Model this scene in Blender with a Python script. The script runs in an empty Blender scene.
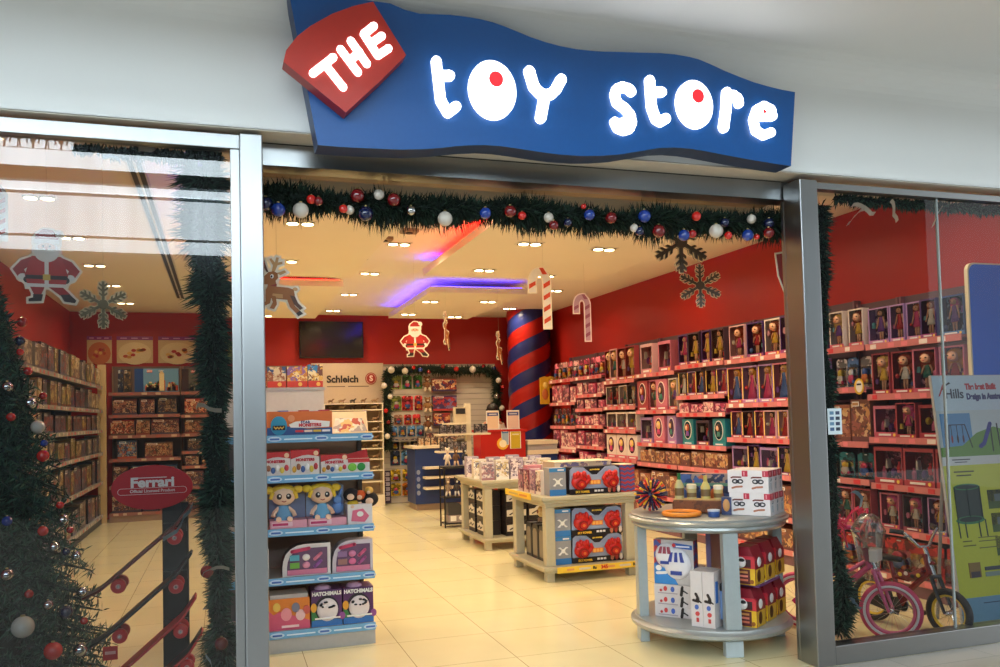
import bpy, math, random
from mathutils import Vector, Matrix
random.seed(7)
PI = math.pi
scene = bpy.context.scene
COL = scene.collection
sin, cos = math.sin, math.cos

def lin(c):
    c = c / 255.0
    return c / 12.92 if c <= 0.04045 else ((c + 0.055) / 1.055) ** 2.4

def rgb(r, g, b):
    return (lin(r), lin(g), lin(b), 1.0)

MATS = {}
def new_mat(key):
    m = bpy.data.materials.new(key)
    m.use_nodes = True
    nt = m.node_tree
    return m, nt, nt.nodes['Principled BSDF']

def col(r, g, b, rough=0.5, metal=0.0, emit=0.0, coat=0.0):
    """plain coloured material with a faint procedural mottling"""
    key = 'c_%d_%d_%d_%d_%d_%d_%d' % (r, g, b, int(rough * 100), int(metal * 100), int(emit * 10), int(coat * 10))
    if key in MATS: return MATS[key]
    m, nt, p = new_mat(key)
    p.inputs['Base Color'].default_value = rgb(r, g, b)
    p.inputs['Roughness'].default_value = rough
    p.inputs['Metallic'].default_value = metal
    if coat: p.inputs['Coat Weight'].default_value = coat
    if emit:
        p.inputs['Emission Color'].default_value = rgb(r, g, b)
        p.inputs['Emission Strength'].default_value = emit
    else:
        tc = nt.nodes.new('ShaderNodeTexCoord'); nz = nt.nodes.new('ShaderNodeTexNoise')
        nz.inputs['Scale'].default_value = 40
        nt.links.new(tc.outputs['Object'], nz.inputs['Vector'])
        mx = nt.nodes.new('ShaderNodeMix'); mx.data_type = 'RGBA'
        c = rgb(r, g, b)
        mx.inputs['A'].default_value = (c[0] * .93, c[1] * .93, c[2] * .93, 1)
        mx.inputs['B'].default_value = (min(1, c[0] * 1.05), min(1, c[1] * 1.05), min(1, c[2] * 1.05), 1)
        nt.links.new(nz.outputs['Fac'], mx.inputs['Factor'])
        nt.links.new(mx.outputs['Result'], p.inputs['Base Color'])
    MATS[key] = m
    return m

def art(colors, scale=14.0, rough=0.3, seed=0):
    """busy printed carton artwork: voronoi cells picked from a palette, a little different on each object"""
    key = 'art_' + '_'.join('%02x%02x%02x' % c for c in colors) + '_%d_%d' % (int(scale * 10), seed)
    if key in MATS: return MATS[key]
    m, nt, p = new_mat(key)
    p.inputs['Roughness'].default_value = rough
    tc = nt.nodes.new('ShaderNodeTexCoord'); oi = nt.nodes.new('ShaderNodeObjectInfo')
    ad = nt.nodes.new('ShaderNodeVectorMath'); ad.operation = 'ADD'
    sc = nt.nodes.new('ShaderNodeVectorMath'); sc.operation = 'SCALE'; sc.inputs['Scale'].default_value = 7.3
    cb = nt.nodes.new('ShaderNodeCombineXYZ')
    for i in ('X', 'Y', 'Z'): nt.links.new(oi.outputs['Random'], cb.inputs[i])
    nt.links.new(cb.outputs[0], sc.inputs[0])
    nt.links.new(tc.outputs['Object'], ad.inputs[0]); nt.links.new(sc.outputs[0], ad.inputs[1])
    nz = nt.nodes.new('ShaderNodeTexNoise'); nz.inputs['Scale'].default_value = scale * .8
    nt.links.new(ad.outputs[0], nz.inputs['Vector'])
    mxv = nt.nodes.new('ShaderNodeMix'); mxv.data_type = 'VECTOR'; mxv.inputs['Factor'].default_value = .12
    nt.links.new(ad.outputs[0], mxv.inputs['A']); nt.links.new(nz.outputs['Color'], mxv.inputs['B'])
    vo = nt.nodes.new('ShaderNodeTexVoronoi'); vo.inputs['Scale'].default_value = scale
    nt.links.new(mxv.outputs['Result'], vo.inputs['Vector'])
    sx = nt.nodes.new('ShaderNodeSeparateColor'); nt.links.new(vo.outputs['Color'], sx.inputs[0])
    cr = nt.nodes.new('ShaderNodeValToRGB'); cr.color_ramp.interpolation = 'CONSTANT'
    e = cr.color_ramp.elements
    n = len(colors)
    while len(e) < n: e.new(0.5)
    for i, c in enumerate(colors):
        e[i].position = i / n; e[i].color = rgb(*c)
    nt.links.new(sx.outputs[0], cr.inputs[0]); nt.links.new(cr.outputs[0], p.inputs['Base Color'])
    MATS[key] = m
    return m

def stripes(c1, c2, freq=30.0, axis='Z', bend=0.0, rough=.4):
    key = 'st_%s_%s_%d_%s_%d' % (c1, c2, int(freq * 10), axis, int(bend * 10))
    if key in MATS: return MATS[key]
    m, nt, p = new_mat(key)
    p.inputs['Roughness'].default_value = rough
    tc = nt.nodes.new('ShaderNodeTexCoord'); sp = nt.nodes.new('ShaderNodeSeparateXYZ')
    nt.links.new(tc.outputs['Object'], sp.inputs[0])
    def mth(op, a, b):
        n = nt.nodes.new('ShaderNodeMath'); n.operation = op
        for i, x in enumerate((a, b)):
            if x is None: continue
            if isinstance(x, (int, float)): n.inputs[i].default_value = x
            else: nt.links.new(x, n.inputs[i])
        return n.outputs[0]
    zig = mth('MULTIPLY', mth('PINGPONG', mth('ADD', sp.outputs[0], sp.outputs[1]), .03), bend)
    v = mth('ADD', mth('MULTIPLY', sp.outputs[axis], freq), mth('MULTIPLY', zig, freq))
    f = mth('GREATER_THAN', mth('FRACT', v, None), .5)
    mx = nt.nodes.new('ShaderNodeMix'); mx.data_type = 'RGBA'
    mx.inputs['A'].default_value = rgb(*c1); mx.inputs['B'].default_value = rgb(*c2)
    nt.links.new(f, mx.inputs['Factor']); nt.links.new(mx.outputs['Result'], p.inputs['Base Color'])
    MATS[key] = m
    return m

def clear(name, gloss=.5, tint=(1, 1, 1), ior=1.45, rough=0.0):
    """clear pane: see-through with fresnel reflection"""
    if name in MATS: return MATS[name]
    m = bpy.data.materials.new(name); m.use_nodes = True
    nt = m.node_tree; nt.nodes.clear()
    o = nt.nodes.new('ShaderNodeOutputMaterial'); mx = nt.nodes.new('ShaderNodeMixShader')
    t = nt.nodes.new('ShaderNodeBsdfTransparent'); t.inputs[0].default_value = (*tint, 1)
    g = nt.nodes.new('ShaderNodeBsdfGlossy'); g.inputs['Roughness'].default_value = rough
    fr = nt.nodes.new('ShaderNodeFresnel'); fr.inputs['IOR'].default_value = ior
    ml = nt.nodes.new('ShaderNodeMath'); ml.operation = 'MULTIPLY'; ml.inputs[1].default_value = gloss; ml.use_clamp = True
    nt.links.new(fr.outputs[0], ml.inputs[0]); nt.links.new(ml.outputs[0], mx.inputs[0])
    nt.links.new(t.outputs[0], mx.inputs[1]); nt.links.new(g.outputs[0], mx.inputs[2])
    nt.links.new(mx.outputs[0], o.inputs[0])
    MATS[name] = m
    return m

class MB:
    """collects shapes, builds ONE mesh"""
    def __init__(s, xf=None):
        s.v = []; s.f = []; s.m = []; s.mats = []; s.xf = xf
    def _mi(s, mat):
        if mat not in s.mats: s.mats.append(mat)
        return s.mats.index(mat)
    def add(s, vs, fs, mat):
        b = len(s.v)
        if s.xf is not None: vs = [s.xf @ Vector(v) for v in vs]
        s.v += [tuple(v) for v in vs]
        k = s._mi(mat)
        for f in fs:
            s.f.append(tuple(b + i for i in f)); s.m.append(k)
        return s
    def box(s, x0, y0, z0, x1, y1, z1, mat, **fm):
        vs = [(x0, y0, z0), (x1, y0, z0), (x1, y1, z0), (x0, y1, z0), (x0, y0, z1), (x1, y0, z1), (x1, y1, z1), (x0, y1, z1)]
        F = dict(bottom=(0, 3, 2, 1), top=(4, 5, 6, 7), front=(0, 1, 5, 4), right=(1, 2, 6, 5), back=(2, 3, 7, 6), left=(3, 0, 4, 7))
        if not fm: return s.add(vs, list(F.values()), mat)
        b = len(s.v)
        if s.xf is not None: vs = [s.xf @ Vector(v) for v in vs]
        s.v += [tuple(v) for v in vs]
        for k, f in F.items():
            s.f.append(tuple(b + i for i in f)); s.m.append(s._mi(fm.get(k, mat)))
        return s
    def prism(s, pts, y0, y1, mat, plane='xz', side=None):
        """polygon in xz (or xy / yz) pushed along the third axis"""
        n = len(pts)
        a = sum(pts[i][0] * pts[(i + 1) % n][1] - pts[(i + 1) % n][0] * pts[i][1] for i in range(n))
        if a < 0: pts = pts[::-1]
        if plane == 'xy':
            lo, hi = min(y0, y1), max(y0, y1)
            vs = [(p[0], p[1], hi) for p in pts] + [(p[0], p[1], lo) for p in pts]
        elif plane == 'yz':
            lo, hi = min(y0, y1), max(y0, y1)
            vs = [(hi, p[0], p[1]) for p in pts] + [(lo, p[0], p[1]) for p in pts]
        else:
            lo, hi = min(y0, y1), max(y0, y1)
            vs = [(p[0], lo, p[1]) for p in pts] + [(p[0], hi, p[1]) for p in pts]
        s.add(vs, [tuple(range(n)), tuple(range(2 * n - 1, n - 1, -1))], mat)
        b = len(s.v) - 2 * n
        k = s._mi(side or mat)
        for i in range(n):
            j = (i + 1) % n
            s.f.append((b + i, b + n + i, b + n + j, b + j)); s.m.append(k)
        return s
    def disc(s, cx, cz, rx, rz, y0, y1, mat, n=20, plane='xz', side=None):
        return s.prism([(cx + rx * cos(2 * PI * i / n), cz + rz * sin(2 * PI * i / n)) for i in range(n)], y0, y1, mat, plane, side)
    def stroke(s, pts, w, y0, y1, mat, plane='xz', n=12):
        """round-capped thick line in a plane"""
        for a, b in zip(pts, pts[1:]):
            dx, dz = b[0] - a[0], b[1] - a[1]; L = math.hypot(dx, dz)
            if L < 1e-6: continue
            nx, nz = -dz / L * w / 2, dx / L * w / 2
            s.prism([(a[0] + nx, a[1] + nz), (a[0] - nx, a[1] - nz), (b[0] - nx, b[1] - nz), (b[0] + nx, b[1] + nz)], y0, y1, mat, plane)
        for p in pts: s.disc(p[0], p[1], w / 2, w / 2, y0, y1, mat, n, plane)
        return s
    def lathe(s, prof, mat, c=(0, 0, 0), n=16, sx=1.0, sy=1.0):
        vs = []; fs = []
        for r, z in prof:
            for i in range(n):
                a = 2 * PI * i / n
                vs.append((c[0] + r * cos(a) * sx, c[1] + r * sin(a) * sy, c[2] + z))
        for k in range(len(prof) - 1):
            for i in range(n):
                j = (i + 1) % n
                fs.append((k * n + i, k * n + j, (k + 1) * n + j, (k + 1) * n + i))
        if prof[0][0] > 1e-5: fs.append(tuple(range(n - 1, -1, -1)))
        if prof[-1][0] > 1e-5: fs.append(tuple((len(prof) - 1) * n + i for i in range(n)))
        return s.add(vs, fs, mat)
    def ball(s, c, r, mat, n=12, m=8):
        if isinstance(r, (int, float)): r = (r, r, r)
        vs = [(c[0], c[1], c[2] - r[2])]; fs = []
        for k in range(1, m):
            t = PI * k / m - PI / 2
            for i in range(n):
                a = 2 * PI * i / n
                vs.append((c[0] + r[0] * cos(t) * cos(a), c[1] + r[1] * cos(t) * sin(a), c[2] + r[2] * sin(t)))
        vs.append((c[0], c[1], c[2] + r[2])); top = len(vs) - 1
        for i in range(n):
            j = (i + 1) % n
            fs.append((0, 1 + j, 1 + i))
            for k in range(m - 2):
                a = 1 + k * n
                fs.append((a + i, a + j, a + n + j, a + n + i))
            a = 1 + (m - 2) * n
            fs.append((a + i, a + j, top))
        return s.add(vs, fs, mat)
    def tube(s, path, r, mat, n=8, closed=False):
        P = [Vector(p) for p in path]; N = len(P)
        R = r if isinstance(r, (list, tuple)) else [r] * N
        vs = []; fs = []; up = Vector((0, 0, 1))
        T0 = (P[1] - P[0]).normalized()
        if abs(T0.dot(up)) > .9: up = Vector((1, 0, 0))
        for i in range(N):
            if closed: T = (P[(i + 1) % N] - P[i - 1]).normalized()
            else: T = (P[min(i + 1, N - 1)] - P[max(i - 1, 0)]).normalized()
            A = (up - T * up.dot(T))
            if A.length < 1e-4: A = Vector((0, 1, 0)) - T * T.y
            A.normalize(); B = T.cross(A); up = A
            for k in range(n):
                a = 2 * PI * k / n
                vs.append(P[i] + (A * cos(a) + B * sin(a)) * R[i])
        for i in range(N if closed else N - 1):
            j = (i + 1) % N
            for k in range(n):
                l = (k + 1) % n
                fs.append((i * n + k, i * n + l, j * n + l, j * n + k))
        if not closed:
            fs.append(tuple(range(n - 1, -1, -1))); fs.append(tuple((N - 1) * n + k for k in range(n)))
        return s.add(vs, fs, mat)
    def mesh(s, name, smooth=False):
        me = bpy.data.meshes.new(name)
        me.from_pydata(s.v, [], s.f)
        for m in s.mats: me.materials.append(m)
        me.polygons.foreach_set('material_index', s.m)
        if smooth: me.polygons.foreach_set('use_smooth', [True] * len(s.f))
        me.update()
        return me
    def build(s, name, parent=None, loc=(0, 0, 0), rot=(0, 0, 0), smooth=False, bev=0.0):
        o = bpy.data.objects.new(name, s.mesh(name, smooth))
        COL.objects.link(o)
        if parent is not None: o.parent = parent
        o.location = loc; o.rotation_euler = rot
        if smooth: edge_split(o)
        if bev:
            b = o.modifiers.new('bevel', 'BEVEL'); b.width = bev; b.segments = 2; b.limit_method = 'ANGLE'; b.angle_limit = .6
        return o

def edge_split(o, ang=.7):
    e = o.modifiers.new('edges', 'EDGE_SPLIT'); e.split_angle = ang

def tag(o, label, cat, group=None, kind=None):
    o['label'] = label; o['category'] = cat
    if group: o['group'] = group
    if kind: o['kind'] = kind
    return o

def thing(name, label, cat, loc=(0, 0, 0), rz=0.0, group=None, rot=None):
    o = bpy.data.objects.new(name, None); COL.objects.link(o)
    o.empty_display_size = .05
    o.location = loc; o.rotation_euler = rot if rot else (0, 0, rz)
    return tag(o, label, cat, group)

def struct(o):
    o['kind'] = 'structure'; return o

def part(name, mesh, parent):
    o = bpy.data.objects.new(name, mesh); COL.objects.link(o); o.parent = parent
    return o

def text(name, body, size, mat, parent, loc, rot=(PI / 2, 0, 0), bold=0.0, ext=.0015, sx=1.0, align='CENTER', shear=0.0, space=1.0):
    c = bpy.data.curves.new(name, 'FONT')
    c.body = body; c.size = size; c.align_x = align; c.align_y = 'CENTER'
    c.extrude = ext; c.offset = bold; c.shear = shear; c.resolution_u = 3; c.space_character = space
    c.materials.append(mat)
    o = bpy.data.objects.new(name, c); COL.objects.link(o)
    if parent is not None: o.parent = parent
    o.location = loc; o.rotation_euler = rot; o.scale = (sx, 1, 1)
    return o

ORD = ['first', 'second', 'third', 'fourth', 'fifth', 'sixth', 'seventh', 'eighth', 'ninth', 'tenth', 'eleventh', 'twelfth', 'thirteenth', 'fourteenth', 'fifteenth', 'sixteenth', 'seventeenth', 'eighteenth', 'nineteenth', 'twentieth'] + ['twenty-' + a for a in ('first', 'second', 'third', 'fourth', 'fifth', 'sixth', 'seventh', 'eighth', 'ninth')] + ['thirtieth'] + ['thirty-' + a for a in ('first', 'second', 'third', 'fourth', 'fifth', 'sixth', 'seventh', 'eighth', 'ninth')]

def area(name, loc, size, power, color, rot=(0, 0, 0), shape='DISK', sy=None, spread=PI):
    l = bpy.data.lights.new(name, 'AREA'); l.energy = power; l.color = color; l.shape = shape; l.size = size
    if sy: l.size_y = sy
    l.spread = spread
    o = bpy.data.objects.new(name, l); COL.objects.link(o); o.location = loc; o.rotation_euler = rot
    return o

# ------------------------------------------------------------------ common materials
def steel_mat():
    m, nt, p = new_mat('brushed_steel')
    p.inputs['Base Color'].default_value = (.33, .34, .345, 1); p.inputs['Metallic'].default_value = 1.0
    tc = nt.nodes.new('ShaderNodeTexCoord'); mp = nt.nodes.new('ShaderNodeMapping'); mp.inputs['Scale'].default_value = (260, 260, 2.0)
    nz = nt.nodes.new('ShaderNodeTexNoise'); nz.inputs['Scale'].default_value = 1.5
    nt.links.new(tc.outputs['Object'], mp.inputs[0]); nt.links.new(mp.outputs[0], nz.inputs['Vector'])
    mr = nt.nodes.new('ShaderNodeMapRange'); mr.inputs['To Min'].default_value = .24; mr.inputs['To Max'].default_value = .40
    nt.links.new(nz.outputs['Fac'], mr.inputs['Value']); nt.links.new(mr.outputs[0], p.inputs['Roughness'])
    return m
STEEL = steel_mat()

def tile_mat(name, c1, c2, grout, size, off, rough):
    m, nt, p = new_mat(name)
    tc = nt.nodes.new('ShaderNodeTexCoord'); mp = nt.nodes.new('ShaderNodeMapping'); mp.inputs['Location'].default_value = off
    nt.links.new(tc.outputs['Object'], mp.inputs[0])
    br = nt.nodes.new('ShaderNodeTexBrick'); br.offset = 0; br.squash = 1
    br.inputs['Scale'].default_value = 1.0; br.inputs['Brick Width'].default_value = size; br.inputs['Row Height'].default_value = size
    br.inputs['Mortar Size'].default_value = .0022; br.inputs['Mortar Smooth'].default_value = .1
    br.inputs['Color1'].default_value = rgb(*c1); br.inputs['Color2'].default_value = rgb(*c2); br.inputs['Mortar'].default_value = rgb(*grout)
    nt.links.new(mp.outputs[0], br.inputs['Vector'])
    nz = nt.nodes.new('ShaderNodeTexNoise'); nz.inputs['Scale'].default_value = 2.2; nz.inputs['Detail'].default_value = 5
    nt.links.new(tc.outputs['Object'], nz.inputs['Vector'])
    mr = nt.nodes.new('ShaderNodeMapRange'); mr.inputs['To Min'].default_value = .9; mr.inputs['To Max'].default_value = 1.06
    nt.links.new(nz.outputs['Fac'], mr.inputs['Value'])
    mx = nt.nodes.new('ShaderNodeVectorMath'); mx.operation = 'SCALE'
    nt.links.new(br.outputs['Color'], mx.inputs[0]); nt.links.new(mr.outputs[0], mx.inputs['Scale'])
    nt.links.new(mx.outputs[0], p.inputs['Base Color'])
    p.inputs['Roughness'].default_value = rough
    return m

WHITE = col(235, 235, 232, .4)
CREAM = col(228, 222, 205, .5)
BLACK = col(18, 18, 20, .45)
DARK = col(40, 38, 42, .5)
GREY = col(150, 150, 152, .5)
CHROME = col(210, 212, 215, .15, 1.0)
FILM = clear('clear_film', .9, (.96, .96, .96), 1.45, .08)
# ================================================================== the shop's shell
XL, XR, YB, ZC = -2.28, 5.55, 10.5, 3.30
RED = col(152, 26, 16, .55)
def paint(name, c, rough=.6):
    m, nt, p = new_mat(name)
    p.inputs['Roughness'].default_value = rough
    tc = nt.nodes.new('ShaderNodeTexCoord'); nz = nt.nodes.new('ShaderNodeTexNoise'); nz.inputs['Scale'].default_value = 1.2; nz.inputs['Detail'].default_value = 6
    nt.links.new(tc.outputs['Object'], nz.inputs['Vector'])
    mx = nt.nodes.new('ShaderNodeMix'); mx.data_type = 'RGBA'
    c0 = rgb(*c); mx.inputs['A'].default_value = tuple(x * .95 for x in c0[:3]) + (1,); mx.inputs['B'].default_value = tuple(min(1, x * 1.04) for x in c0[:3]) + (1,)
    nt.links.new(nz.outputs['Fac'], mx.inputs['Factor']); nt.links.new(mx.outputs['Result'], p.inputs['Base Color'])
    return m
WALLRED = paint('red_wall_paint', (168, 24, 14), .5)
CEIL = paint('ceiling_paint', (236, 228, 214), .8)
SLATBACK = paint('slatwall_board', (196, 186, 174), .6)
FASCIA = paint('fascia_paint', (224, 227, 227), .6)
FLOOR = tile_mat('cream_tiles', (230, 221, 178), (226, 216, 172), (146, 128, 92), .62, (-1.09 + .62 * 4, .35, 0), .13)
MALLFLOOR = tile_mat('mall_tiles', (166, 161, 150), (160, 155, 144), (128, 124, 116), .62, (0, .2, 0), .25)

def wall(name, x0, y0, z0, x1, y1, z1, m):
    return struct(MB().box(x0, y0, z0, x1, y1, z1, m).build(name))
wall('floor', XL - .2, 0.0, -.1, XR + .2, YB + .2, 0, FLOOR)
wall('floor_mall', -9, -13, -.1, 13, 0.0, 0, MALLFLOOR)
wall('ceiling', XL - .2, .05, ZC, XR + .2, YB + .2, ZC + .1, CEIL)
wall('wall_left', XL - .2, .05, 0, XL, YB + .2, ZC, WALLRED)
wall('wall_right', XR, .05, 0, XR + .2, YB + .2, ZC, WALLRED)
wall('wall_back', XL, YB, 0, XR, YB + .2, ZC, WALLRED)
# pale slat boards on the lower back wall (horizontal grooves)
g = MB()
z = 0.0
while z < 2.4:
    g.box(1.5, YB - .03, z + .008, 4.75, YB, min(z + .1, 2.45), SLATBACK)
    z += .1
g.box(1.5, YB - .012, 0, 4.75, YB, 2.44, col(150, 140, 128))
struct(g.build('trim_1'))

# dropped ceiling panels (rafts) with coves
RAFT = paint('raft_paint', (236, 226, 208), .8)
RAFTS = [(2.2, .9, 4.35, 5.25), (2.58, 6.47, 3.92, 9.35), (-.05, 6.2, 1.42, 9.5), (-.05, .9, 1.42, 5.55)]
for i, (x0, y0, x1, y1) in enumerate(RAFTS):
    struct(MB().box(x0, y0, 3.12, x1, y1, 3.20, RAFT).build('ceiling_raft'))
def strip(name, pts, c, power):
    pass
# coloured light strips lying on the rafts' edges: (from, to, colour)
def cove(a, b, c, strength):
    d = Vector(b) - Vector(a)
    m, nt, p = new_mat('strip_%d%d%d_%d' % (c[0], c[1], c[2], int(strength)))
    p.inputs['Base Color'].default_value = rgb(*c); p.inputs['Emission Color'].default_value = rgb(*c); p.inputs['Emission Strength'].default_value = strength
    w = .012
    x0, x1 = min(a[0], b[0]) - w, max(a[0], b[0]) + w; y0, y1 = min(a[1], b[1]) - w, max(a[1], b[1]) + w
    return MB().box(x0, y0, 3.2, x1, y1, 3.215, m).build('cove_light_strip')
BLUEL, REDL = (70, 50, 255), (255, 30, 20)
COVES = [((2.26, 1.0, 0), (2.26, 4.8, 0), REDL, 30, 'red light strip glowing along the edge of the nearest dropped ceiling panel'),
         ((2.26, 4.9, 0), (2.26, 5.18, 0), BLUEL, 34, 'blue light strip on the rear corner of the nearest dropped ceiling panel'),
         ((2.64, 6.54, 0), (3.86, 6.54, 0), BLUEL, 12, 'blue light strip over the front edge of the rear dropped ceiling panel'),
         ((2.64, 6.6, 0), (2.64, 9.2, 0), BLUEL, 36, 'blue light strip along the side of the rear dropped ceiling panel'),
         ((.05, 6.27, 0), (1.36, 6.27, 0), REDL, 16, 'red light strip over the front edge of the ceiling panel by the television'),
         ((.0, 1.0, 0), (.0, 3.9, 0), BLUEL, 34, 'blue light strip on the ceiling panel above the skateboards'),
         ((.0, 4.0, 0), (.0, 5.4, 0), REDL, 26, 'red light strip on the ceiling panel beyond the skateboards')]
for a, b, c, s, lb in COVES:
    tag(cove(a, b, c, s), lb, 'light strip')

# downlights
LAMP = col(255, 226, 170, .4, 0, 14.0)
DL = []
def on_raft(x, y):
    return any(x0 < x < x1 and y0 < y < y1 for x0, y0, x1, y1 in RAFTS)
cols = [(-1.355, [1.7, 3.22, 4.72, 6.21, 7.66, 9.35]), (.62, [1.3, 2.9, 4.6, 7.55, 9.2]), (1.75, [2.6, 4.4, 6.2, 8.0, 9.85]), (2.78, [1.6, 3.3, 4.75, 7.3, 8.75]),
        (3.6, [1.7, 3.4, 5.0, 7.2, 9.0]), (4.62, [.9, 2.7, 4.8, 7.2, 9.2])]
def downlight(x, y, i, j):
    z = 3.12 if on_raft(x, y) else ZC
    where = ['the left wall shelves', 'the skateboard rack', 'the entrance aisle', 'the display tables', 'the round counter', 'the doll shelves'][i]
    t = thing('downlight', 'recessed twin ceiling downlight, %s from the window, in the row above %s' % (ORD[j], where), 'ceiling light', (x, y, z), 0, 'recessed ceiling downlights')
    f = MB(); f.prism([(-.13, -.075), (.13, -.075), (.13, .075), (-.13, .075)], -.006, 0.0, col(222, 214, 200, .4), 'xy')
    f.build('bezel', t)
    r = MB()
    for s in (-1, 1): r.box(-.11 if s < 0 else .01, -.055, -.012, -.01 if s < 0 else .11, .055, -.006, BLACK)
    r.build('louvre', t)
    for s in (-1, 1):
        MB().disc(s * .06, 0, .047, .047, -.016, -.012, LAMP, 16, 'xy').build('lamp', t)
    DL.append((x, y, z))
    area('downlight_beam', (x, y, z - .02), .2, LIGHT_W, (1.0, .785, .50), (0, 0, 0), 'DISK', spread=2.7)
LIGHT_W = 13.0
for i, (x, ys) in enumerate(cols):
    for j, y in enumerate(ys): downlight(x, y, i, j)

# linear slot diffuser, smoke detector, sprinkler dome camera, access hatch
m = MB(); m.box(-.62, 2.0, ZC - .012, -.5, 8.7, ZC - .0005, col(205, 200, 190, .4)); 
for k in range(2): m.box(-.605 + k * .055, 2.05, ZC - .016, -.57 + k * .055, 8.65, ZC - .01, BLACK)
tag(m.build('slot_air_vent'), 'long dark linear air slot in the ceiling above the left window display', 'air vent')
t = thing('dome_camera', 'small dark dome camera on the ceiling between the downlights', 'camera', (1.48, 5.0, ZC))
MB().lathe([(.0, -.03), (.07, -.03), (.075, 0)], col(190, 170, 160), n=16).build('base', t)
MB().lathe([(0, -.085), (.03, -.078), (.05, -.06), (.057, -.03)], BLACK, n=16).build('dome', t, smooth=True)
for k, (x, y, lb) in enumerate([(1.55, 4.15, 'square brown ceiling speaker plate nearer the door garland'), (1.72, 3.75, 'small lilac ceiling sensor box beside a downlight')]):
    t = thing('ceiling_sensor', lb, 'sensor', (x, y, ZC))
    MB().box(-.08, -.07, -.03, .08, .07, 0, col(150, 125, 95)).build('housing', t)
    MB().disc(0, 0, .035, .035, -.04, -.03, DARK, 14, 'xy').build('lens', t)

# ================================================================== the mall in front
wall('wall_fascia', -9, -.0, 2.88, 13, .05, 3.62, FASCIA)
wall('ceiling_mall', -9, -2.2, 3.56, 13, 0, 3.75, FASCIA)
# soft rounded cove between fascia and mall ceiling
pr = [(0.0, 3.38)] + [(-.18 + .18 * cos(a * PI / 16), 3.38 + .18 * sin(a * PI / 16)) for a in range(0, 9)] + [(0.0, 3.56)]
struct(MB().prism(pr, -9, 13, FASCIA, 'yz').build('trim_cove'))
# soffit under the fascia
wall('trim_soffit', -9, .0, 2.876, 13, .40, 2.884, col(214, 208, 196, .6))
wall('wall_above_beam', .10, .52, 2.70, 3.45, .56, 3.12, paint('bulkhead_paint', (246, 228, 196), .7))
wall('wall_front_top', XL - .2, .40, 2.884, XR + .2, .44, 3.4, CEIL)
# opposite side of the mall, seen only as reflections in the left window: dark lower shops, glowing bands added to make the pane's bright reflections, gallery railing
DK = paint('far_dark', (82, 90, 92), .6)
def glow_mat(name, strength):
    m, nt, p = new_mat(name)
    p.inputs['Base Color'].default_value = (.8, .85, .88, 1); p.inputs['Emission Color'].default_value = (.78, .92, 1.0, 1)
    tc = nt.nodes.new('ShaderNodeTexCoord'); wv = nt.nodes.new('ShaderNodeTexNoise'); mp = nt.nodes.new('ShaderNodeMapping'); mp.inputs['Scale'].default_value = (1.1, .1, .05)
    nt.links.new(tc.outputs['Object'], mp.inputs[0]); nt.links.new(mp.outputs[0], wv.inputs['Vector'])
    mr = nt.nodes.new('ShaderNodeMapRange'); mr.inputs['To Min'].default_value = strength * .7; mr.inputs['To Max'].default_value = strength * 1.25
    nt.links.new(wv.outputs['Fac'], mr.inputs['Value']); nt.links.new(mr.outputs[0], p.inputs['Emission Strength'])
    return m
GLOW = glow_mat('reflection_glow', 12.5); GLOW2 = glow_mat('reflection_glow_bright', 16.0)
wall('wall_opposite', -14, -11.4, 0, 16, -11.2, 3.7, DK)
wall('wall_opposite_upper', -14, -11.6, 3.7, 16, -11.4, 7.6, DK)
wall('glow_band_1', -14, -11.2, 4.42, 3.2, -11.1, 5.33, GLOW)       # glowing band added for the broad bright reflection
wall('trim_11', -14, -11.2, 4.62, 3.2, -11.07, 4.66, FASCIA)
wall('glow_band_2', -14, -11.2, 5.41, 3.2, -11.1, 5.53, GLOW2)
wall('glow_band_3', -14, -11.2, 5.80, 3.2, -11.1, 6.08, GLOW2)
wall('trim_gallery', -14, -11.2, 5.56, 3.2, -11.05, 5.78, DK)
wall('glow_band_4', -14, -11.38, 6.10, -2.35, -11.3, 6.75, GLOW)  # glowing sheet added behind the railing so its reflection reads bright
r = thing('gallery_railing', 'dark scrolled iron railing of the opposite gallery, reflected in the left shop window', 'railing', (0, -11.15, 6.085))
b = MB(); b.box(-9, -.02, .60, 3, .02, .64, BLACK); b.build('handrail', r)
sc = MB()
for k in range(-20, 8):
    x = k * .42
    sc.tube([(x, 0, 0), (x, 0, .6)], .016, BLACK, 5)
    for s in (-1, 1):
        sc.tube([(x + s * .02, 0, 0), (x + s * .19, 0, .02), (x + s * .2, 0, .16), (x + s * .10, 0, .20), (x + s * .08, 0, .10)], .015, BLACK, 5)
        sc.tube([(x + s * .02, 0, .12), (x + s * .06, 0, .26), (x + s * .16, 0, .38), (x + s * .16, 0, .6)], .015, BLACK, 5)
sc.build('scrolls', r)

# ================================================================== steel shopfront
def post(name, x0, x1, y0, y1, z1):
    o = struct(MB().box(x0, y0, 0, x1, y1, z1, STEEL).build(name, bev=.006)); return o
post('trim_2', .088, .192, 0.0, .155, 2.858)
post('trim_3', 3.236, 3.362, 0.0, .155, 2.846)
wall('trim_4', .10, .165, 2.762, 3.36, .30, 2.868, STEEL)          # header beam over the opening
wall('trim_5', .192, .30, 2.762, 3.236, .38, 2.775, col(190, 160, 120, .5))
wall('trim_beam_top', .10, .172, 2.868, 3.236, .38, 2.876, col(40, 40, 42, .5))
post('trim_6', 3.238, 3.27, .156, .19, 2.755)                          # shutter guide at the right of the doorway
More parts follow.
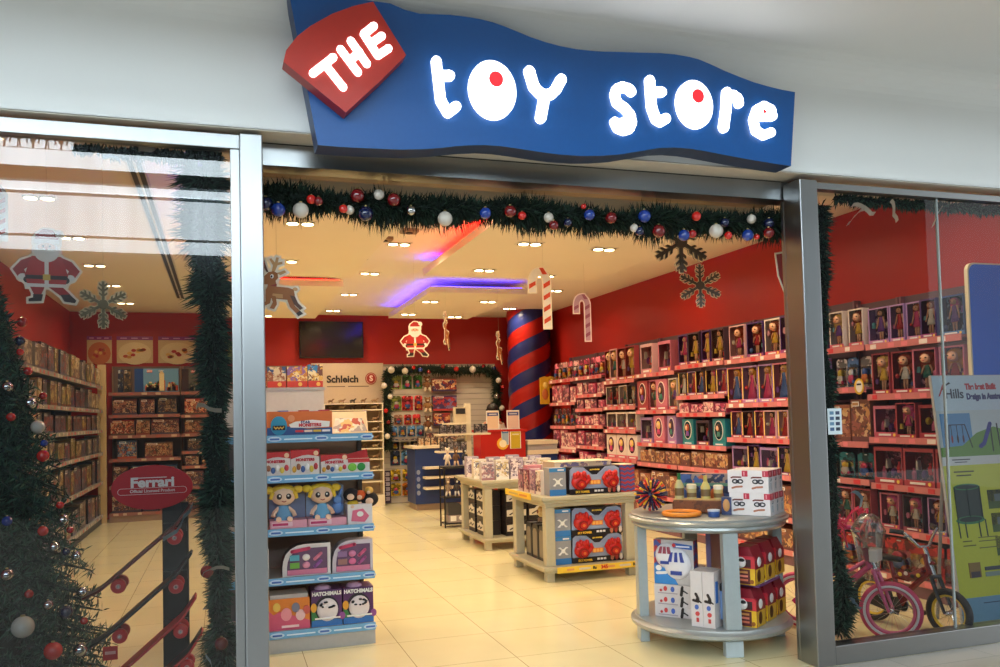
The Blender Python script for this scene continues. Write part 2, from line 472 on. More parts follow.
# left window frame
f = MB(); f.box(-4.2, .02, 2.785, .088, .09, 2.855, STEEL); f.box(.045, .02, .0, .088, .09, 2.785, STEEL); f.box(-4.2, .02, 0, .045, .09, .11, STEEL)
struct(f.build('trim_7', bev=.004))
f = MB(); f.box(3.362, .02, 2.80, 9, .09, 2.84, STEEL); f.box(3.362, .0, 0, 9, .10, .112, STEEL)
struct(f.build('trim_8', bev=.004))
GLASSL = clear('shop_glass', 1.35, (.62, .64, .65), 1.5)
GLASSR = clear('shop_glass_right', .55, (.68, .69, .70), 1.5)
def pane(name, x0, x1, z0, z1, m):
    return struct(MB().add([(x0, .055, z0), (x1, .055, z0), (x1, .055, z1), (x0, .055, z1)], [(0, 1, 2, 3)], m).build(name))
pane('window_1', -4.2, .045, .11, 2.785, GLASSL)
pane('window_2', 3.362, 4.306, .112, 2.80, GLASSR)
pane('window_3', 4.316, 9, .112, 2.80, GLASSR)
wall('trim_9', 4.306, .047, .112, 4.316, .063, 2.80, col(150, 160, 160, .2))
# ================================================================== the shop sign
SIGNBLUE = col(12, 84, 156, .38); SIGNRED = col(186, 44, 30, .35); LIT = col(255, 255, 255, .3, 0, 2.2); LITRED = col(225, 40, 50, .4, 0, .9)
sg = thing('shop_sign', 'wavy blue shop sign with glowing white letters and tilted red plate', 'sign', (1.7, 0, 2.8))
def S(p): return (p[0] - 1.7, p[1] - 2.8)
board = [(.31, 3.50), (.434, 2.778), (.53, 2.777), (.63, 2.779), (.822, 2.786), (.93, 2.796), (1.021, 2.809), (1.09, 2.822), (1.148, 2.831), (1.24, 2.841), (1.331, 2.843), (1.43, 2.838), (1.544, 2.829), (1.65, 2.824), (1.765, 2.825), (1.88, 2.834), (1.994, 2.85), (2.11, 2.876), (2.232, 2.903), (2.32, 2.912), (2.415, 2.913), (2.5, 2.908), (2.602, 2.898), (2.73, 2.886), (2.858, 2.876), (2.96, 2.869), (3.063, 2.864),
         (3.11, 3.292), (3.02, 3.297), (2.943, 3.305), (2.84, 3.32), (2.748, 3.341), (2.65, 3.366), (2.559, 3.394), (2.49, 3.412), (2.435, 3.419), (2.34, 3.423), (2.251, 3.42), (2.13, 3.409), (2.013, 3.399), (1.92, 3.39), (1.839, 3.386), (1.76, 3.385), (1.671, 3.391), (1.59, 3.402), (1.507, 3.419), (1.44, 3.438), (1.373, 3.456), (1.31, 3.47), (1.242, 3.478), (1.16, 3.481), (1.087, 3.48), (1.0, 3.472), (.935, 3.466), (.86, 3.476), (.788, 3.498)]
MB().prism([S(p) for p in board], -.15, -.012, SIGNBLUE, side=col(22, 52, 92, .4)).build('board', sg)
plate = [(.277, 3.12), (.29, 3.175), (.34, 3.245), (.40, 3.30), (.50, 3.37), (.60, 3.42), (.69, 3.452), (.843, 3.215), (.72, 3.08), (.554, 2.912)]
MB().prism([S(p) for p in plate], -.235, -.15, SIGNRED, side=col(150, 36, 26, .4)).build('plate', sg)
def strk(name, strokes, y0, y1, w):
    b = MB()
    for st in strokes:
        ww = w
        if isinstance(st, tuple): st, ww = st
        b.stroke([S(p) for p in st], ww, y0, y1, LIT)
    return b.build(name, sg)
# lettering strokes, in the sign's own plane
for st in ([[(0.407, 3.078), (0.5, 3.162)], [(0.462, 3.125), (0.543, 3.027)]], [[(0.534, 3.204), (0.612, 3.104)], [(0.582, 3.249), (0.655, 3.149)], [(0.574, 3.153), (0.621, 3.2)]], [[(0.691, 3.333), (0.643, 3.289), (0.707, 3.194), (0.758, 3.234)], [(0.675, 3.248), (0.728, 3.29)]]):
    strk('letter', st, -.245, -.235, .036)
Y0, Y1 = -.172, -.15
def big_o(cx, cz, rx, rz, dx, dz, dr):
    b = MB().disc(*S((cx, cz)), rx, rz, Y0, Y1, LIT, 36); o = b.build('letter', sg)
    d = MB().disc(*S((dx, dz)), dr, dr * 1.05, Y0 - .004, Y0, LITRED, 20).build('dot', o); d['label'] = 'red dot on the letter'
strk('letter', [([(1.008, 3.232), (1.017, 3.137), (1.026, 3.04), (1.061, 2.983), (1.103, 3.017)], .05), ([(1.018, 3.162), (1.075, 3.168)], .05)], Y0, Y1, .05)
big_o(1.293, 3.117, .124, .149, 1.311, 3.172, .037)
strk('letter', [([(1.492, 3.234), (1.516, 3.156), (1.55, 3.125), (1.578, 3.118), (1.61, 3.13), (1.634, 3.154), (1.666, 3.21)], .056), ([(1.571, 3.107), (1.548, 3.0)], .056)], Y0, Y1, .05)
strk('letter', [([(2.065, 3.186), (2.05, 3.2), (2.013, 3.206), (1.98, 3.192), (1.968, 3.16), (1.978, 3.12), (2.025, 3.092), (2.055, 3.06), (2.062, 3.02), (2.045, 2.985), (2.013, 2.975), (1.978, 2.985), (1.963, 3.015)], .052), ([(2.0, 3.0), (2.02, 3.01)], .07)], Y0, Y1, .05)
strk('letter', [([(2.176, 3.257), (2.182, 3.114), (2.206, 3.052), (2.233, 3.04), (2.265, 3.06)], .055), ([(2.193, 3.197), (2.247, 3.202)], .052)], Y0, Y1, .05)
big_o(2.442, 3.152, .112, .132, 2.462, 3.198, .036)
strk('letter', [([(2.651, 3.239), (2.641, 3.142), (2.622, 3.042)], .058), ([(2.65, 3.205), (2.69, 3.228), (2.72, 3.212), (2.724, 3.186)], .054)], Y0, Y1, .05)
e = strk('letter', [([(2.85, 3.125), (2.942, 3.134), (2.934, 3.17), (2.886, 3.186), (2.84, 3.161), (2.815, 3.101), (2.828, 3.042), (2.878, 3.02), (2.928, 3.04)], .052), ([(2.87, 3.155), (2.91, 3.16)], .05)], Y0, Y1, .05)
MB().disc(*S((2.883, 3.15)), .011, .012, Y0 - .004, Y0, LITRED, 12).build('dot', e)
# ================================================================== products: meshes made once, shared by their copies
LIB = {}
def lib(key, fn):
    if key not in LIB: LIB[key] = fn()
    return LIB[key]

def inst(name, parts, loc, rz, label, cat, group=None, kids=None):
    """one product: first entry of parts is its body; the rest are parts (name, mesh, label)"""
    if len(parts) == 1:
        o = bpy.data.objects.new(name, parts[0][1]); COL.objects.link(o)
        o.location = loc; o.rotation_euler = (0, 0, rz)
        return tag(o, label, cat, group)
    t = thing(name, label, cat, loc, rz, group)
    for p in parts: part(p[0], p[1], t)
    return t

SKIN = col(226, 172, 138, .5)
def doll_mesh(h, hair, dress, style=0):
    """a little fashion doll, feet at z=0, facing -y"""
    b = MB(); k = h
    hd = .088 * k if style < 2 else .145 * k
    hz = k - hd * 1.25
    hairm, drm = col(*hair, .6), col(*dress, .5)
    b.ball((0, .25 * hd, hz + .12 * hd), (hd * 1.18, hd * 1.1, hd * 1.2), hairm, 10, 7)
    b.box(-hd * 1.1, .1 * hd, hz - hd * 2.3, hd * 1.1, hd * 1.05, hz, hairm)
    b.ball((0, -.12 * hd, hz - .05 * hd), (hd * .86, hd * .95, hd * 1.0), SKIN, 10, 7)
    for s in (-1, 1): b.ball((s * hd * .38, -hd * 1.0, hz), hd * .15, BLACK, 6, 4)
    b.ball((0, -hd * 1.0, hz - hd * .5), (hd * .2, hd * .08, hd * .08), col(190, 40, 60), 6, 4)
    sh = hz - hd * 1.25
    if style == 1:      # long gown
        b.lathe([(.16 * k, 0), (.13 * k, .18 * k), (.085 * k, .38 * k), (.05 * k, .55 * k), (.065 * k, sh - .04 * k), (.03 * k, sh)], drm, n=12, sy=.6)
    else:
        b.lathe([(.10 * k, .30 * k), (.085 * k, .42 * k), (.05 * k, .55 * k), (.06 * k, sh - .04 * k), (.03 * k, sh)], drm, n=10, sy=.6)
        for s in (-1, 1): b.tube([(s * .03 * k, 0, .32 * k), (s * .032 * k, 0, .16 * k), (s * .03 * k, 0, .01 * k)], [.028 * k, .024 * k, .018 * k], SKIN, 6)
        for s in (-1, 1): b.box(s * .03 * k - .02 * k, -.04 * k, 0, s * .03 * k + .02 * k, .015 * k, .03 * k, drm)
    for s in (-1, 1): b.tube([(s * .055 * k, 0, sh - .01 * k), (s * .10 * k, -.01 * k, .52 * k), (s * .115 * k, -.03 * k, .40 * k)], [.022 * k, .019 * k, .016 * k], SKIN, 6)
    return b.mesh('doll', True)

INART = {}
def carton_frame(w, h, d, frame, inside, band, top=.04, bot=.13, side=.03, print_=None):
    b = MB(); t = .004
    art_in = INART.get(inside, inside)
    b.box(-w / 2, d - t, 0, w / 2, d, h, inside, back=frame, front=art_in)
    b.box(-w / 2, 0, 0, -w / 2 + t, d - t, h, frame); b.box(w / 2 - t, 0, 0, w / 2, d - t, h, frame)
    b.box(-w / 2 + t, 0, 0, w / 2 - t, d - t, t, frame); b.box(-w / 2 + t, 0, h - t, w / 2 - t, d - t, h, frame)
    b.box(-w / 2, -.002, 0, w / 2, 0, bot * h, band)
    b.box(-w / 2, -.002, h * (1 - top), w / 2, 0, h, frame)
    b.box(-w / 2, -.002, bot * h, -w / 2 + side, 0, h * (1 - top), print_ or frame)
    b.box(w / 2 - side * .5, -.002, bot * h, w / 2, 0, h * (1 - top), frame)
    # printed title and ornaments on the lower band
    b.box(-w * .3, -.004, bot * h * .35, w * .2, -.002, bot * h * .7, WHITE)
    b.disc(w * .34, bot * h * .5, bot * h * .3, bot * h * .3, -.004, -.002, col(250, 210, 90), 10)
    return b.mesh('carton')

def film_mesh(w, h):
    b = MB(); b.add([(-w / 2 + .005, .001, .01), (w / 2 - .005, .001, .01), (w / 2 - .005, .001, h - .01), (-w / 2 + .005, .001, h - .01)], [(0, 1, 2, 3)], FILM)
    return b.mesh('window')

HAIRS = {'blonde': (226, 184, 96), 'redhead': (150, 52, 24), 'brunette': (70, 40, 26), 'black-haired': (26, 20, 22), 'pink-haired': (228, 90, 150), 'golden': (214, 150, 40)}
FRAMES = {'pink': ((196, 112, 134), (112, 66, 90), (190, 84, 108)), 'purple': ((76, 48, 108), (44, 26, 66), (150, 70, 130)), 'red': ((158, 66, 74), (84, 50, 60), (176, 66, 76)), 'pale pink': ((218, 170, 176), (128, 92, 106), (208, 136, 150)),
          'white': ((222, 206, 200), (96, 66, 84), (204, 90, 110)), 'blue': ((48, 80, 140), (26, 40, 80), (70, 120, 180)), 'teal': ((40, 120, 130), (30, 64, 74), (44, 140, 150)), 'dark': ((72, 54, 68), (40, 30, 42), (140, 70, 92)), 'lilac': ((160, 126, 176), (84, 60, 104), (190, 130, 180))}
DRESSES = [(60, 130, 120), (200, 60, 120), (120, 70, 160), (232, 190, 70), (230, 226, 220), (70, 110, 180), (180, 40, 50)]

def doll_box(fr, hair, w, h, d, style):
    def mk():
        a, i, c = FRAMES[fr]
        dr = DRESSES[(len(fr) * 3 + len(hair) + style) % len(DRESSES)]
        return [('carton', carton_frame(w, h, d, col(*a, .35), inner(i, c), col(*c, .35), side=.014, bot=.11, print_=col(238, 196, 110, .4) if style == 1 else None)),
                ('doll', wide(offset_mesh(doll_mesh(h * .86, HAIRS[hair], dr, style), (0, d * .42, .14 * h * .6)), 1.55)),
                ('accessory', extra_mesh(w, h, d, len(fr) + len(hair) + style, -1)), ('accessory', extra_mesh(w, h, d, len(fr) * 2 + len(hair) + style, 1)), ('window', film_mesh(w, h))]
    return lib(('doll', fr, hair, w, h, style), mk), '%s doll in %s window box' % (hair, fr), 'doll box', 'doll'

def inner(i, c):
    m = col(*i, .5)
    INART[m] = art([i, tuple(int(x * .8) for x in i), tuple(int(.6 * x + .4 * y) for x, y in zip(i, c)), i, tuple(min(255, int(x * .5 + 110)) for x in c)], 30, .5)
    return m
def wide(me, k):
    me.transform(Matrix.Diagonal((k, 1, 1, 1))); return me
def extra_mesh(w, h, d, k, s):
    pal = [(236, 206, 90), (232, 130, 170), (240, 234, 226), (140, 90, 170), (214, 60, 70), (110, 180, 190), (246, 180, 200), (90, 120, 190)]
    m = col(*pal[k % 8], .35); b = MB(); x = s * w * .36; z = h * (.22 + .1 * (k % 5))
    if k % 3 == 0: b.ball((x, d * .35, z), (w * .09, d * .2, w * .09), m, 8, 6)
    elif k % 3 == 1: b.prism([(x - w * .08, z - w * .09), (x + w * .08, z - w * .09), (x + w * .05, z + w * .12), (x - w * .05, z + w * .12)], d * .3, d * .5, m)
    else: b.disc(x, z, w * .085, w * .12, d * .25, d * .4, m, 10)
    return b.mesh('accessory')
def offset_mesh(me, v):
    me.transform(Matrix.Translation(v)); return me

def set_box(fr, w, h, d, k):
    """wide play-set box: framed window with small accessories on a tray"""
    def mk():
        a, i, c = FRAMES[fr]
        rnd = random.Random(k * 13 + int(w * 100)); accs = []
        pal = [(232, 196, 60), (226, 110, 150), (240, 236, 226), (120, 70, 150), (210, 50, 60), (90, 170, 180), (244, 170, 190)]
        n = 5
        for q in range(n):
            x = -w * .36 + w * .72 * q / (n - 1); zc = .2 * h + rnd.random() * h * .34
            m = col(*pal[(q + k) % len(pal)], .4); b = MB()
            if (q + k) % 3 == 0: b.ball((x, d * .5, zc + .06 * h), (w * .075, d * .25, h * .12), m, 8, 6)
            elif (q + k) % 3 == 1: b.lathe([(w * .07, 0), (w * .075, h * .18), (w * .03, h * .24), (w * .04, h * .30)], m, (x, d * .5, zc - .05 * h), 10, sy=.6)
            else: b.stroke([(x - w * .03, zc), (x, zc + h * .22), (x + w * .03, zc)], w * .035, d * .3, d * .6, m)
            accs.append(('accessory', b.mesh('accessory')))
        return [('carton', carton_frame(w, h, d, col(*a, .35), inner(i, c), col(*c, .35), top=.1, bot=.17, side=.02))] + accs + [('window', film_mesh(w, h))]
    return lib(('set', fr, w, h, k), mk), '%s toy accessory set' % fr, 'toy box', 'accessory_set'

def oval_box(fr, w, h, d, k):
    """pale closed carton with a dark oval window and a portrait-like doll head inside"""
    def mk():
        a, i, c = FRAMES[fr]
        b = MB(); b.box(-w / 2, 0, 0, w / 2, d, h, col(*a, .35))
        b.box(-w / 2, -.002, 0, w / 2, 0, h * .14, col(*c, .35)); b.box(-w * .3, -.004, h * .04, w * .3, -.002, h * .09, WHITE)
        b.disc(0, h * .57, w * .34, h * .36, -.004, 0, col(238, 222, 214, .3), 24)
        b.disc(0, h * .57, w * .30, h * .33, -.006, 0, col(*i, .25), 24)
        body = b.mesh('carton')
        q = MB(); q.ball((0, -.006, h * .66), (w * .17, .02, h * .15), col(*HAIRS[['brunette', 'blonde', 'redhead'][k % 3]], .6), 10, 7); q.ball((0, -.014, h * .65), (w * .11, .02, h * .10), SKIN, 10, 7)
        q.lathe([(w * .16, 0), (w * .1, h * .16), (w * .05, h * .22)], col(*DRESSES[k % 7], .5), (0, -.008, h * .34), 10, sy=.2)
        return [('carton', body), ('doll', q.mesh('doll', True))]
    return lib(('oval', fr, w, h, k), mk), '%s carton with dark oval window' % fr, 'doll box', 'oval_window'

def flat_box(cols, w, h, d, nm, k=0, scale=26.0):
    """plain printed carton"""
    def mk():
        b = MB(); A = art(cols, scale, .3, k)
        b.box(-w / 2, 0, 0, w / 2, d, h, col(*cols[0], .35), front=A)
        b.box(-w / 2, -.0015, 0, w / 2, 0, h * .13, col(*cols[-1], .35)); b.box(-w / 2, -.0015, h * .9, w / 2, 0, h, col(*cols[0], .35))
        b.box(-w * .42, -.003, h * .84, -w * .05, 0, h * .95, WHITE); b.box(-w * .4, -.0035, h * .86, -w * .09, 0, h * .93, col(*cols[1], .35))
        return [('carton', b.mesh('carton'))]
    return lib(('flat', nm, w, h, d, k), mk), nm, 'toy box', 'toy_carton'

def blister(colr, w, h, d, nm, k=0):
    """hanging card with clear bubble and a toy in it"""
    def mk():
        b = MB(); b.prism([(-w / 2, 0), (w / 2, 0), (w / 2, h * .92), (w * .3, h), (-w * .3, h), (-w / 2, h * .92)], d * .8, d * .8 + .004, art([colr, tuple(min(255, int(x * 1.25)) for x in colr), tuple(int(x * .6) for x in colr)], 18, .3, k))
        b.disc(0, h * .93, w * .08, h * .02, d * .8 - .002, d * .8, WHITE, 10)
        card = b.mesh('card')
        q = MB(); rnd = random.Random(k)
        m = [col(*c, .4) for c in [(236, 200, 70), (240, 230, 220), (220, 70, 110), (70, 110, 190), (236, 130, 60)]]
        q.ball((0, d * .5, h * .5), (w * .2, d * .3, h * .13), m[k % 5], 10, 7); q.ball((0, d * .45, h * .3), (w * .26, d * .3, h * .16), m[(k + 1) % 5], 10, 7)
        for s in (-1, 1): q.ball((s * w * .2, d * .5, h * .2), (w * .09, d * .25, h * .07), m[(k + 2) % 5], 8, 6)
        f = MB()
        f.box(-w * .4, 0, h * .08, w * .4, d * .78, h * .68, FILM)
        return [('card', card), ('toy', q.mesh('toy', True)), ('bubble', f.mesh('bubble'))]
    return lib(('bl', colr, w, h, k), mk), nm, 'toy pack', 'blister_pack'

# ------------------------------------------------------------------ shelving bays
def shelf_bay(label, loc, rz, w, depth, zs, htop, board, stripm, back, upr, tags=None, group=None, kick=None):
    """gondola bay; local x along the bay, front edge at y=0, back at y=depth"""
    t = thing('shelving_unit', label, 'shelving', loc, rz, group)
    MB().box(-w / 2, depth - .03, 0, w / 2, depth, htop, back).build('back_panel', t)
    for s in (-1, 1): MB().box(s * (w / 2 - .012) - .012, depth - .07, 0, s * (w / 2 - .012) + .012, depth - .03, htop, upr).build('upright', t)
    MB().box(-w / 2 + .004, .02, 0, w / 2 - .004, depth - .03, min(zs) - .022, kick or upr).build('kick_base', t)
    for q, z in enumerate(zs):
        s = MB(); s.box(-w / 2 + .003, .006, z - .02, w / 2 - .003, depth - .072, z, board); so = s.build('shelf', t)
        p = MB(); p.box(-w / 2 + .003, -.004, z - .045, w / 2 - .003, .006, z + .006, stripm)
        if tags:
            rnd = random.Random(int(z * 1000))
            x = -w / 2 + .06
            while x < w / 2 - .1:
                ww = .05 + rnd.random() * .03
                p.box(x, -.006, z - .038, x + ww, -.003, z - .002, tags[rnd.randrange(len(tags))]); x += ww + .06 + rnd.random() * .14
        p.build('price_strip', so)
    return t
SHELFNAME = ['top', 'second', 'third', 'fourth', 'fifth', 'sixth', 'seventh']

def fill(loc, rz, w, depth, z, h, specs, bayname, shelf, rnd, group, maxd=.3, first='along'):
    """stand products side by side along one shelf (local x from -w/2)"""
    R = Matrix.Rotation(rz, 3, 'Z'); its = []; tot = 0; i = 0
    while True:
        it = specs[i % len(specs)](rnd, h)
        if tot + it[1] > w - .03: break
        its.append(it); tot += it[1]; i += 1
    gap = (w - .01 - tot) / (len(its) + 1); x = -w / 2 + .005 + gap
    for i, ((parts, desc, cat, nm), pw) in enumerate(its):
        p = R @ Vector((x + pw / 2, .02 + rnd.random() * .03, 0))
        inst(nm, parts, (loc[0] + p.x, loc[1] + p.y, z + .001), rz, '%s, %s %s %s shelf, %s' % (desc, ORD[i], first, shelf, bayname), cat, group)
        x += pw + gap

def H(h): return round(math.floor(h * 50) / 50, 2)
def dl(frs, hairs, ws, style=0, fh=.96):
    def fn(r, h):
        w = ws[r.randrange(len(ws))]
        return doll_box(frs[r.randrange(len(frs))], hairs[r.randrange(len(hairs))], w, H(h * fh), .075, style), w
    return fn
def st(frs, ws, fh=.92):
    def fn(r, h):
        w = ws[r.randrange(len(ws))]
        return set_box(frs[r.randrange(len(frs))], w, H(h * fh), .12, r.randrange(3)), w
    return fn
def ov(frs, w, fh=.95):
    def fn(r, h): return oval_box(frs[r.randrange(len(frs))], w, H(h * fh), .12, r.randrange(3)), w
    return fn
def fb(opts, ws, fh=.9, sc=26.0):
    def fn(r, h):
        nm, cols = opts[r.randrange(len(opts))]; w = ws[r.randrange(len(ws))]
        return flat_box(cols, w, H(h * fh * (1 - .12 * r.randrange(2))), .2, nm, r.randrange(3), sc), w
    return fn
def bl(opts, ws, fh=.9):
    def fn(r, h):
        nm, c = opts[r.randrange(len(opts))]; w = ws[r.randrange(len(ws))]
        return blister(c, w, H(h * fh), .07, nm, r.randrange(5)), w
    return fn

# ================================================================== the doll wall on the right
PSTRIP = col(204, 122, 122, .35); PBOARD = col(150, 88, 96, .5); PBACK = col(100, 74, 82, .6); PUP = col(120, 84, 94, .5)
PT = [col(240, 226, 220, .4), col(236, 130, 140, .4), col(210, 60, 70, .4)]
pinks = [('magenta fashion doll carton', [(176, 60, 96), (226, 120, 150), (120, 40, 70), (238, 200, 190), (90, 40, 70)]), ('rose patterned toy carton', [(190, 96, 116), (228, 170, 170), (150, 60, 90), (110, 60, 80), (236, 214, 200)]),
         ('dark plum toy carton', [(92, 44, 70), (180, 110, 130), (60, 30, 52), (214, 160, 150), (140, 60, 80)])]
gold = [('brown and gold toy carton', [(120, 76, 60), (190, 140, 90), (150, 90, 80), (206, 170, 130), (90, 60, 60), (110, 70, 70)]), ('orange treasure toy carton', [(150, 90, 70), (196, 150, 104), (110, 60, 54), (170, 116, 94), (200, 166, 120), (120, 76, 70)])]
allh = list(HAIRS)
BAYS = [  # name, y0, y1, shelf heights, top row height, rows of product makers
 ('doll bay beside striped pillar', 7.68, 8.70, [2.035, 1.67, 1.30, .938, .5, .14], 2.42, .32,
  [[bl([('red bag-shaped blister pack', (200, 60, 70)), ('rosy handbag blister pack', (214, 110, 130)), ('pale pink blister pack', (224, 160, 160))], [.16, .2])], [fb(pinks, [.2, .26])], [bl([('plum hanging blister pack', (96, 50, 66)), ('brown hanging blister pack', (130, 80, 70))], [.12, .15])], [fb(pinks, [.24, .3], .98)], [fb(pinks, [.3])]]),
 ('second doll bay from pillar', 6.70, 7.66, [2.035, 1.77, 1.56, 1.314, 1.01, .6, .14], 2.42, .33,
  [[bl([('rosy handbag blister pack', (206, 110, 130)), ('cerise blister pack', (190, 70, 100))], [.14, .18])], [fb(pinks, [.18, .22])], [fb(pinks, [.2, .24])], [fb(pinks, [.16, .2])], [fb(pinks, [.18, .22])], [fb(pinks, [.3])]]),
 ('third doll bay from pillar', 5.72, 6.68, [1.93, 1.575, 1.257, .87, .5, .14], 2.46, .46,
  [[dl(['red', 'pale pink'], ['golden', 'redhead', 'blonde'], [.2, .26], 2)], [dl(['white', 'dark'], ['black-haired', 'brunette', 'blonde'], [.2, .24], 0)], [st(['white', 'pale pink'], [.3, .26])], [ov(['white'], .29)], [fb(gold, [.3])]]),
 ('fourth doll bay from pillar', 4.70, 5.70, [1.975, 1.51, 1.10, .846, .45, .14], 2.46, .42,
  [[st(['pink', 'pale pink'], [.38, .30])], [ov(['pink', 'red'], .27), dl(['white', 'pink'], ['redhead', 'blonde'], [.19], 2)], [st(['pink', 'lilac'], [.3]), ov(['pink'], .26), ov(['lilac'], .2)], [fb(gold, [.16, .22])], [fb(gold, [.2, .26])]]),
 ('fifth doll bay from pillar', 3.67, 4.68, [2.025, 1.667, 1.468, 1.10, .846, .45, .14], 2.46, .385,
  [[dl(['purple', 'dark'], ['pink-haired', 'black-haired', 'golden'], [.17, .2, .24], 0)], [dl(['dark', 'purple', 'lilac'], ['golden', 'pink-haired', 'black-haired'], [.2, .17], 1)], [fb(pinks, [.2, .26])], [ov(['teal'], .24), st(['lilac', 'dark'], [.3, .26])], [fb(gold, [.2, .26])], [fb(gold, [.26])]]),
 ('doll bay beside doorway post', 2.11, 3.65, [2.02, 1.558, 1.198, .85, .45, .14], 2.46, .375,
  [[dl(['pale pink', 'white', 'purple'], ['redhead', 'blonde', 'golden'], [.24, .27], 2)], [dl(['pink', 'lilac'], ['brunette', 'golden', 'blonde'], [.22, .26], 1)], [dl(['pink', 'pale pink', 'dark'], ['blonde', 'golden', 'redhead', 'brunette'], [.15, .19], 1)], [st(['purple', 'lilac'], [.28]), dl(['purple'], ['golden', 'black-haired'], [.2], 1)], [fb(gold, [.25])]]),
 ('narrow doll bay in right window', 1.60, 2.09, [2.01, 1.659, 1.195, .88, .5, .14], 2.42, .335,
  [[dl(['white', 'teal'], ['redhead', 'blonde'], [.17, .2], 2)], [bl([('white hanging toy pack', (190, 180, 176)), ('blue hanging toy pack', (70, 100, 140))], [.13])], [fb(gold, [.22])], [bl([('teal rucksack pack', (40, 100, 106))], [.19])], [dl(['red', 'pink'], ['golden', 'redhead'], [.2], 2)], [bl([('large red toy bag', (190, 50, 50)), ('large green toy bag', (120, 140, 90))], [.22])]]),
 ('wide doll bay in right window', .63, 1.59, [2.005, 1.59, 1.237, .86, .505, .14], 2.42, .33,
  [[dl(['blue', 'purple', 'lilac'], ['brunette', 'redhead', 'black-haired', 'pink-haired'], [.15, .19, .22], 0)], [dl(['pink', 'dark', 'red'], ['redhead', 'golden', 'black-haired', 'blonde'], [.19, .22], 2)], [st(['red', 'pink'], [.26]), dl(['lilac', 'red'], ['pink-haired', 'brunette'], [.2], 2)], [st(['red'], [.3])], [dl(['lilac', 'pink', 'dark'], ['pink-haired', 'redhead', 'golden'], [.2, .17], 2)], [bl([('large pink toy bag', (226, 150, 140)), ('large yellow toy bag', (220, 190, 110)), ('large red toy bag', (190, 50, 50))], [.28, .3])]]),
]
XF = 5.10
for bn, y0, y1, zs, htop, toph, rows in BAYS:
    rnd = random.Random(len(bn) * 7 + int(y0 * 10))
    w = y1 - y0; loc = (XF, (y0 + y1) / 2, 0)
    # faces the aisle (-x): local -y -> world -x
    shelf_bay('pink-lipped shelving, ' + bn, loc, -PI / 2, w - .004, .44, zs, htop, PBOARD, PSTRIP, PBACK, PUP, PT, 'pink shelving bays of the doll wall')
    for q, z in enumerate(zs):
        h = toph if q == 0 else zs[q - 1] - z - .05
        fill(loc, -PI / 2, w, .44, z, h, rows[min(q, len(rows) - 1)], bn, SHELFNAME[q], rnd, 'boxed toys on the doll wall')
# ================================================================== left wall shelving
LB = col(92, 84, 80, .6); LG = col(150, 146, 140, .5); LDARK = col(60, 54, 52, .6)
lopts = [('grey building toy carton', [(110, 100, 96), (160, 150, 140), (70, 66, 66), (190, 170, 140), (90, 80, 90)]), ('olive adventure toy carton', [(110, 100, 70), (170, 150, 90), (70, 66, 50), (200, 180, 120), (120, 60, 40)]),
         ('dark vehicle toy carton', [(50, 50, 60), (110, 110, 120), (150, 60, 50), (30, 30, 36), (90, 90, 110)]), ('tan play figure carton', [(170, 140, 100), (210, 190, 150), (130, 90, 60), (230, 210, 170), (100, 80, 70)])]
ztop = [2.08, 1.72, 1.42, 1.08, .64, .14]
for k in range(4):
    y1 = 9.92 - k * 1.3; y0 = y1 - 1.3
    bn = ['left wall bay in the back corner', 'left wall bay second from back corner', 'left wall bay third from back corner', 'left wall bay behind the christmas tree'][k]
    rnd = random.Random(k + 3)
    shelf_bay('grey metal shelving, ' + bn, (-1.75, (y0 + y1) / 2, 0), PI / 2, 1.296, .5, ztop, 2.36, LG, LG, LB, LDARK, [col(200, 190, 180), col(190, 90, 90)], 'grey shelving bays of the left wall')
    for q, z in enumerate(ztop):
        h = .33 if q == 0 else min(ztop[q - 1] - z - .06, .36)
        fill((-1.75, (y0 + y1) / 2, 0), PI / 2, 1.296, .5, z, h, [fb(lopts, [.2, .28, .34, .38], .95)], bn, SHELFNAME[q], rnd, 'boxed toys on the left wall')
# cream end panel in the corner
struct(MB().box(-1.82, 9.94, 0, -1.70, 9.98, 2.42, col(196, 172, 130, .5)).build('trim_10'))

# ================================================================== building-brick shelves on the back wall, left part
BB = col(120, 96, 84, .6); BS = col(150, 98, 90, .4); BU = col(150, 120, 100, .5)
bopts = [('dark brick-set carton', [(52, 44, 44), (110, 90, 70), (80, 40, 36), (150, 120, 90), (40, 50, 70)]), ('brown brick-set carton', [(96, 70, 56), (150, 110, 80), (60, 46, 40), (180, 140, 100), (130, 60, 44)]),
         ('blue brick-set carton', [(44, 64, 100), (110, 140, 170), (190, 150, 100), (60, 60, 80), (170, 80, 60)]), ('red brick-set carton', [(150, 50, 44), (200, 120, 80), (96, 40, 36), (220, 180, 140), (90, 70, 60)]), ('wine brick-set carton', [(90, 44, 44), (150, 100, 80), (60, 40, 44), (180, 150, 120), (70, 60, 80)])]
bz1 = [1.985, 1.64, 1.326, .965, .55, .14]; bz2 = [1.985, 1.62, 1.326, 1.05, .82, .5, .14]
def brick_bay(x0, x1, zs, bn, first, seed):
    rnd = random.Random(seed); w = x1 - x0; loc = ((x0 + x1) / 2, 9.93, 0)
    shelf_bay('wooden back wall shelving, ' + bn, loc, 0, w - .004, .52, zs, 2.42, BB, BS, BB, BU, [col(200, 170, 150), col(170, 90, 80)], 'shelving bays for brick sets')
    for q, z in enumerate(zs):
        if q == 0 and first: first(loc, w, z); continue
        h = min(.38 if q == 0 else zs[q - 1] - z - .06, .38)
        fill(loc, 0, w, .5, z, h, [fb(bopts, [.2, .27, .34, .4], .97, 40)], bn, SHELFNAME[q], rnd, 'brick-set cartons on the back wall')
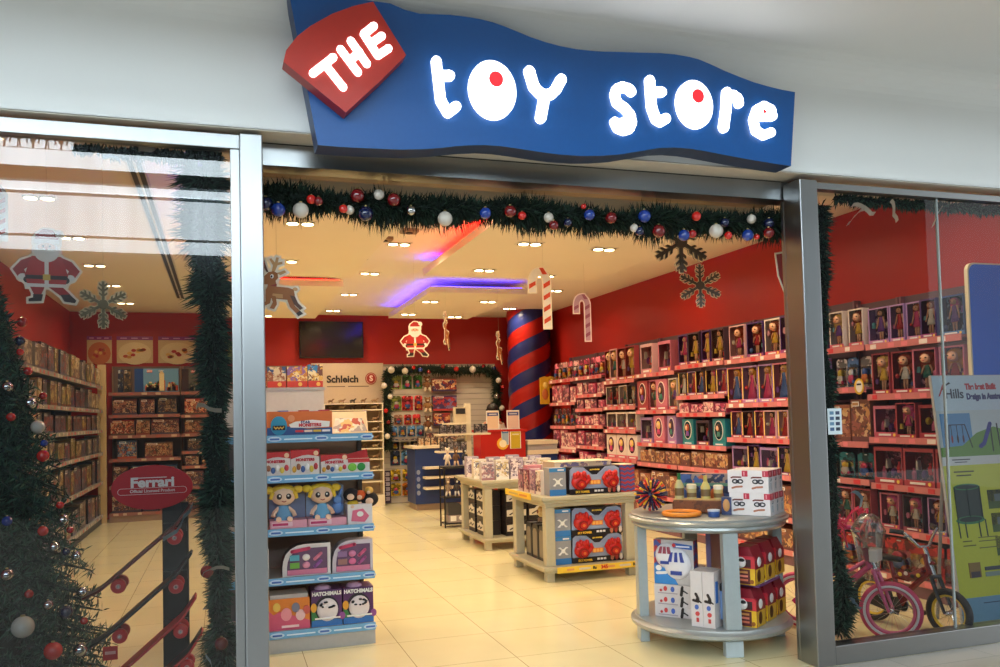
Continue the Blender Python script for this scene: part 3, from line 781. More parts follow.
def big_set(x, y, z, w, h, d, label, sky, cols, side, txt, kind):
    t = thing('brick_set_carton', label, 'toy box', (x, y, z), 0, 'brick-set cartons on the back wall')
    b = MB(); b.box(-w / 2, 0, 0, w / 2, d, h, col(*side, .3), front=col(*sky, .3)); b.box(-w / 2, -.002, 0, -w / 2 + w * .2, 0, h, col(*side, .3)); b.build('carton', t)
    a = MB(); rnd = random.Random(int(w * 1000))
    pal = [col(*c, .35) for c in cols]
    for k in range(26):
        bx = -w * .24 + w * .7 * rnd.random(); bh = h * (.12 + .22 * rnd.random()) * (1.5 if kind and abs(bx - w * .12) < .07 else 1)
        bw = w * (.03 + .04 * rnd.random())
        a.box(bx - bw, -.006, h * .06, bx + bw, -.001, h * .06 + bh, pal[k % len(pal)])
        a.box(bx - bw * .4, -.007, h * .06 + bh, bx + bw * .4, -.001, h * .06 + bh + h * .06, pal[(k + 1) % len(pal)])
    if kind: a.box(w * .06, -.008, h * .06, w * .17, -.001, h * .78, col(228, 208, 160, .4)); a.prism([(w * .05, h * .78), (w * .18, h * .78), (w * .115, h * .9)], -.008, -.001, col(214, 190, 140, .4))
    a.build('picture', t)
    lg = MB(); lg.box(-w * .22, -.005, h * .84, -w * .10, -.001, h * .95, col(210, 40, 36, .3)); lg.build('logo_block', t)
    text('lettering', 'LEGO', h * .085, WHITE, t, (-w * .16, -.0065, h * .895), bold=.001)
    text('lettering', txt, h * .09, WHITE if kind else col(220, 70, 60), t, (w * .1, -.004, h * .895), bold=.0012)
def topsets(loc, w, z):
    y = loc[1] + .03
    big_set(-.98, y, z + .001, .64, .37, .12, 'blue brick-set carton picturing a tan castle, top back shelf', (104, 150, 190), [(190, 80, 50), (220, 190, 130), (160, 60, 44), (90, 130, 90), (226, 200, 150)], (36, 70, 130), 'CITY', True)
    inst('toy_carton', flat_box([(60, 54, 50), (140, 110, 70), (90, 70, 50), (40, 36, 36)], .09, .36, .1, 'narrow dark carton', 2)[0], (-1.40, y, z + .001), 0, 'narrow dark carton at the left end of the top brick-set shelf', 'toy box', 'brick-set cartons on the back wall')
    inst('toy_carton', flat_box([(50, 60, 90), (150, 150, 150), (60, 50, 50), (30, 40, 70)], .07, .36, .1, 'narrow blue carton', 1)[0], (-1.50, y, z + .001), 0, 'narrow blue carton pressed against the castle carton, top shelf', 'toy box', 'brick-set cartons on the back wall')
brick_bay(-1.67, -.635, bz1, 'bay under the first posters', topsets, 5)
def topsets2(loc, w, z):
    big_set(-.36, loc[1] + .03, z + .001, .5, .36, .12, 'grey brick-set carton picturing a crowded battle, top back shelf', (96, 92, 80), [(70, 66, 60), (130, 120, 100), (110, 70, 50), (160, 150, 130), (60, 60, 56)], (60, 40, 40), 'STAR', False)
    inst('toy_carton', flat_box([(130, 90, 80), (220, 210, 200), (170, 60, 60), (90, 70, 60)], .34, .3, .15, 'pale rose carton', 1)[0], (.1, loc[1] + .03, z + .001), 0, 'pale rose carton right of the grey battle carton, top back shelf', 'toy box', 'brick-set cartons on the back wall')
brick_bay(-.63, .32, bz2, 'bay behind the vertical garland', topsets2, 9)
brick_bay(.325, 1.28, bz2, 'bay behind the blue-lipped display stand', None, 12)
# posters above
POS = [(-2.04, -1.68, 'first poster from the corner, orange bowl on cream', 0), (-1.607, -1.07, 'second poster from the corner, pale dish with red bow shape', 1), (-.99, -.414, 'third poster from the corner, pale dish with orange heap', 2), (-.347, .17, 'fourth poster from the corner, green and yellow plate', 3)]
for x0, x1, lb, k in POS:
    t = thing('wall_poster', lb + ' over the back shelves', 'poster', ((x0 + x1) / 2, YB, 2.48), 0, 'food-like posters on the red back wall')
    w = x1 - x0; h = .43
    MB().box(-w / 2, -.012, 0, w / 2, 0, h, col(216, 190, 140, .4) if k != 3 else col(110, 130, 60, .4)).build('panel', t)
    b = MB(); b.box(-w / 2, -.015, h * .86, w / 2, -.012, h, col(150, 50, 130, .4)); 
    for q in range(3): b.box(-w * .4 + q * w * .3, -.017, h * .91, -w * .22 + q * w * .3, -.014, h * .95, col(220, 160, 210))
    b.build('header', t)
    b = MB(); b.disc(0, h * .36, w * .46, h * .42, -.018, -.012, col(232, 210, 160, .4) if k in (1, 2) else (col(206, 120, 70, .4) if k == 0 else col(150, 160, 70, .4)), 24); 
    for q in range(9):
        a = q * .7 + k
        b.disc(w * .2 * cos(a) * (1 + .3 * (q % 2)), h * .36 + h * .14 * sin(a * 1.3), w * .07, h * .06, -.021, -.017, [col(196, 80, 40), col(214, 150, 60), col(190, 50, 40), col(236, 190, 90)][(q + k) % 4], 10)
    b.build('picture', t)

# ================================================================== television
t = thing('television', 'black wall-mounted television on the red back wall', 'television', (1.79, YB, 2.55))
MB().box(-.545, -.09, 0, .545, -.03, .63, col(20, 20, 22, .3)).build('frame', t, bev=.006)
MB().box(-.525, -.092, .02, .525, -.09, .61, col(12, 14, 22, .12)).build('screen', t)
MB().box(-.2, -.03, .15, .2, -.001, .45, DARK).build('wall_bracket', t)

# ================================================================== brand panel and figurine shelves
t = thing('brand_panel', 'beige wall panel with dark lettering and red round emblem above the animal figurines', 'sign', (2.06, YB - .03, 1.78))
MB().box(-.62, -.02, 0, .62, -.001, .68, col(196, 176, 152, .5)).build('board', t)
text('lettering', 'Schleich', .165, col(44, 36, 34, .5), t, (-.09, -.024, .40), bold=.006, sx=1.02)
b = MB(); b.disc(.40, .41, .10, .105, -.03, -.02, col(150, 50, 44, .4), 28); b.disc(.40, .41, .085, .09, -.034, -.03, col(204, 176, 156, .4), 28); b.disc(.40, .41, .078, .083, -.038, -.034, col(160, 50, 44, .4), 28); b.build('emblem', t)
text('lettering', 'S', .13, col(236, 210, 196), t, (.40, -.040, .41), bold=.005)
b = MB(); b.box(-.36, -.022, .27, -.05, -.02, .285, col(110, 92, 80)); b.box(.0, -.022, .27, .36, -.02, .285, col(110, 92, 80)); b.build('strapline', t)
CW = col(226, 214, 190, .5)
zs = [1.76, 1.65, 1.45, 1.275, 1.13, .99, .81, .62, .43]
t = thing('figurine_shelving', 'cream narrow-tiered shelving for animal figurines below the beige brand panel', 'shelving', (2.1, 10.08, 0))
MB().box(-.5, .34, 0, .5, .36, 1.78, col(170, 150, 128, .6)).build('back_panel', t)
MB().box(-.5, .0, 0, .5, .34, .19, CW).build('base_cabinet', t)
for s in (-1, 1): MB().box(s * .49 - .01, .02, .19, s * .49 + .01, .34, 1.76, CW).build('upright', t)
for z in zs: MB().box(-.48, 0, z - .018, .48, .34, z, CW).build('shelf', t)
def animal(k):
    def mk():
        c = [(120, 90, 60), (70, 60, 54), (150, 120, 90), (96, 70, 50), (60, 50, 44), (180, 160, 130)][k % 6]
        m = col(*c, .6); b = MB(); L = .075 + .012 * (k % 3)
        b.ball((0, 0, .062), (L * .62, .026, .027), m, 8, 6)
        for sx in (-1, 1):
            for sy in (-1, 1): b.tube([(sx * L * .42, sy * .014, .06), (sx * L * .44, sy * .014, .002)], [.011, .007], m, 5)
        b.tube([(L * .5, 0, .07), (L * .72, 0, .095)], [.018, .013], m, 6); b.ball((L * .82, 0, .10), (.024, .014, .014), m, 6, 5)
        b.tube([(-L * .6, 0, .07), (-L * .75, 0, .045)], [.006, .004], m, 5)
        me = b.mesh('animal_figurine', True); me.transform(Matrix.Diagonal((.8, .8, .72, 1))); return [('figurine', me)]
    return lib(('animal', k), mk)
for q, z in enumerate(zs[:8]):
    for i in range(5):
        k = (q * 3 + i * 2) % 6
        cn = ['brown', 'dark', 'tan', 'chestnut', 'blackish', 'pale'][k % 6]
        inst('animal_figurine', animal(k), (1.72 + i * .185, 10.16 + .03 * (i % 2), z + .001), .25 * (i % 3) - .2, '%s animal figurine, %s along the %s cream figurine shelf' % (cn, ORD[i], ORD[q]), 'figurine', 'animal figurines on cream shelves')

# ================================================================== slat wall display with hanging packs
def hang(px, z, w, h, c, label, k=0, name='hanging_pack', y=YB - .03):
    parts = blister(c, w, h, .06, label, k)[0]
    return inst(name, parts, (px, y - .065, z), 0, label, 'toy pack', 'packs hanging on the slat wall')
LIME, GRN, RD, BLU, DKB, YEL = (150, 160, 70), (70, 130, 60), (190, 50, 54), (90, 140, 190), (46, 60, 96), (214, 176, 50)
rows = [(2.00, .24, [(2.90, .19, LIME, 'lime green'), (3.10, .17, GRN, 'green'), (3.29, .16, GRN, 'smaller green')], 'top row by the garland'),
        (1.62, .26, [(2.90, .18, LIME, 'pale lime'), (3.10, .20, RD, 'bright red'), (3.30, .14, RD, 'dark red')], 'second row by the garland'),
        (1.37, .18, [(2.93, .15, (150, 110, 90), 'brown mixed'), (3.10, .13, RD, 'small red'), (3.26, .14, RD, 'crimson')], 'third row by the garland'),
        (1.16, .19, [(2.84, .14, BLU, 'pale blue'), (3.0, .14, BLU, 'sky blue'), (3.16, .14, BLU, 'light blue'), (3.32, .13, BLU, 'grey blue')], 'fourth row of the slat wall'),
        (.93, .19, [(2.86, .15, DKB, 'navy'), (3.04, .14, (96, 90, 100), 'grey brown'), (3.22, .14, DKB, 'dark blue')], 'fifth row of the slat wall'),
        (.66, .26, [(2.86, .17, DKB, 'black and navy'), (3.06, .18, BLU, 'wide blue'), (3.26, .16, BLU, 'blue and white')], 'sixth row of the slat wall'),
        (.38, .21, [(2.86, .18, YEL, 'olive yellow'), (3.07, .17, YEL, 'yellow'), (3.26, .14, YEL, 'amber')], 'row of yellow packs, upper'),
        (.13, .22, [(2.86, .18, YEL, 'green yellow'), (3.07, .18, (206, 120, 40), 'orange'), (3.26, .14, YEL, 'golden')], 'row of yellow packs, lower')]
for ri, (z, h, its, rn) in enumerate(rows):
    for k, (x, w, c, cn) in enumerate(its):
        hang(x, z, w, h, c, '%s hanging toy pack, %s' % (cn, rn), (ri + k) % 5)
for k, (z, h) in enumerate([(1.95, .22), (1.60, .27), (1.34, .22)]):
    nm = ['topmost', 'middle', 'lowest']
    inst('toy_carton', flat_box([(150, 50, 46), (200, 140, 90), (100, 40, 50), (220, 190, 150), (60, 50, 90)] if k != 1 else [(70, 50, 90), (150, 50, 60), (120, 110, 150), (180, 60, 60)], .44 if k < 2 else .3, h, .1, 'red printed carton', k, 20)[0], (3.76 if k < 2 else 3.70, YB - .14, z), 0, '%s of three red printed cartons on the slat wall' % nm[k], 'toy box', 'red cartons on the slat wall')
def plush(c1, c2):
    def mk():
        a, b2 = col(*c1, .9), col(*c2, .9); b = MB()
        b.ball((0, 0, .11), (.055, .045, .075), a, 10, 8); b.ball((0, -.01, .215), (.05, .045, .045), a, 10, 8); b.ball((0, -.05, .205), (.022, .02, .018), b2, 8, 6)
        for s in (-1, 1):
            b.ball((s * .042, 0, .255), (.018, .012, .02), a, 8, 6); b.tube([(s * .045, -.01, .155), (s * .085, -.03, .10)], [.02, .015], a, 6); b.tube([(s * .03, -.02, .06), (s * .05, -.05, .005)], [.025, .02], b2, 6)
            b.ball((s * .018, -.045, .228), .007, BLACK, 6, 4)
        return [('plush', b.mesh('plush_toy', True))]
    return lib(('plush', c1, c2), mk)
def plush_small(c1, c2):
    def mk():
        me = plush(c1, c2)[0][1].copy(); me.transform(Matrix.Diagonal((.58, .62, .95, 1))); return [('plush', me)]
    return lib(('plush_small', c1, c2), mk)
for k, z in enumerate([1.95, 1.58, 1.25]):
    inst('plush_toy', plush([(120, 80, 50), (150, 110, 70), (110, 70, 44)][k], (220, 200, 170)), (3.435, YB - .16, z), 0, 'brown plush toy with pale muzzle, %s of three hung beside the packs' % ['highest', 'middle', 'lowest'][k], 'plush toy', 'plush toys on the slat wall')
# vertical banner at the display's foot
def banner(x, y, w, c, lb):
    t = thing('vertical_banner', lb, 'banner', (x, y, .02))
    MB().box(-w / 2, 0, 0, w / 2, .03, .56, col(*c, .5)).build('board', t)
    b = MB()
    for k in range(6):
        z = .05 + k * .085
        [b.stroke([(-.03, z), (.03, z), (.03, z + .05), (-.03, z + .05)], .012, -.004, 0, col(200, 190, 200)), b.disc(0, z + .03, .03, .03, -.004, 0, col(180, 170, 190), 10)][0 if k % 2 else 1]
    b.build('lettering', t)
banner(2.70, 10.36, .12, (54, 36, 60), 'dark purple vertical banner with pale letters beside the yellow packs')
# dark divider shelf above the yellow packs
tag(MB().box(2.78, YB - .25, 1.08, 4.2, YB - .031, 1.10, col(130, 122, 112)).build('slat_wall_shelf'), 'grey slat wall shelf below the light blue packs', 'shelf')
for k in range(7):
    inst('toy_carton', flat_box([(60, 54, 60), (150, 110, 90), (110, 60, 60), (190, 170, 140)], .1, .12, .08, 'small dark carton', k % 3, 30)[0], (3.44 + k * .105, YB - .2, 1.101), 0, 'small dark carton, %s along the grey slat wall shelf' % ORD[k], 'toy box', 'small cartons on the slat wall shelf')

# ================================================================== counters
NAVY = col(26, 52, 112, .4); CTOP = col(222, 210, 186, .35)
t = thing('blue_counter', 'navy blue counter with cream top and three cream ledges at the back', 'counter', (3.3, 9.12, 0))
MB().box(-.36, .03, 0, .5, .6, .10, col(150, 130, 110)).build('plinth', t)
MB().box(-.38, 0, .10, .55, .62, .99, NAVY).build('body', t)
MB().box(-.42, -.03, .99, .58, .65, 1.03, CTOP).build('worktop', t)
for z in (.70, .545, .375): MB().box(-.26, -.2, z - .035, .4, 0, z, CTOP).build('ledge', t)
b = MB()
for k in range(4): b.disc(-.33, .28 + k * .11, .03, .04, -.004, 0, col(130, 140, 170), 12)
b.build('lettering', t)
for k in range(6):
    inst('toy_carton', flat_box([(80, 60, 54), (170, 130, 100), (60, 50, 60), (200, 180, 150)], .09, .13, .09, 'little brown carton', k % 3, 34)[0], (3.05 + k * .11, 9.24, 1.031), 0, 'little brown carton, %s along the blue counter top' % ORD[k], 'toy box', 'small cartons on the blue counter')
t = thing('red_counter', 'bright red cash counter in front of the striped pillar', 'counter', (4.15, 8.4, 0))
MB().box(-.34, 0, 0, .40, .4, 1.24, col(176, 28, 22, .4)).build('body', t)
MB().box(-.36, -.02, 1.24, .42, .42, 1.27, col(186, 34, 26, .35)).build('worktop', t)
MB().disc(.02, 1.05, .095, .095, -.012, 0, col(232, 180, 60, .4), 24).build('round_sticker', t)
MB().disc(.02, 1.05, .06, .06, -.016, -.012, col(236, 226, 200, .4), 20).build('sticker_centre', t)
t = thing('blue_white_counter', 'blue counter with white banded top beside the striped pillar', 'counter', (4.87, 8.4, 0))
MB().box(-.28, 0, 0, .22, .5, .86, NAVY).build('body', t)
MB().box(-.29, -.02, .86, .23, .52, .93, CTOP).build('lower_band', t)
MB().box(-.28, 0, .93, .22, .5, 1.02, col(160, 160, 166, .4)).build('middle_band', t)
MB().box(-.29, -.02, 1.02, .23, .52, 1.08, CTOP).build('upper_band', t)
# card holders
def card(x, y, z, w, h, lb, hc, bc, foot=True):
    t = thing('sign_card', lb, 'sign', (x, y, z))
    if foot: MB().box(-w / 2, -.03, 0, w / 2, .05, .012, col(220, 220, 220, .3)).build('foot', t)
    MB().box(-w / 2, 0, .01, w / 2, .008, h, WHITE).build('frame', t)
    b = MB(); b.box(-w * .43, -.003, h * .05, w * .43, 0, h * .95, col(*bc, .5)); b.box(-w * .43, -.005, h * .72, w * .43, -.003, h * .9, col(*hc, .5))
    b.box(-w * .3, -.007, h * .79, w * .3, -.005, h * .83, WHITE); b.build('print', t)
    return t
card(4.03, 8.45, 1.271, .21, .30, 'white framed card with blue heading, left on the red counter', (60, 80, 150), (224, 196, 170))
card(4.37, 8.45, 1.271, .21, .30, 'white framed card with blue heading and red seal by the column', (60, 80, 150), (220, 190, 180))
t = card(4.38, 8.388, .955, .18, .29, 'yellow notice fixed to the front of the red counter', (206, 180, 60), (196, 170, 44), False)
t = card(4.21, 8.388, 1.02, .12, .27, 'blue and white notice beside the yellow one on the red counter', (60, 110, 180), (150, 170, 200), False)

# tiered display stand with post
t = thing('post_display_stand', 'cream post display stand with tiers of small dark goods', 'display stand', (3.40, 7.7, 0))
MB().box(-.04, -.04, 0, .04, .04, 1.68, CW).build('post', t)
MB().box(-.35, -.25, 0, .35, .25, .04, CW).build('base', t)
for x0, x1, z in ((-.48, .30, 1.245), (-.48, -.04, 1.0), (-.36, -.04, 1.40)):
    MB().box(x0, -.16, z - .025, x1, .1, z, CW).build('tier', t)
MB().box(-.2, -.06, 1.40, -.04, .06, 1.63, col(200, 186, 160)).build('mirror_board', t)
MB().box(-.19, -.064, 1.53, -.05, -.06, 1.61, DARK).build('mirror', t)
for k, (x, z) in enumerate([(-.40, 1.246), (-.30, 1.246), (-.20, 1.246), (-.10, 1.246), (.12, 1.246), (.22, 1.246), (-.40, 1.001), (-.30, 1.001), (-.20, 1.001), (-.10, 1.001)]):
    wh = 'upper' if z > 1.1 else 'lower'
    inst('boxed_goods', flat_box([(40, 40, 50), (110, 110, 120), (60, 50, 60), (160, 150, 150)], .085, .13 if k != 7 else .18, .08, 'small dark boxed item', k % 3, 40)[0], (3.40 + x, 7.57, z + .001), 0, 'small dark boxed item, %s along the %s tier of the post display stand' % (ORD[k if k < 6 else k - 6], wh), 'goods', 'goods on the post display stand')

# ================================================================== striped column
def candy():
    m, nt, p = new_mat('candy_spiral')
    p.inputs['Roughness'].default_value = .3
    tc = nt.nodes.new('ShaderNodeTexCoord'); sp = nt.nodes.new('ShaderNodeSeparateXYZ'); nt.links.new(tc.outputs['Object'], sp.inputs[0])
    def mt(op, a, b=None):
        n = nt.nodes.new('ShaderNodeMath'); n.operation = op
        for i, x in enumerate((a, b)):
            if x is None: continue
            if isinstance(x, (int, float)): n.inputs[i].default_value = x
            else: nt.links.new(x, n.inputs[i])
        return n.outputs[0]
    ang = mt('MULTIPLY', mt('ARCTAN2', sp.outputs[1], sp.outputs[0]), 1 / PI)
    v = mt('SUBTRACT', mt('MULTIPLY', sp.outputs[2], 1 / .52), ang)
    f = mt('GREATER_THAN', mt('FRACT', v), .5)
    mx = nt.nodes.new('ShaderNodeMix'); mx.data_type = 'RGBA'; mx.inputs['A'].default_value = rgb(160, 26, 18); mx.inputs['B'].default_value = rgb(30, 40, 100)
    nt.links.new(f, mx.inputs['Factor']); nt.links.new(mx.outputs['Result'], p.inputs['Base Color'])
    bp = nt.nodes.new('ShaderNodeBump'); bp.inputs['Strength'].default_value = .35; bp.inputs['Distance'].default_value = .05
    nt.links.new(mt('ABSOLUTE', mt('SUBTRACT', mt('FRACT', mt('MULTIPLY', v, 2.0)), .5)), bp.inputs['Height']); nt.links.new(bp.outputs[0], p.inputs['Normal'])
    return m
# the spiral is built as swollen bands: radius ripples with height and turn
b = MB(); n = 40; zz = [k * .05 for k in range(67)]
vs = []; fs = []
for z in zz:
    for i in range(n):
        a = 2 * PI * i / n; aa = math.atan2(sin(a), cos(a))
        v = z / .52 - aa / PI
        r = .365 + .018 * abs(sin(PI * v * 2))
        vs.append((r * cos(a), r * sin(a), min(z, 3.295)))
for k in range(len(zz) - 1):
    for i in range(n): fs.append((k * n + i, k * n + (i + 1) % n, (k + 1) * n + (i + 1) % n, (k + 1) * n + i))
b.add(vs, fs, candy())
tag(b.build('striped_pillar', None, (5.10, 9.6, 0), smooth=True), 'round pillar wrapped in a red and blue candy spiral', 'pillar', kind='thing')

# ================================================================== person behind the counter
def skin_body(name, verts, edges, radii, mat, parent, sub=2):
    me = bpy.data.meshes.new(name); me.from_pydata(verts, edges, []); me.materials.append(mat)
    o = bpy.data.objects.new(name, me); COL.objects.link(o)
    if parent is not None: o.parent = parent
    m = o.modifiers.new('skin', 'SKIN'); m.use_smooth_shade = True
    for i, r in enumerate(radii):
        sv = me.skin_vertices[0].data[i]; sv.radius = r if isinstance(r, tuple) else (r, r); sv.use_root = (i == 0)
    s = o.modifiers.new('sub', 'SUBSURF'); s.levels = sub; s.render_levels = sub
    return o
pt = thing('person', 'dark-haired person in white top standing behind the red counter', 'person', (4.31, 9.32, 0), .15); pt.scale = (.965, .965, .965)
V = [(0, 0, .95), (0, 0, 1.10), (0, 0, 1.28), (0, 0, 1.40), (0, 0, 1.47), (0, -.015, 1.56), (0, -.02, 1.66),
     (.10, 0, .90), (.10, -.01, .50), (.10, .02, .08), (.11, -.10, .03), (-.10, 0, .90), (-.10, -.01, .50), (-.10, .02, .08), (-.11, -.10, .03),
     (.17, 0, 1.39), (.22, .0, 1.13), (.17, -.18, 1.0), (.12, -.24, 1.02), (-.17, 0, 1.39), (-.22, .0, 1.13), (-.17, -.18, 1.0), (-.12, -.24, 1.02)]
E_ = [(0, 1), (1, 2), (2, 3), (3, 4), (4, 5), (5, 6), (0, 7), (7, 8), (8, 9), (9, 10), (0, 11), (11, 12), (12, 13), (13, 14), (3, 15), (15, 16), (16, 17), (17, 18), (3, 19), (19, 20), (20, 21), (21, 22)]
Rr = [(.15, .11), (.13, .10), (.16, .11), (.13, .09), .055, (.07, .085), (.075, .09), .085, .06, .04, .035, .085, .06, .04, .035, .055, .042, .032, .03, .055, .042, .032, .03]
bo = skin_body('body', V, E_, Rr, col(176, 120, 92, .5), pt)
b = MB(); b.ball((0, .005, 1.665), (.098, .115, .105), col(24, 18, 18, .5), 16, 10); b.box(-.08, .03, 1.5, .08, .10, 1.66, col(24, 18, 18, .5)); b.build('hair', pt, smooth=True)
b = MB(); b.lathe([(.17, .86), (.165, 1.0), (.155, 1.12), (.18, 1.28), (.17, 1.38), (.075, 1.455)], col(226, 214, 200, .7), n=20, sy=.72)
for s in (-1, 1): b.tube([(s * .15, 0, 1.39), (s * .20, 0, 1.28), (s * .225, 0, 1.15)], [.065, .06, .055], col(226, 214, 200, .7), 10)
b.build('shirt', pt, smooth=True)
b = MB()
for s in (-1, 1): b.ball((s * .032, -.103, 1.635), .010, BLACK, 8, 6)
b.ball((0, -.118, 1.605), (.012, .016, .018), col(176, 120, 92, .5), 8, 6); b.ball((0, -.105, 1.57), (.024, .008, .007), col(150, 70, 66), 8, 5)
for s in (-1, 1): b.ball((s * .086, -.015, 1.62), (.012, .02, .028), col(176, 120, 92, .5), 8, 6)
b.build('face', pt, smooth=True)
for s in (-1, 1):
    h = MB(); h.ball((s * .105, -.27, 1.022), (.03, .045, .014), col(176, 120, 92, .5), 10, 6)
    for k in range(4): h.tube([(s * (.085 + .014 * k), -.30, 1.022), (s * (.083 + .014 * k), -.335 - .006 * (k in (1, 2)), 1.018), (s * (.082 + .014 * k), -.36 - .01 * (k in (1, 2)), 1.008)], [.0085, .008, .006], col(176, 120, 92, .5), 6)
    h.tube([(s * .08, -.255, 1.02), (s * .062, -.285, 1.016), (s * .056, -.31, 1.010)], [.010, .009, .007], col(176, 120, 92, .5), 6)
    h.build('hand', pt, smooth=True)

# plush rack on the floor by the second table
t = thing('plush_rack', 'small dark wire rack hung with plush toys near the second table', 'rack', (3.02, 7.0, 0))
b = MB()
for sx in (-.2, .2):
    for sy in (-.12, .12): b.tube([(sx, sy, 0), (sx, sy, .82)], .011, BLACK, 6)
MB().box(-.2, -.12, .812, .2, .12, .82, DARK).build('tray', t)
for z in (.05, .4, .8):
    b.tube([(-.2, -.12, z), (.2, -.12, z), (.2, .12, z), (-.2, .12, z)], .008, BLACK, 6, True)
b.build('frame', t)
MB().box(-.165, -.115, .05, .165, .115, .06, DARK).build('tray', t); MB().box(-.19, -.115, .40, .19, .115, .41, DARK).build('tray', t)
for k in range(6):
    c = [((150, 130, 110), (230, 220, 200)), ((70, 66, 70), (230, 230, 230)), ((200, 120, 70), (240, 220, 200)), ((226, 214, 196), (200, 180, 160)), ((110, 80, 60), (220, 190, 160)), ((60, 60, 66), (200, 200, 200))][k]
    inst('plush_toy', plush_small(*c), (2.90 + .12 * (k % 3), 7.0, .412 if k < 3 else .822), -.2 + .2 * (k % 3), '%s plush toy on the small dark wire rack' % ['beige', 'charcoal and white', 'orange', 'cream', 'brown', 'black and grey'][k], 'plush toy', 'plush toys on the wire rack')
t = thing('carry_case_toy', 'white and grey boxed toy with orange corner at the foot of the wire rack', 'toy box', (3.0, 6.98, .062), .0)
b = MB(); b.box(-.13, -.08, 0, .13, .08, .1, col(150, 140, 140, .4)); b.prism([(-.13, .1), (.13, .1), (.13, .16), (.02, .26), (-.13, .26)], -.08, .08, col(60, 60, 64, .4)); b.build('carton', t)
b = MB(); b.box(-.1, -.084, .02, -.02, -.08, .09, WHITE); b.ball((.05, -.08, .06), (.035, .006, .03), WHITE, 8, 6); b.ball((.1, -.08, .05), (.02, .006, .025), col(220, 120, 60), 8, 6); b.build('print', t)

# tall yellow hanging packs on the end of the doll wall, by the striped pillar
for k, (x, z) in enumerate([(5.04, 1.66), (5.16, 1.92)]):
    t = thing('yellow_hanging_pack', ['taller yellow hanging pack between the striped pillar and the doll wall', 'small yellow hanging pack above the taller one by the pillar'][k], 'toy pack', (x, 8.74, z), .1, 'yellow packs by the pillar')
    w, h = (.17, .46) if k == 0 else (.12, .2)
    MB().prism([(-w / 2, 0), (w / 2, 0), (w / 2, h * .94), (0, h), (-w / 2, h * .94)], 0, .02, col(206, 160, 40, .4)).build('card', t)
    b = MB(); b.ball((0, -.004, h * .35), (w * .34, .02, h * .2), col(180, 100, 50, .4), 10, 7); b.ball((.01, -.006, h * .68), (w * .26, .018, h * .12), col(226, 200, 110, .4), 10, 7); b.build('toy', t, smooth=True)
# ================================================================== display stand with blue shelf lips by the entrance
LIPB = col(110, 170, 214, .35); GST = col(176, 174, 172, .45); GIN = col(120, 110, 108, .6)
gx, gy = .475, 1.55
t = thing('display_stand', 'grey shop display stand with pale blue shelf lips inside the entrance', 'display stand', (gx, gy, 0))
GZ = [1.40, 1.14, .795, .48, .14]
MB().box(-.46, .47, 0, .475, .50, 1.46, GIN).build('back_panel', t)
for s in (-1, 1): MB().box(s * .455 - .015, .43, 0, s * .455 + .015, .47, 1.46, DARK).build('upright', t)
MB().box(-.475, .012, 0, .475, .47, .115, GST).build('base', t)
for q, z in enumerate(GZ):
    MB().box(-.475, .008, z - .02, .475, .43, z, GST).build('shelf', t)
    b = MB(); b.box(-.475, -.006, z - .046, .475, .006, z + .002, LIPB); lip = b.build('shelf_lip', t)
    b = MB()
    for k in range(3): b.box(-.40 + k * .30, -.008, z - .028, -.22 + k * .30, -.005, z - .020, col(220, 236, 246))
    for k in range(3):
        b.disc(-.16 + k * .30, z - .022, .045, .016, -.010, -.005, col(190, 216, 236), 14); b.box(-.19 + k * .30, -.012, z - .028, -.13 + k * .30, -.009, z - .016, col(70, 110, 190))
    b.build('lip_print', lip)
def at(x): return gx + x
def pbox(name, label, x, z, w, h, d, c, cat='toy box', y=.03, rz=0, **fm):
    t = thing(name, label, cat, (gx + x, gy + y, z + .001), rz, 'products on the entrance display stand')
    b = MB(); b.box(-w / 2, 0, 0, w / 2, d, h, col(*c, .35), **fm); b.build('carton', t); return t
# --- top shelf: orange monster egg box and cream bag; tins at the left
t = pbox('toy_carton', 'orange and blue carton with a blue egg and monster lettering, top stand shelf', .005, 1.40, .42, .155, .16, (214, 110, 40))
b = MB(); b.prism([(-.21, 0), (.21, 0), (.21, .045), (.05, .04), (-.05, .055), (-.1, .06), (-.21, .05)], -.002, 0, col(40, 80, 140, .35)); b.prism([(-.06, .05), (.05, .045), (.19, .05), (.195, .085), (.08, .098), (-.03, .088), (-.07, .07)], -.004, -.001, WHITE); b.build('front_print', t)
b = MB(); b.disc(-.135, .064, .052, .062, -.010, -.001, col(40, 140, 180, .35), 24); b.box(-.175, -.014, .035, -.095, -.009, .065, BLACK); 
b.stroke([(-.165, .056), (-.155, .044), (-.145, .054), (-.135, .044), (-.125, .054), (-.115, .044), (-.105, .056)], .007, -.017, -.013, col(240, 190, 80)); b.build('egg_picture', t)
text('lettering', 'STAR', .022, col(40, 60, 120), t, (.035, -.006, .083), bold=.0012, space=1.2)
text('lettering', 'MONSTERS', .028, col(200, 40, 50), t, (.065, -.006, .063), bold=.0016, space=1.05)
b = MB(); 
for k, c in enumerate([(210, 60, 70), (236, 210, 190), (220, 180, 60), (230, 230, 236)]): b.box(-.03 + k * .058, -.005, .018, .022 + k * .058, -.002, .032, col(*c))
b.disc(-.055, .11, .022, .022, -.006, 0, col(226, 150, 100), 16); b.build('badge_row', t)
b = MB()
for k, c in enumerate([(190, 60, 60), (80, 120, 180), (220, 180, 190), (200, 70, 60), (120, 150, 200), (200, 60, 80)]): b.box(-.2 + k * .067, .0, .155, -.14 + k * .067, .155, .157 + .006 * (k % 2), col(*c))
b.build('lid_print', t)
t = thing('zip_bag', 'cream printed plastic bag of toys leaning on top stand shelf', 'toy bag', (at(.335), gy + .06, 1.401), -.06, 'products on the entrance display stand')
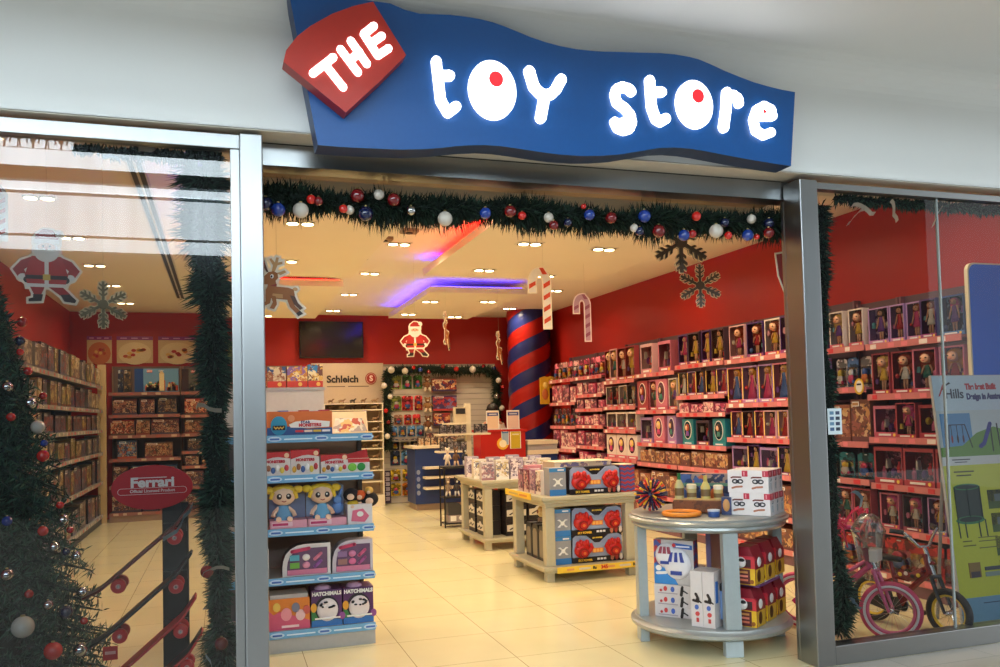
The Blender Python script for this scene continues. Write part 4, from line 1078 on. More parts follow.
b = MB(); b.prism([(0, 0), (.16, 0), (.17, .02), (.12, .14), (.10, .15)], -.125, .125, col(236, 206, 160, .3), 'yz'); b.build('bag', t, rot=(0, 0, 0), bev=.008)
b = MB(); b.prism([(-.115, .012), (.12, .012), (.09, .12), (-.09, .125)], .0, .004, art([(240, 226, 200), (230, 190, 120), (226, 210, 190), (200, 90, 70), (180, 160, 150)], 26)); b.build('print', t, (0, -.0, 0), (-.58, 0, 0))
b = MB(); b.disc(0, .06, .045, .02, -.004, 0, col(120, 110, 110), 16); b.build('emblem', t, (0, .008, 0), (-.58, 0, 0))
for k in range(2):
    c = [(200, 60, 50), (220, 150, 60)][k]
    t = thing('toy_tube', ['red striped toy tube', 'orange capped toy tube'][k] + ' at the far end of the stand top shelf', 'toy tube', (at(-.32 + .06 * k), gy + .06, 1.401), 0, 'products on the entrance display stand')
    MB().lathe([(.025, 0), (.025, .11)], col(*c, .3), n=14).build('tube', t); MB().lathe([(.027, .11), (.027, .145), (.015, .15)], col(236, 200, 120, .4), n=14).build('cap', t)
# --- second shelf: red and white figure boxes
for k, (x, w, h) in enumerate([(-.155, .19, .15), (.035, .185, .16), (.225, .18, .12)]):
    t = pbox('toy_carton', 'red-topped white monster carton, %s along second stand shelf' % ORD[k], x, 1.14, w, h, .16, (222, 214, 210))
    b = MB(); b.prism([(-w / 2, h), (w / 2, h), (w / 2, h * .72), (w * .1, h * .8), (-w * .1, h * .78), (-w / 2, h * .64)], -.003, 0, col(196, 44, 46, .35)); b.box(-w / 2, 0, h, w / 2, .16, h + .002, col(196, 44, 46, .35)); b.disc(w * .38, h * .86, .016, .016, -.005, -.002, col(240, 200, 160), 14); b.build('red_header', t)
    text('lettering', 'MONSTERS', .024, col(190, 40, 60), t, (0, -.005, h * .60), bold=.0014)
    b = MB()
    for q, c in enumerate([(224, 170, 60), (150, 90, 60), (70, 100, 160), (240, 240, 240), (224, 200, 80), (190, 60, 70)]):
        b.ball((-w * .38 + q * w * .15, -.004, h * .22 + (q % 2) * h * .1), (w * .075, .006, h * .14), col(*c, .4), 8, 6)
    b.build('creature_picture', t)
t = pbox('toy_carton', 'low red and white carton with two green blobs, end of second stand shelf', .388, 1.14, .145, .09, .16, (226, 220, 216))
b = MB(); b.box(-.0725, -.003, .065, .0725, 0, .09, col(196, 44, 46)); b.prism([(-.0725, .09), (.0725, .09), (.065, .15), (-.065, .12)], .06, .065, col(186, 40, 44, .3)); b.build('red_header', t)
b = MB(); b.ball((-.045, -.004, .035), (.03, .008, .027), col(120, 190, 60), 10, 7); b.ball((.015, -.004, .035), (.028, .008, .027), col(40, 140, 60), 10, 7); b.build('blob_picture', t)
# --- third shelf: rag dolls in open boxes
def rag_doll_box(x, label, w, h, hairc, dress, back, side_fig):
    t = pbox('doll_box', label, x, .795, w, .05, .15, (226, 160, 176), 'doll box')
    b = MB(); b.prism([(-w / 2, .05), (w / 2, .05), (w / 2, h * .9), (w * .3, h), (-w * .3, h * .97), (-w / 2, h * .8)], .135, .145, col(*back, .4)); b.build('back_card', t)
    b = MB(); b.box(-w * .46, -.003, .01, w * .1, 0, .042, col(240, 200, 210)); b.box(-w * .44, -.006, .018, -w * .02, -.002, .034, col(200, 60, 110)); b.build('title_strip', t)
    hm = col(*hairc, .85); fm = col(232, 196, 170, .85); dm = col(*dress, .8)
    d = MB(); cx = -w * .12
    d.lathe([(.062, .05), (.05, .10), (.035, .135), (.02, .15)], dm, (cx, .06, 0), 14, sy=.8)
    for s in (-1, 1):
        d.tube([(cx + s * .03, .06, .125), (cx + s * .062, .04, .10), (cx + s * .07, .03, .075)], [.016, .014, .015], fm, 7)
        d.tube([(cx + s * .03, .05, .06), (cx + s * .035, .0, .055), (cx + s * .036, -.012, .06)], [.018, .017, .018], fm, 7)
    d.build('cloth_body', t, smooth=True)
    hd = MB(); hd.ball((cx, .055, .205), (.078, .058, .062), fm, 16, 10); hdo = hd.build('head', t, smooth=True)
    e = MB()
    for s in (-1, 1):
        e.ball((cx + s * .03, .0005, .206), (.017, .006, .019), col(40, 34, 44), 10, 7); e.ball((cx + s * .027, -.005, .211), (.006, .003, .007), WHITE, 8, 5)
    e.stroke([(cx - .012, .176), (cx, .171), (cx + .012, .176)], .005, -.001, .01, col(170, 60, 70)); e.build('face_stitching', hdo)
    hh = MB(); hh.ball((cx, .072, .236), (.085, .056, .045), hm, 14, 8)
    for s in (-1, 1): hh.ball((cx + s * .095, .06, .246), (.034, .03, .026), hm, 10, 7); hh.tube([(cx + s * .07, .03, .235), (cx + s * .083, .04, .19)], [.016, .012], hm, 7)
    hh.build('yarn_hair', t, smooth=True)
    if side_fig:
        f = MB(); f.ball((w * .30, .06, .11), (.04, .03, .045), col(90, 130, 190), 10, 7); f.ball((w * .30, .06, .165), (.034, .03, .03), col(100, 140, 200), 10, 7)
        for s in (-1, 1): f.tube([(w * .30 + s * .014, .06, .19), (w * .30 + s * .03, .07, .235)], [.01, .008], col(80, 120, 190), 6)
        f.build('rabbit', t, smooth=True)
rag_doll_box(-.075, 'yellow-haired rag doll in pink tray, far end of third stand shelf', .235, .27, (226, 190, 70), (110, 160, 200), (120, 130, 160), False)
rag_doll_box(.175, 'yellow-haired rag doll beside a blue rabbit, middle of third stand shelf', .25, .28, (224, 190, 60), (110, 170, 210), (150, 170, 200), True)
t = pbox('plush_box', 'white tray of bundled plush toys with black yarn hair, end of third stand shelf', .39, .795, .165, .13, .15, (226, 220, 222), 'toy box')
b = MB(); b.prism([(-.06, .02), (.03, .01), (.06, .05), (.02, .10), (-.05, .09)], -.004, 0, col(220, 110, 140)); b.disc(.0, .065, .022, .018, -.007, -.003, WHITE, 14); b.build('print', t)
for (px, pz, r, c, lb) in [(-.05, .19, .055, (34, 28, 34), 'black'), (.075, .155, .06, (26, 22, 26), 'black'), (.01, .185, .04, (210, 90, 40), 'orange'), (-.04, .125, .04, (224, 190, 60), 'yellow'), (.07, .215, .03, (224, 180, 90), 'yellow')]:
    q = MB(); q.ball((px, .05, pz), (r, .045, r * .85), col(*c, .85), 12, 8); q.ball((px - .01, .008, pz - .01), (r * .45, .012, r * .4), col(230, 196, 170, .8), 8, 6); q.build('plush_head', t, smooth=True)
# --- fourth shelf: curved play-set packs
def curved_pack(x, label, w, h, film):
    t = thing('play_set_pack', label, 'toy box', (at(x), gy + .03, .481), 0, 'products on the entrance display stand')
    out = [(-w / 2, 0), (w / 2, 0), (w / 2, h), (-w * .1, h)] + [(-w / 2 + w * .4 * (1 - sin(a)), h - h * .55 * (1 - cos(a))) for a in [i * PI / 16 for i in range(8, -1, -1)]]
    out = [(-w / 2, 0), (w / 2, 0), (w / 2, h), (-w * .05, h), (-w * .2, h * .96), (-w * .33, h * .86), (-w * .43, h * .70), (-w * .48, h * .5), (-w / 2, h * .3)]
    MB().prism(out, 0, .12, col(222, 216, 214, .35) if not film else col(206, 196, 204, .3), side=col(60, 56, 60) if not film else col(190, 180, 190, .3)).build('carton', t)
    b = MB(); b.prism([(px * .84 + .004, pz * .82 + .01) for px, pz in out], -.003, 0, col(110, 80, 110, .25)); b.build('dark_window', t)
    b = MB(); b.box(-w * .4, -.006, .008, w * .42, -.002, h * .2, col(222, 130, 160)); b.build('pink_band', t)
    b = MB(); b.stroke([(-w * .30, h * .78), (w * .05, h * .86)], .022, -.007, -.003, col(200, 60, 100)); b.build('title_flash', t)
    rnd = random.Random(int(w * 100))
    for q, c in enumerate([(110, 170, 70), (226, 150, 180), (150, 90, 170), (90, 170, 190), (230, 226, 224), (230, 130, 160)]):
        a = MB(); px, pz = -w * .25 + (q % 3) * w * .24, h * (.34 + .24 * (q // 3)); m = col(*c, .4) if not film else col(int(c[0] * .5 + 100), int(c[1] * .3 + 60), int(c[2] * .4 + 80), .3)
        [lambda: a.box(px - .03, -.012, pz - .018, px + .03, -.003, pz + .018, m), lambda: a.ball((px, -.006, pz), (.025, .01, .022), m, 10, 7), lambda: a.stroke([(px - .02, pz - .015), (px + .02, pz + .02)], .02, -.011, -.003, m)][q % 3](); a.build('accessory', t)
curved_pack(-.29, 'white curved play-set pack at the far end of fourth stand shelf', .17, .19, False)
curved_pack(.035, 'white curved play-set pack in the middle of fourth stand shelf', .31, .205, False)
curved_pack(.335, 'clear lilac curved play-set pack at the end of fourth stand shelf', .27, .21, True)
# --- fifth shelf: orange pack and two egg boxes
t = pbox('toy_carton', 'orange and pink lion-coloured carton on lowest stand shelf', -.08, .14, .26, .20, .2, (226, 130, 50))
b = MB(); b.prism([(-.13, 0), (.13, 0), (.13, .05), (.02, .09), (-.06, .12), (-.1, .1), (-.13, .13)], -.003, 0, col(214, 90, 120))
for (px, pz, r, c) in [(-.02, .10, .035, (236, 150, 160)), (.04, .14, .026, (120, 120, 140)), (.07, .09, .03, (232, 190, 190)), (-.08, .15, .024, (230, 190, 90)), (.11, .12, .024, (200, 90, 80))]: b.disc(px, pz, r, r * 1.2, -.006, -.002, col(*c), 14)
b.box(-.05, -.006, .015, .06, -.003, .03, col(246, 214, 214)); b.build('front_print', t)
b = MB(); b.box(-.12, .01, .2, .12, .19, .225, col(190, 184, 180, .3)); b.build('clear_lid', t)
for k, (x, lb) in enumerate([(.16, 'purple carton with speckled egg window, middle of lowest stand shelf'), (.368, 'purple carton with speckled egg window, end of lowest stand shelf')]):
    t = thing('egg_carton', lb, 'toy box', (at(x), gy + .03, .141), 0, 'products on the entrance display stand'); w, h = .2, .235
    b = MB(); b.box(-w / 2, 0, 0, w / 2, .19, h, col(86, 44, 96, .35), right=col(60, 36, 80, .35)); b.build('carton', t)
    b = MB(); b.disc(0, h * .48, .078, .085, -.003, 0, col(40, 34, 46), 24); b.build('window_recess', t)
    b = MB(); b.ball((.005, -.0, h * .45), (.070, .02, .076), col(232, 220, 220, .5), 20, 12)
    rnd = random.Random(k)
    for q in range(12): a = rnd.random() * 6.28; b.disc(.005 + .045 * cos(a), h * .60 + .018 * sin(a), .007 + .005 * rnd.random(), .006, -.024, -.012, col(60, 60, 70), 8)
    b.build('egg', t, smooth=True)
    b = MB(); b.prism([(-w / 2, 0), (w / 2, 0), (w / 2, .035), (.03, .05), (-.04, .045), (-w / 2, .06)], -.004, 0, col(60, 120, 190)); b.prism([(-w / 2, .04), (-.05, .045), (-.08, .10), (-w / 2, .12)], -.006, -.003, col(60, 130, 70)); b.disc(-.085, .125, .02, .03, -.007, -.004, col(230, 160, 50), 12); b.disc(.1, .06, .02, .025, -.007, -.004, col(150, 80, 150), 12); b.build('front_print', t)
    text('lettering', 'HATCHIMALS', .033, WHITE, t, (0, -.008, h * .90), bold=.0018, sx=.95)
    b = MB(); b.box(-.08, -.03, .052, .085, -.026, .062, WHITE); b.build('strapline', t)
    b = MB(); b.ball((-.02, .06, h), (.055, .05, .03), col(190, 150, 180, .5), 12, 8); b.build('egg_dome', t, smooth=True)
# second, narrower stand right behind with pale header and cereal-like boxes on it
t = thing('display_stand', 'pale grey narrow stand behind the blue-lipped stand, cartons on its flat top', 'display stand', (.35, 2.12, 0))
MB().box(-.35, 0, 0, .35, .03, 1.725, col(206, 202, 196, .5)).build('end_panel', t)
b = MB(); b.box(-.36, -.006, 1.715, .36, .4, 1.735, GST); b.build('top_board', t)
MB().box(-.35, .03, 0, .35, .39, .12, GST).build('base', t)
for s in (-1, 1): MB().box(s * .335 - .015, .36, 0, s * .335 + .015, .39, 1.715, DARK).build('upright', t)
for k, (x, w, h, cs) in enumerate([(.37, .13, .15, [(190, 160, 120), (150, 90, 60), (220, 200, 160), (60, 80, 130)]), (.515, .145, .15, [(226, 180, 70), (200, 130, 50), (236, 214, 150), (140, 100, 160)]), (.645, .105, .165, [(224, 180, 90), (60, 130, 180), (120, 70, 50), (240, 220, 170)]), (.22, .13, .15, [(180, 60, 50), (220, 180, 120), (90, 110, 140)])]):
    nm = ['pale brown patterned', 'yellow patterned', 'yellow and blue', 'red patterned'][k]
    t = thing('toy_carton', '%s carton with red base on top of the pale grey stand' % nm, 'toy box', (x + .0, 2.15, 1.737), 0, 'cartons on the pale grey stand')
    MB().box(-w / 2, 0, 0, w / 2, .1, h, col(*cs[1], .35), front=art(cs, 34, .3, k)).build('carton', t)
    b = MB(); b.box(-w / 2, -.003, 0, w / 2, 0, .045, col(206, 60, 40, .35)); b.disc(.02, .022, .015, .015, -.005, -.003, col(240, 190, 90), 12); b.build('red_base', t)

# ================================================================== two pale wooden display tables
TB = col(180, 174, 150, .4); TBD = col(150, 140, 116, .5)
def display_table(label, loc, w, d, zt=.76, zb=.135):
    t = thing('display_table', label, 'table', loc, 0, 'pale open display tables')
    # flared cornice top
    b = MB()
    for x0, y0, x1, y1, z0, z1 in [(-.05, -.05, w + .05, d + .05, zt - .035, zt), (-.03, -.03, w + .03, d + .03, zt - .06, zt - .035), (-.005, -.005, w + .005, d + .005, zt - .095, zt - .06)]: b.box(x0, y0, z0, x1, y1, z1, TB)
    b.build('top', t, bev=.006)
    b = MB()
    for x0, y0, x1, y1, z0, z1 in [(-.04, -.04, w + .04, d + .04, zb - .03, zb), (-.015, -.015, w + .015, d + .015, zb - .055, zb - .03)]: b.box(x0, y0, z0, x1, y1, z1, TB)
    b.build('lower_shelf', t, bev=.006)
    for (px, py) in ((0, 0), (w, 0), (0, d), (w, d)):
        sx = 1 if px == 0 else -1; sy = 1 if py == 0 else -1
        b = MB()
        b.box(min(px, px + sx * .09), min(py, py + sy * .09), zb, max(px, px + sx * .09), max(py, py + sy * .09), zt - .095, TB)
        b.build('post', t, bev=.008)
        b = MB(); b.box(min(px, px + sx * .075), min(py, py + sy * .075), 0, max(px, px + sx * .075), max(py, py + sy * .075), zb - .055, TB); b.build('leg', t, bev=.004)
    MB().box(w * .35, d * .5 - .01, zb, w - .09, d * .5 + .01, zt - .095, TBD).build('divider', t)
    return t
T1 = (2.72, 2.92, 0); T2 = (2.75, 4.84, 0)
t1 = display_table('pale open display table with yellow price strips, nearest to the doorway', T1, .88, .90)
t2 = display_table('pale open display table behind the one with yellow price strips', T2, .90, .98, .775)
YS = col(232, 196, 60, .4)
# price strips (part of the table)
s = MB().box(.08, -.052, .082, .90, -.044, .135, YS).build('price_strip', t1)
for k in range(2):
    text('lettering', 'Rs', .036, col(40, 34, 40), s, (.44 + .40 * k, -.054, .109), bold=.0015); text('lettering', '345', .046, col(206, 50, 40), s, (.535 + .36 * k, -.054, .109), bold=.002)
    b = MB(); b.box(.17 + .4 * k, -.054, .10, .24 + .4 * k, -.052, .118, col(214, 150, 90)); b.box(.29 + .4 * k, -.054, .10, .40 + .4 * k, -.052, .118, col(200, 190, 180)); b.build('print', s)
s = MB().box(-.064, .22, .715, -.052, .92, .772, YS).build('price_strip', t1)
b = MB(); b.box(-.067, .3, .735, -.063, .5, .752, col(214, 140, 70)); b.box(-.067, .55, .735, -.063, .8, .752, col(190, 170, 110)); b.build('print', s)
# boxed glove sets: pale blue insert, two red gloves, black lower band
def glove_box(x, y, z, label, side=False):
    t = thing('glove_set_carton', label, 'toy box', (x, y, z), 0, 'red glove cartons on the nearer display table'); w, h, d = .505, .248, .15
    b = MB(); b.box(-w / 2, .02, 0, w / 2, d, h, col(34, 30, 40, .35)); b.box(-w / 2, 0, 0, w / 2, .02, .05, col(30, 28, 36, .3)); b.build('carton', t)
    b = MB(); b.prism([(-w / 2, .05), (w / 2, .05), (w * .49, h * .9), (w * .40, h), (w * .22, h * .98), (w * .05, h * .70), (-w * .05, h * .70), (-w * .22, h * .98), (-w * .42, h), (-w * .48, h * .9)], .008, .022, col(150, 166, 196, .3)); b.build('blue_insert', t)
    rm = col(190, 30, 26, .4); rd = col(140, 24, 24, .4)
    for s_ in (-1, 1):
        g = MB(); cx = s_ * w * .31
        g.ball((cx, -.005, .115), (.082, .035, .072), rm, 16, 10)
        for q in range(4): g.ball((cx - .05 + q * .030, -.018, .17 + .012 * (q % 2)), (.021, .025, .032), rm, 10, 7)
        g.tube([(cx + s_ * -.055, -.02, .10), (cx + s_ * -.085, -.03, .14), (cx + s_ * -.07, -.03, .175)], [.022, .02, .014], rm, 8)
        g.disc(cx, .095, .046, .042, -.05, -.03, rd, 20); g.disc(cx, .095, .03, .027, -.056, -.049, rm, 16); g.disc(cx, .095, .014, .013, -.06, -.055, col(214, 110, 50), 12)
        g.build('glove', t, smooth=True)
    b = MB(); b.box(-.055, 0, .085, .055, .01, .125, col(226, 120, 40)); 
    for q in range(3): b.box(-.048 + q * .034, -.003, .09, -.022 + q * .034, .001, .12, col(240, 180, 90))
    b.build('orange_label', t)
    b = MB(); b.prism([(-w * .42, .0), (-w * .10, .0), (-w * .14, .02), (-w * .28, .068), (-w * .40, .024)], -.006, .0, col(24, 22, 26)); b.build('title_badge', t)
    text('lettering', 'SKY POWER', .028, col(240, 190, 50), t, (-w * .26, -.008, .022), bold=.0012, sx=.9)
    text('lettering', 'SKY POWER', .018, col(236, 200, 70), t, (0, .006, h * .88), bold=.0008)
    b = MB(); 
    for q in range(3): b.box(-.01 + q * .032, -.003, .018, .014 + q * .032, 0, .036, col(226, 226, 226))
    for q in range(3): b.ball((.14 + q * .045, -.004, .035), (.018, .012, .032), col(*[(206, 130, 100), (180, 60, 50), (226, 210, 200)][q]), 8, 6)
    b.build('lower_print', t)
    return t
glove_box(3.252, 2.985, .136, 'red glove carton on the nearer table, lower of two inside')
glove_box(3.252, 2.985, .386, 'red glove carton on the nearer table, upper of two inside')
glove_box(3.225, 2.945, .761, 'red glove carton standing on the nearer table top')
def drone_box(x, y, z, label):
    t = thing('drone_carton', label, 'toy box', (x, y, z), 0, 'grey and blue drone cartons on the nearer table'); w, h, d = .16, .248, .15
    b = MB(); b.box(-w / 2, 0, 0, w / 2, d, h, col(150, 152, 158, .35)); b.build('carton', t)
    b = MB(); b.box(-w / 2, -.003, h * .86, w / 2, 0, h, col(60, 130, 190)); b.box(.0, -.005, h * .9, .06, -.003, h * .95, WHITE); b.build('upper_band', t); b = MB(); b.box(-w / 2, -.003, 0, w / 2, 0, h * .22, col(50, 120, 190)); b.build('lower_band', t)
    b = MB(); b.stroke([(-.035, .09), (.03, .15)], .012, -.008, 0, WHITE); b.stroke([(-.03, .15), (.035, .09)], .012, -.008, 0, WHITE); b.disc(0, .12, .018, .018, -.012, 0, WHITE, 14)
    for s_, q in ((-1, .09), (1, .15), (-1, .15), (1, .09)): b.disc(s_ * .034, q, .014, .005, -.010, -.002, col(230, 230, 234), 12)
    b.build('drone_picture', t)
drone_box(2.905, 2.985, .136, 'grey and blue drone carton, lower of two inside the nearer table')
drone_box(2.905, 2.985, .386, 'grey and blue drone carton, upper of two inside the nearer table')
drone_box(2.855, 2.945, .761, 'grey and blue drone carton on the nearer table top corner')
# striped end carton and pale cartons behind
zig = stripes((170, 52, 60), (70, 84, 150), 24, 'Z', .5)
t = thing('striped_carton', 'red and blue zigzag striped carton at the end of the nearer table top', 'toy box', (3.555, 2.945, .761), 0)
MB().box(-.07, 0, 0, .07, .2, .25, zig).build('carton', t); MB().box(-.071, -.001, .25, .071, .201, .254, col(220, 206, 180)).build('lid', t)
t = thing('long_carton', 'long cream-topped carton lying behind the red gloves on the table top', 'toy box', (3.2, 3.17, .761), 0)
MB().box(-.28, 0, 0, .30, .3, .28, col(214, 198, 170, .4), front=art([(200, 180, 160), (150, 120, 130), (120, 110, 150), (224, 206, 180)], 18)).build('carton', t)
b = MB(); b.box(-.285, -.005, .28, .305, .305, .288, col(232, 216, 184, .4)); b.build('lid', t)
for k, (x, y, w, h, nm, cs, rz) in enumerate([(2.74, 3.14, .13, .22, 'pale figure carton', [(224, 206, 190), (90, 70, 80), (200, 150, 140), (236, 226, 214)], -PI / 2), (2.74, 3.30, .13, .22, 'mauve figure carton', [(150, 110, 140), (200, 160, 170), (100, 80, 110), (224, 200, 190)], -PI / 2), (2.74, 3.46, .13, .21, 'wine red figure carton', [(130, 60, 80), (190, 120, 130), (90, 60, 70), (220, 190, 180)], -PI / 2), (2.74, 3.62, .13, .21, 'plum figure carton', [(110, 60, 90), (180, 120, 140), (80, 60, 80), (210, 190, 190)], -PI / 2)]):
    inst('figure_carton', flat_box(cs, w, h, .08, nm, k, 30)[0], (x, y, .761), rz, '%s on the left edge of the nearer table top' % nm, 'toy box', 'figure cartons along the table edge')
for k in range(5):
    t = thing('white_label_carton', 'small pinkish carton with white label, %s in the back row of the nearer table top' % ORD[k], 'toy box', (2.88 + k * .15, 3.60, .761), 0, 'white label cartons')
    MB().box(-.07, 0, 0, .07, .12, .24, col(*[(206, 140, 150), (190, 170, 170), (214, 150, 160), (150, 130, 150), (200, 150, 150)][k], .4)).build('carton', t)
    MB().box(-.055, -.003, .15, .055, 0, .21, WHITE).build('label', t)
# tall black and grey cases in the left bay
for k in range(3):
    t = thing('black_case', 'tall black and grey toy case, %s inside the left bay of the nearer table' % ORD[k], 'toy case', (2.80, 3.24 + k * .17, .136), -PI / 2, 'tall cases inside the nearer table')
    b = MB(); b.prism([(-.08, 0), (.08, 0), (.08, .28), (.055, .32), (-.055, .32), (-.08, .28)], 0, .2, col(30, 30, 36, .35)); b.build('case', t)
    b = MB(); b.prism([(-.055, .03), (.055, .03), (.055, .25), (.03, .28), (-.03, .28), (-.055, .25)], -.004, 0, col(130, 120, 104, .4)); b.build('front_panel', t)
    b = MB(); b.tube([(-.03, .1, .32), (-.025, .1, .345), (.025, .1, .345), (.03, .1, .32)], .007, DARK, 6); b.build('handle', t)
t = thing('doll_head_toy', 'pale round-headed figure standing above the black cases inside the table', 'toy', (2.88, 3.41, .483), -PI / 2)
MB().ball((0, 0, .09), (.055, .05, .06), col(206, 180, 130, .6), 14, 9).build('head', t, smooth=True)
b = MB(); b.lathe([(.05, 0), (.045, .03), (.02, .045)], col(110, 90, 80), n=12); b.build('body', t); b = MB(); b.ball((0, -.048, .09), (.02, .01, .02), col(120, 70, 60), 8, 6); b.build('face', t)
# ---- second table
for side in range(2):
    for lv in range(3):
        for k in range(2):
            if side == 0: x, y, rz = 2.79, 5.02 + k * .34 + .14, -PI / 2
            else: x, y, rz = 3.04 + k * .27 + .1, 4.90, 0
            lb = 'black and white footwear carton, %s stack, %s layer, %s of the far table' % (['first', 'second'][k], ['bottom', 'middle', 'top'][lv], ['aisle side', 'front side'][side])
            def mk():
                b = MB(); b.box(-.125, 0, 0, .125, .2, .165, col(34, 30, 36, .4)); c = b.mesh('carton')
                b = MB(); b.prism([(-.115, .05), (.115, .05), (.115, .12), (.05, .125), (.02, .15), (-.02, .15), (-.05, .125), (-.115, .12)], -.004, 0, col(206, 200, 190, .4)); p = b.mesh('white_panel')
                b = MB(); b.stroke([(-.08, .07), (-.02, .10), (.02, .07), (.08, .095)], .014, -.007, -.003, col(60, 54, 60)); q = b.mesh('print')
                return [('carton', c), ('white_panel', p), ('print', q)]
            inst('footwear_carton', lib('foot', mk), (x, y, .136 + lv * .168), rz, lb, 'toy box', 'black and white cartons inside the far table')
rr = random.Random(4)
for r_ in range(3):
    for k in range(5):
        x = 2.80 + k * .17; y = 4.85 + r_ * .30
        cs = [[(200, 190, 196), (120, 110, 130), (224, 214, 210), (160, 120, 130)], [(224, 216, 206), (190, 170, 120), (120, 120, 140), (240, 236, 230)], [(170, 160, 180), (210, 200, 210), (110, 90, 110), (230, 220, 220)]][(k + r_) % 3]
        nm = ['silver grey', 'white and straw', 'lilac grey'][(k + r_) % 3]
        inst('figure_carton', flat_box(cs, .15, .2 + .02 * ((k + r_) % 3), .09, nm + ' figure carton', (k + r_) % 3, 34)[0], (x, y, .776), 0 if r_ else 0, '%s figure carton, %s along the %s row of the far table top' % (nm, ORD[k], ['front', 'middle', 'back'][r_]), 'toy box', 'figure cartons on the far table top')
# ================================================================== round silver counter by the right post
SIL = col(158, 162, 160, .28, .35); SILD = col(150, 160, 166, .35, .2)
cx0, cy0, R0 = 3.05, .82, .505
TH = -.70
def cl(u, v, z): return (cx0 + u * cos(TH) - v * sin(TH), cy0 + u * sin(TH) + v * cos(TH), z)
t = thing('round_counter', 'round silver two-tier display counter by the right door post', 'counter', (cx0, cy0, 0))
def ring(prof, n=64): return MB().lathe(prof, SIL, n=n)
ring([(0, .745), (R0 - .03, .745), (R0 - .02, .75), (R0 - .008, .765), (R0 - .012, .78), (R0 + .008, .79), (R0 + .012, .805), (R0 - .004, .815), (R0 - .004, .825), (R0 - .02, .832), (0, .832)]).build('top', t, smooth=True)
ring([(0, .095), (R0 - .04, .095), (R0 - .01, .10), (R0 + .012, .115), (R0 + .014, .135), (R0 - .004, .145), (R0 - .01, .16), (R0 - .03, .166), (0, .166)]).build('lower_shelf', t, smooth=True)
def pol(a, r): return (r * cos(a), r * sin(a))
A0 = math.atan2(.316 - cy0, 2.912 - cx0)
for k in range(4):
    a = A0 + k * PI / 2; px, py = pol(a, R0 - .055)
    b = MB(Matrix.Translation((px, py, 0)) @ Matrix.Rotation(a + PI / 2, 4, 'Z'))
    b.prism([(-.048, .166), (.048, .166), (.040, .745), (-.052, .745)], -.03, .03, col(158, 168, 170, .35)); b.build('post', t)
    b = MB(Matrix.Translation((px, py, 0)) @ Matrix.Rotation(a + PI / 2, 4, 'Z'))
    b.box(-.055, -.03, 0, .055, .03, .095, col(170, 182, 188, .3)); b.build('leg', t, bev=.004)
MB(Matrix.Rotation(TH, 4, 'Z')).box(.0, -.10, .166, .03, .40, .745, col(110, 90, 130, .5)).build('centre_panel', t)
ZL, ZT = .167, .833
# ---- lower tier, left: helmet boxes lying and standing
zigv = stripes((170, 52, 60), (70, 84, 150), 14, 'Z', 1.0)
def helmet_carton(x, y, z, rz, label):
    t = thing('helmet_carton', label, 'toy box', (x, y, z), rz, 'helmet toy cartons in the round counter'); w, h, d = .265, .285, .09
    b = MB(); b.box(-w / 2, 0, 0, w / 2, d, h, col(190, 186, 186, .35), right=zigv, left=zigv); b.build('carton', t)
    b = MB(); b.box(-w / 2, -.003, h * .3, -w / 2 + .05, 0, h, zigv); b.build('striped_edge', t)
    b = MB(); b.prism([(-w / 2, 0), (w * .1, 0), (w * .02, h * .12), (-w * .15, h * .32), (-w / 2, h * .45)], -.005, 0, col(50, 130, 200)); b.disc(-w * .38, h * .36, .02, .018, -.009, -.004, WHITE, 12); b.stroke([(-w * .42, h * .24), (-w * .2, h * .26)], .018, -.009, -.004, WHITE); b.build('blue_splash', t)
    for k, (hx, hz, s) in enumerate([(-.05, .185, .95), (.025, .135, 1.22)]):
        g = MB(); g.ball((hx, -.004, hz), (.075 * s, .03, .082 * s), col(226, 224, 228, .3), 18, 12)
        for q in (-1, 0, 1): g.prism([(hx + q * .034 * s - .011, hz + .015), (hx + q * .034 * s + .013, hz + .015), (hx + q * .024 * s + .008, hz + .062 * s), (hx + q * .024 * s - .006, hz + .062 * s)], -.036, -.012, col(44, 60, 150, .3) if k else col(150, 60, 80, .3))
        g.box(hx - .03 * s, -.036, hz - .055 * s, hx + .03 * s, -.018, hz - .035 * s, col(50, 70, 150)); g.build('helmet', t, smooth=True)
    b = MB(); b.prism([(-.005, h * .84), (.125, h * .80), (.125, h * .90), (.0, h * .94)], -.006, 0, col(40, 90, 170)); b.box(.02, -.009, h * .85, .11, -.005, h * .88, col(220, 226, 236)); b.disc(.006, h * .89, .012, .012, -.009, -.005, col(210, 50, 50), 12); b.build('title_flash', t)
    return t
aL = math.radians(18)
helmet_carton(*cl(-.19, -.22, ZL + .2095), TH - .16, 'white helmet toy carton on three lying cartons, lower tier of round counter')
helmet_carton(*cl(-.17, .03, ZL + .001), TH, 'white helmet toy carton standing behind the lying cartons, round counter') 
for k in range(3):
    t = thing('lying_carton', 'white carton with red and blue figures lying flat, %s of three under the helmet carton' % ['lowest', 'middle', 'topmost'][k], 'toy box', cl(-.19, -.23, ZL + k * .0695), TH - .17 + .015 * k, 'white cartons in the round counter')
    MB().box(-.135, 0, 0, .135, .13, .0685, col(206, 200, 200, .35), right=zigv).build('carton', t)
    b = MB(); b.disc(-.06, .042, .012, .016, -.003, 0, col(200, 60, 60), 12); b.disc(-.012, .04, .013, .018, -.003, 0, col(60, 90, 170), 12); b.disc(-.09, .03, .009, .009, -.003, 0, col(190, 60, 60), 10); b.box(-.11, -.003, .01, .02, 0, .016, col(160, 150, 156)); b.build('badges', t)
    b = MB(); b.stroke([(.045, .008), (.05, .035), (.052, .052)], .018, -.004, 0, col(40, 34, 36)); b.disc(.054, .058, .008, .009, -.004, 0, col(40, 34, 36), 10); b.stroke([(.05, .04), (.085, .022)], .008, -.004, 0, col(40, 34, 36)); b.build('figure_print', t)
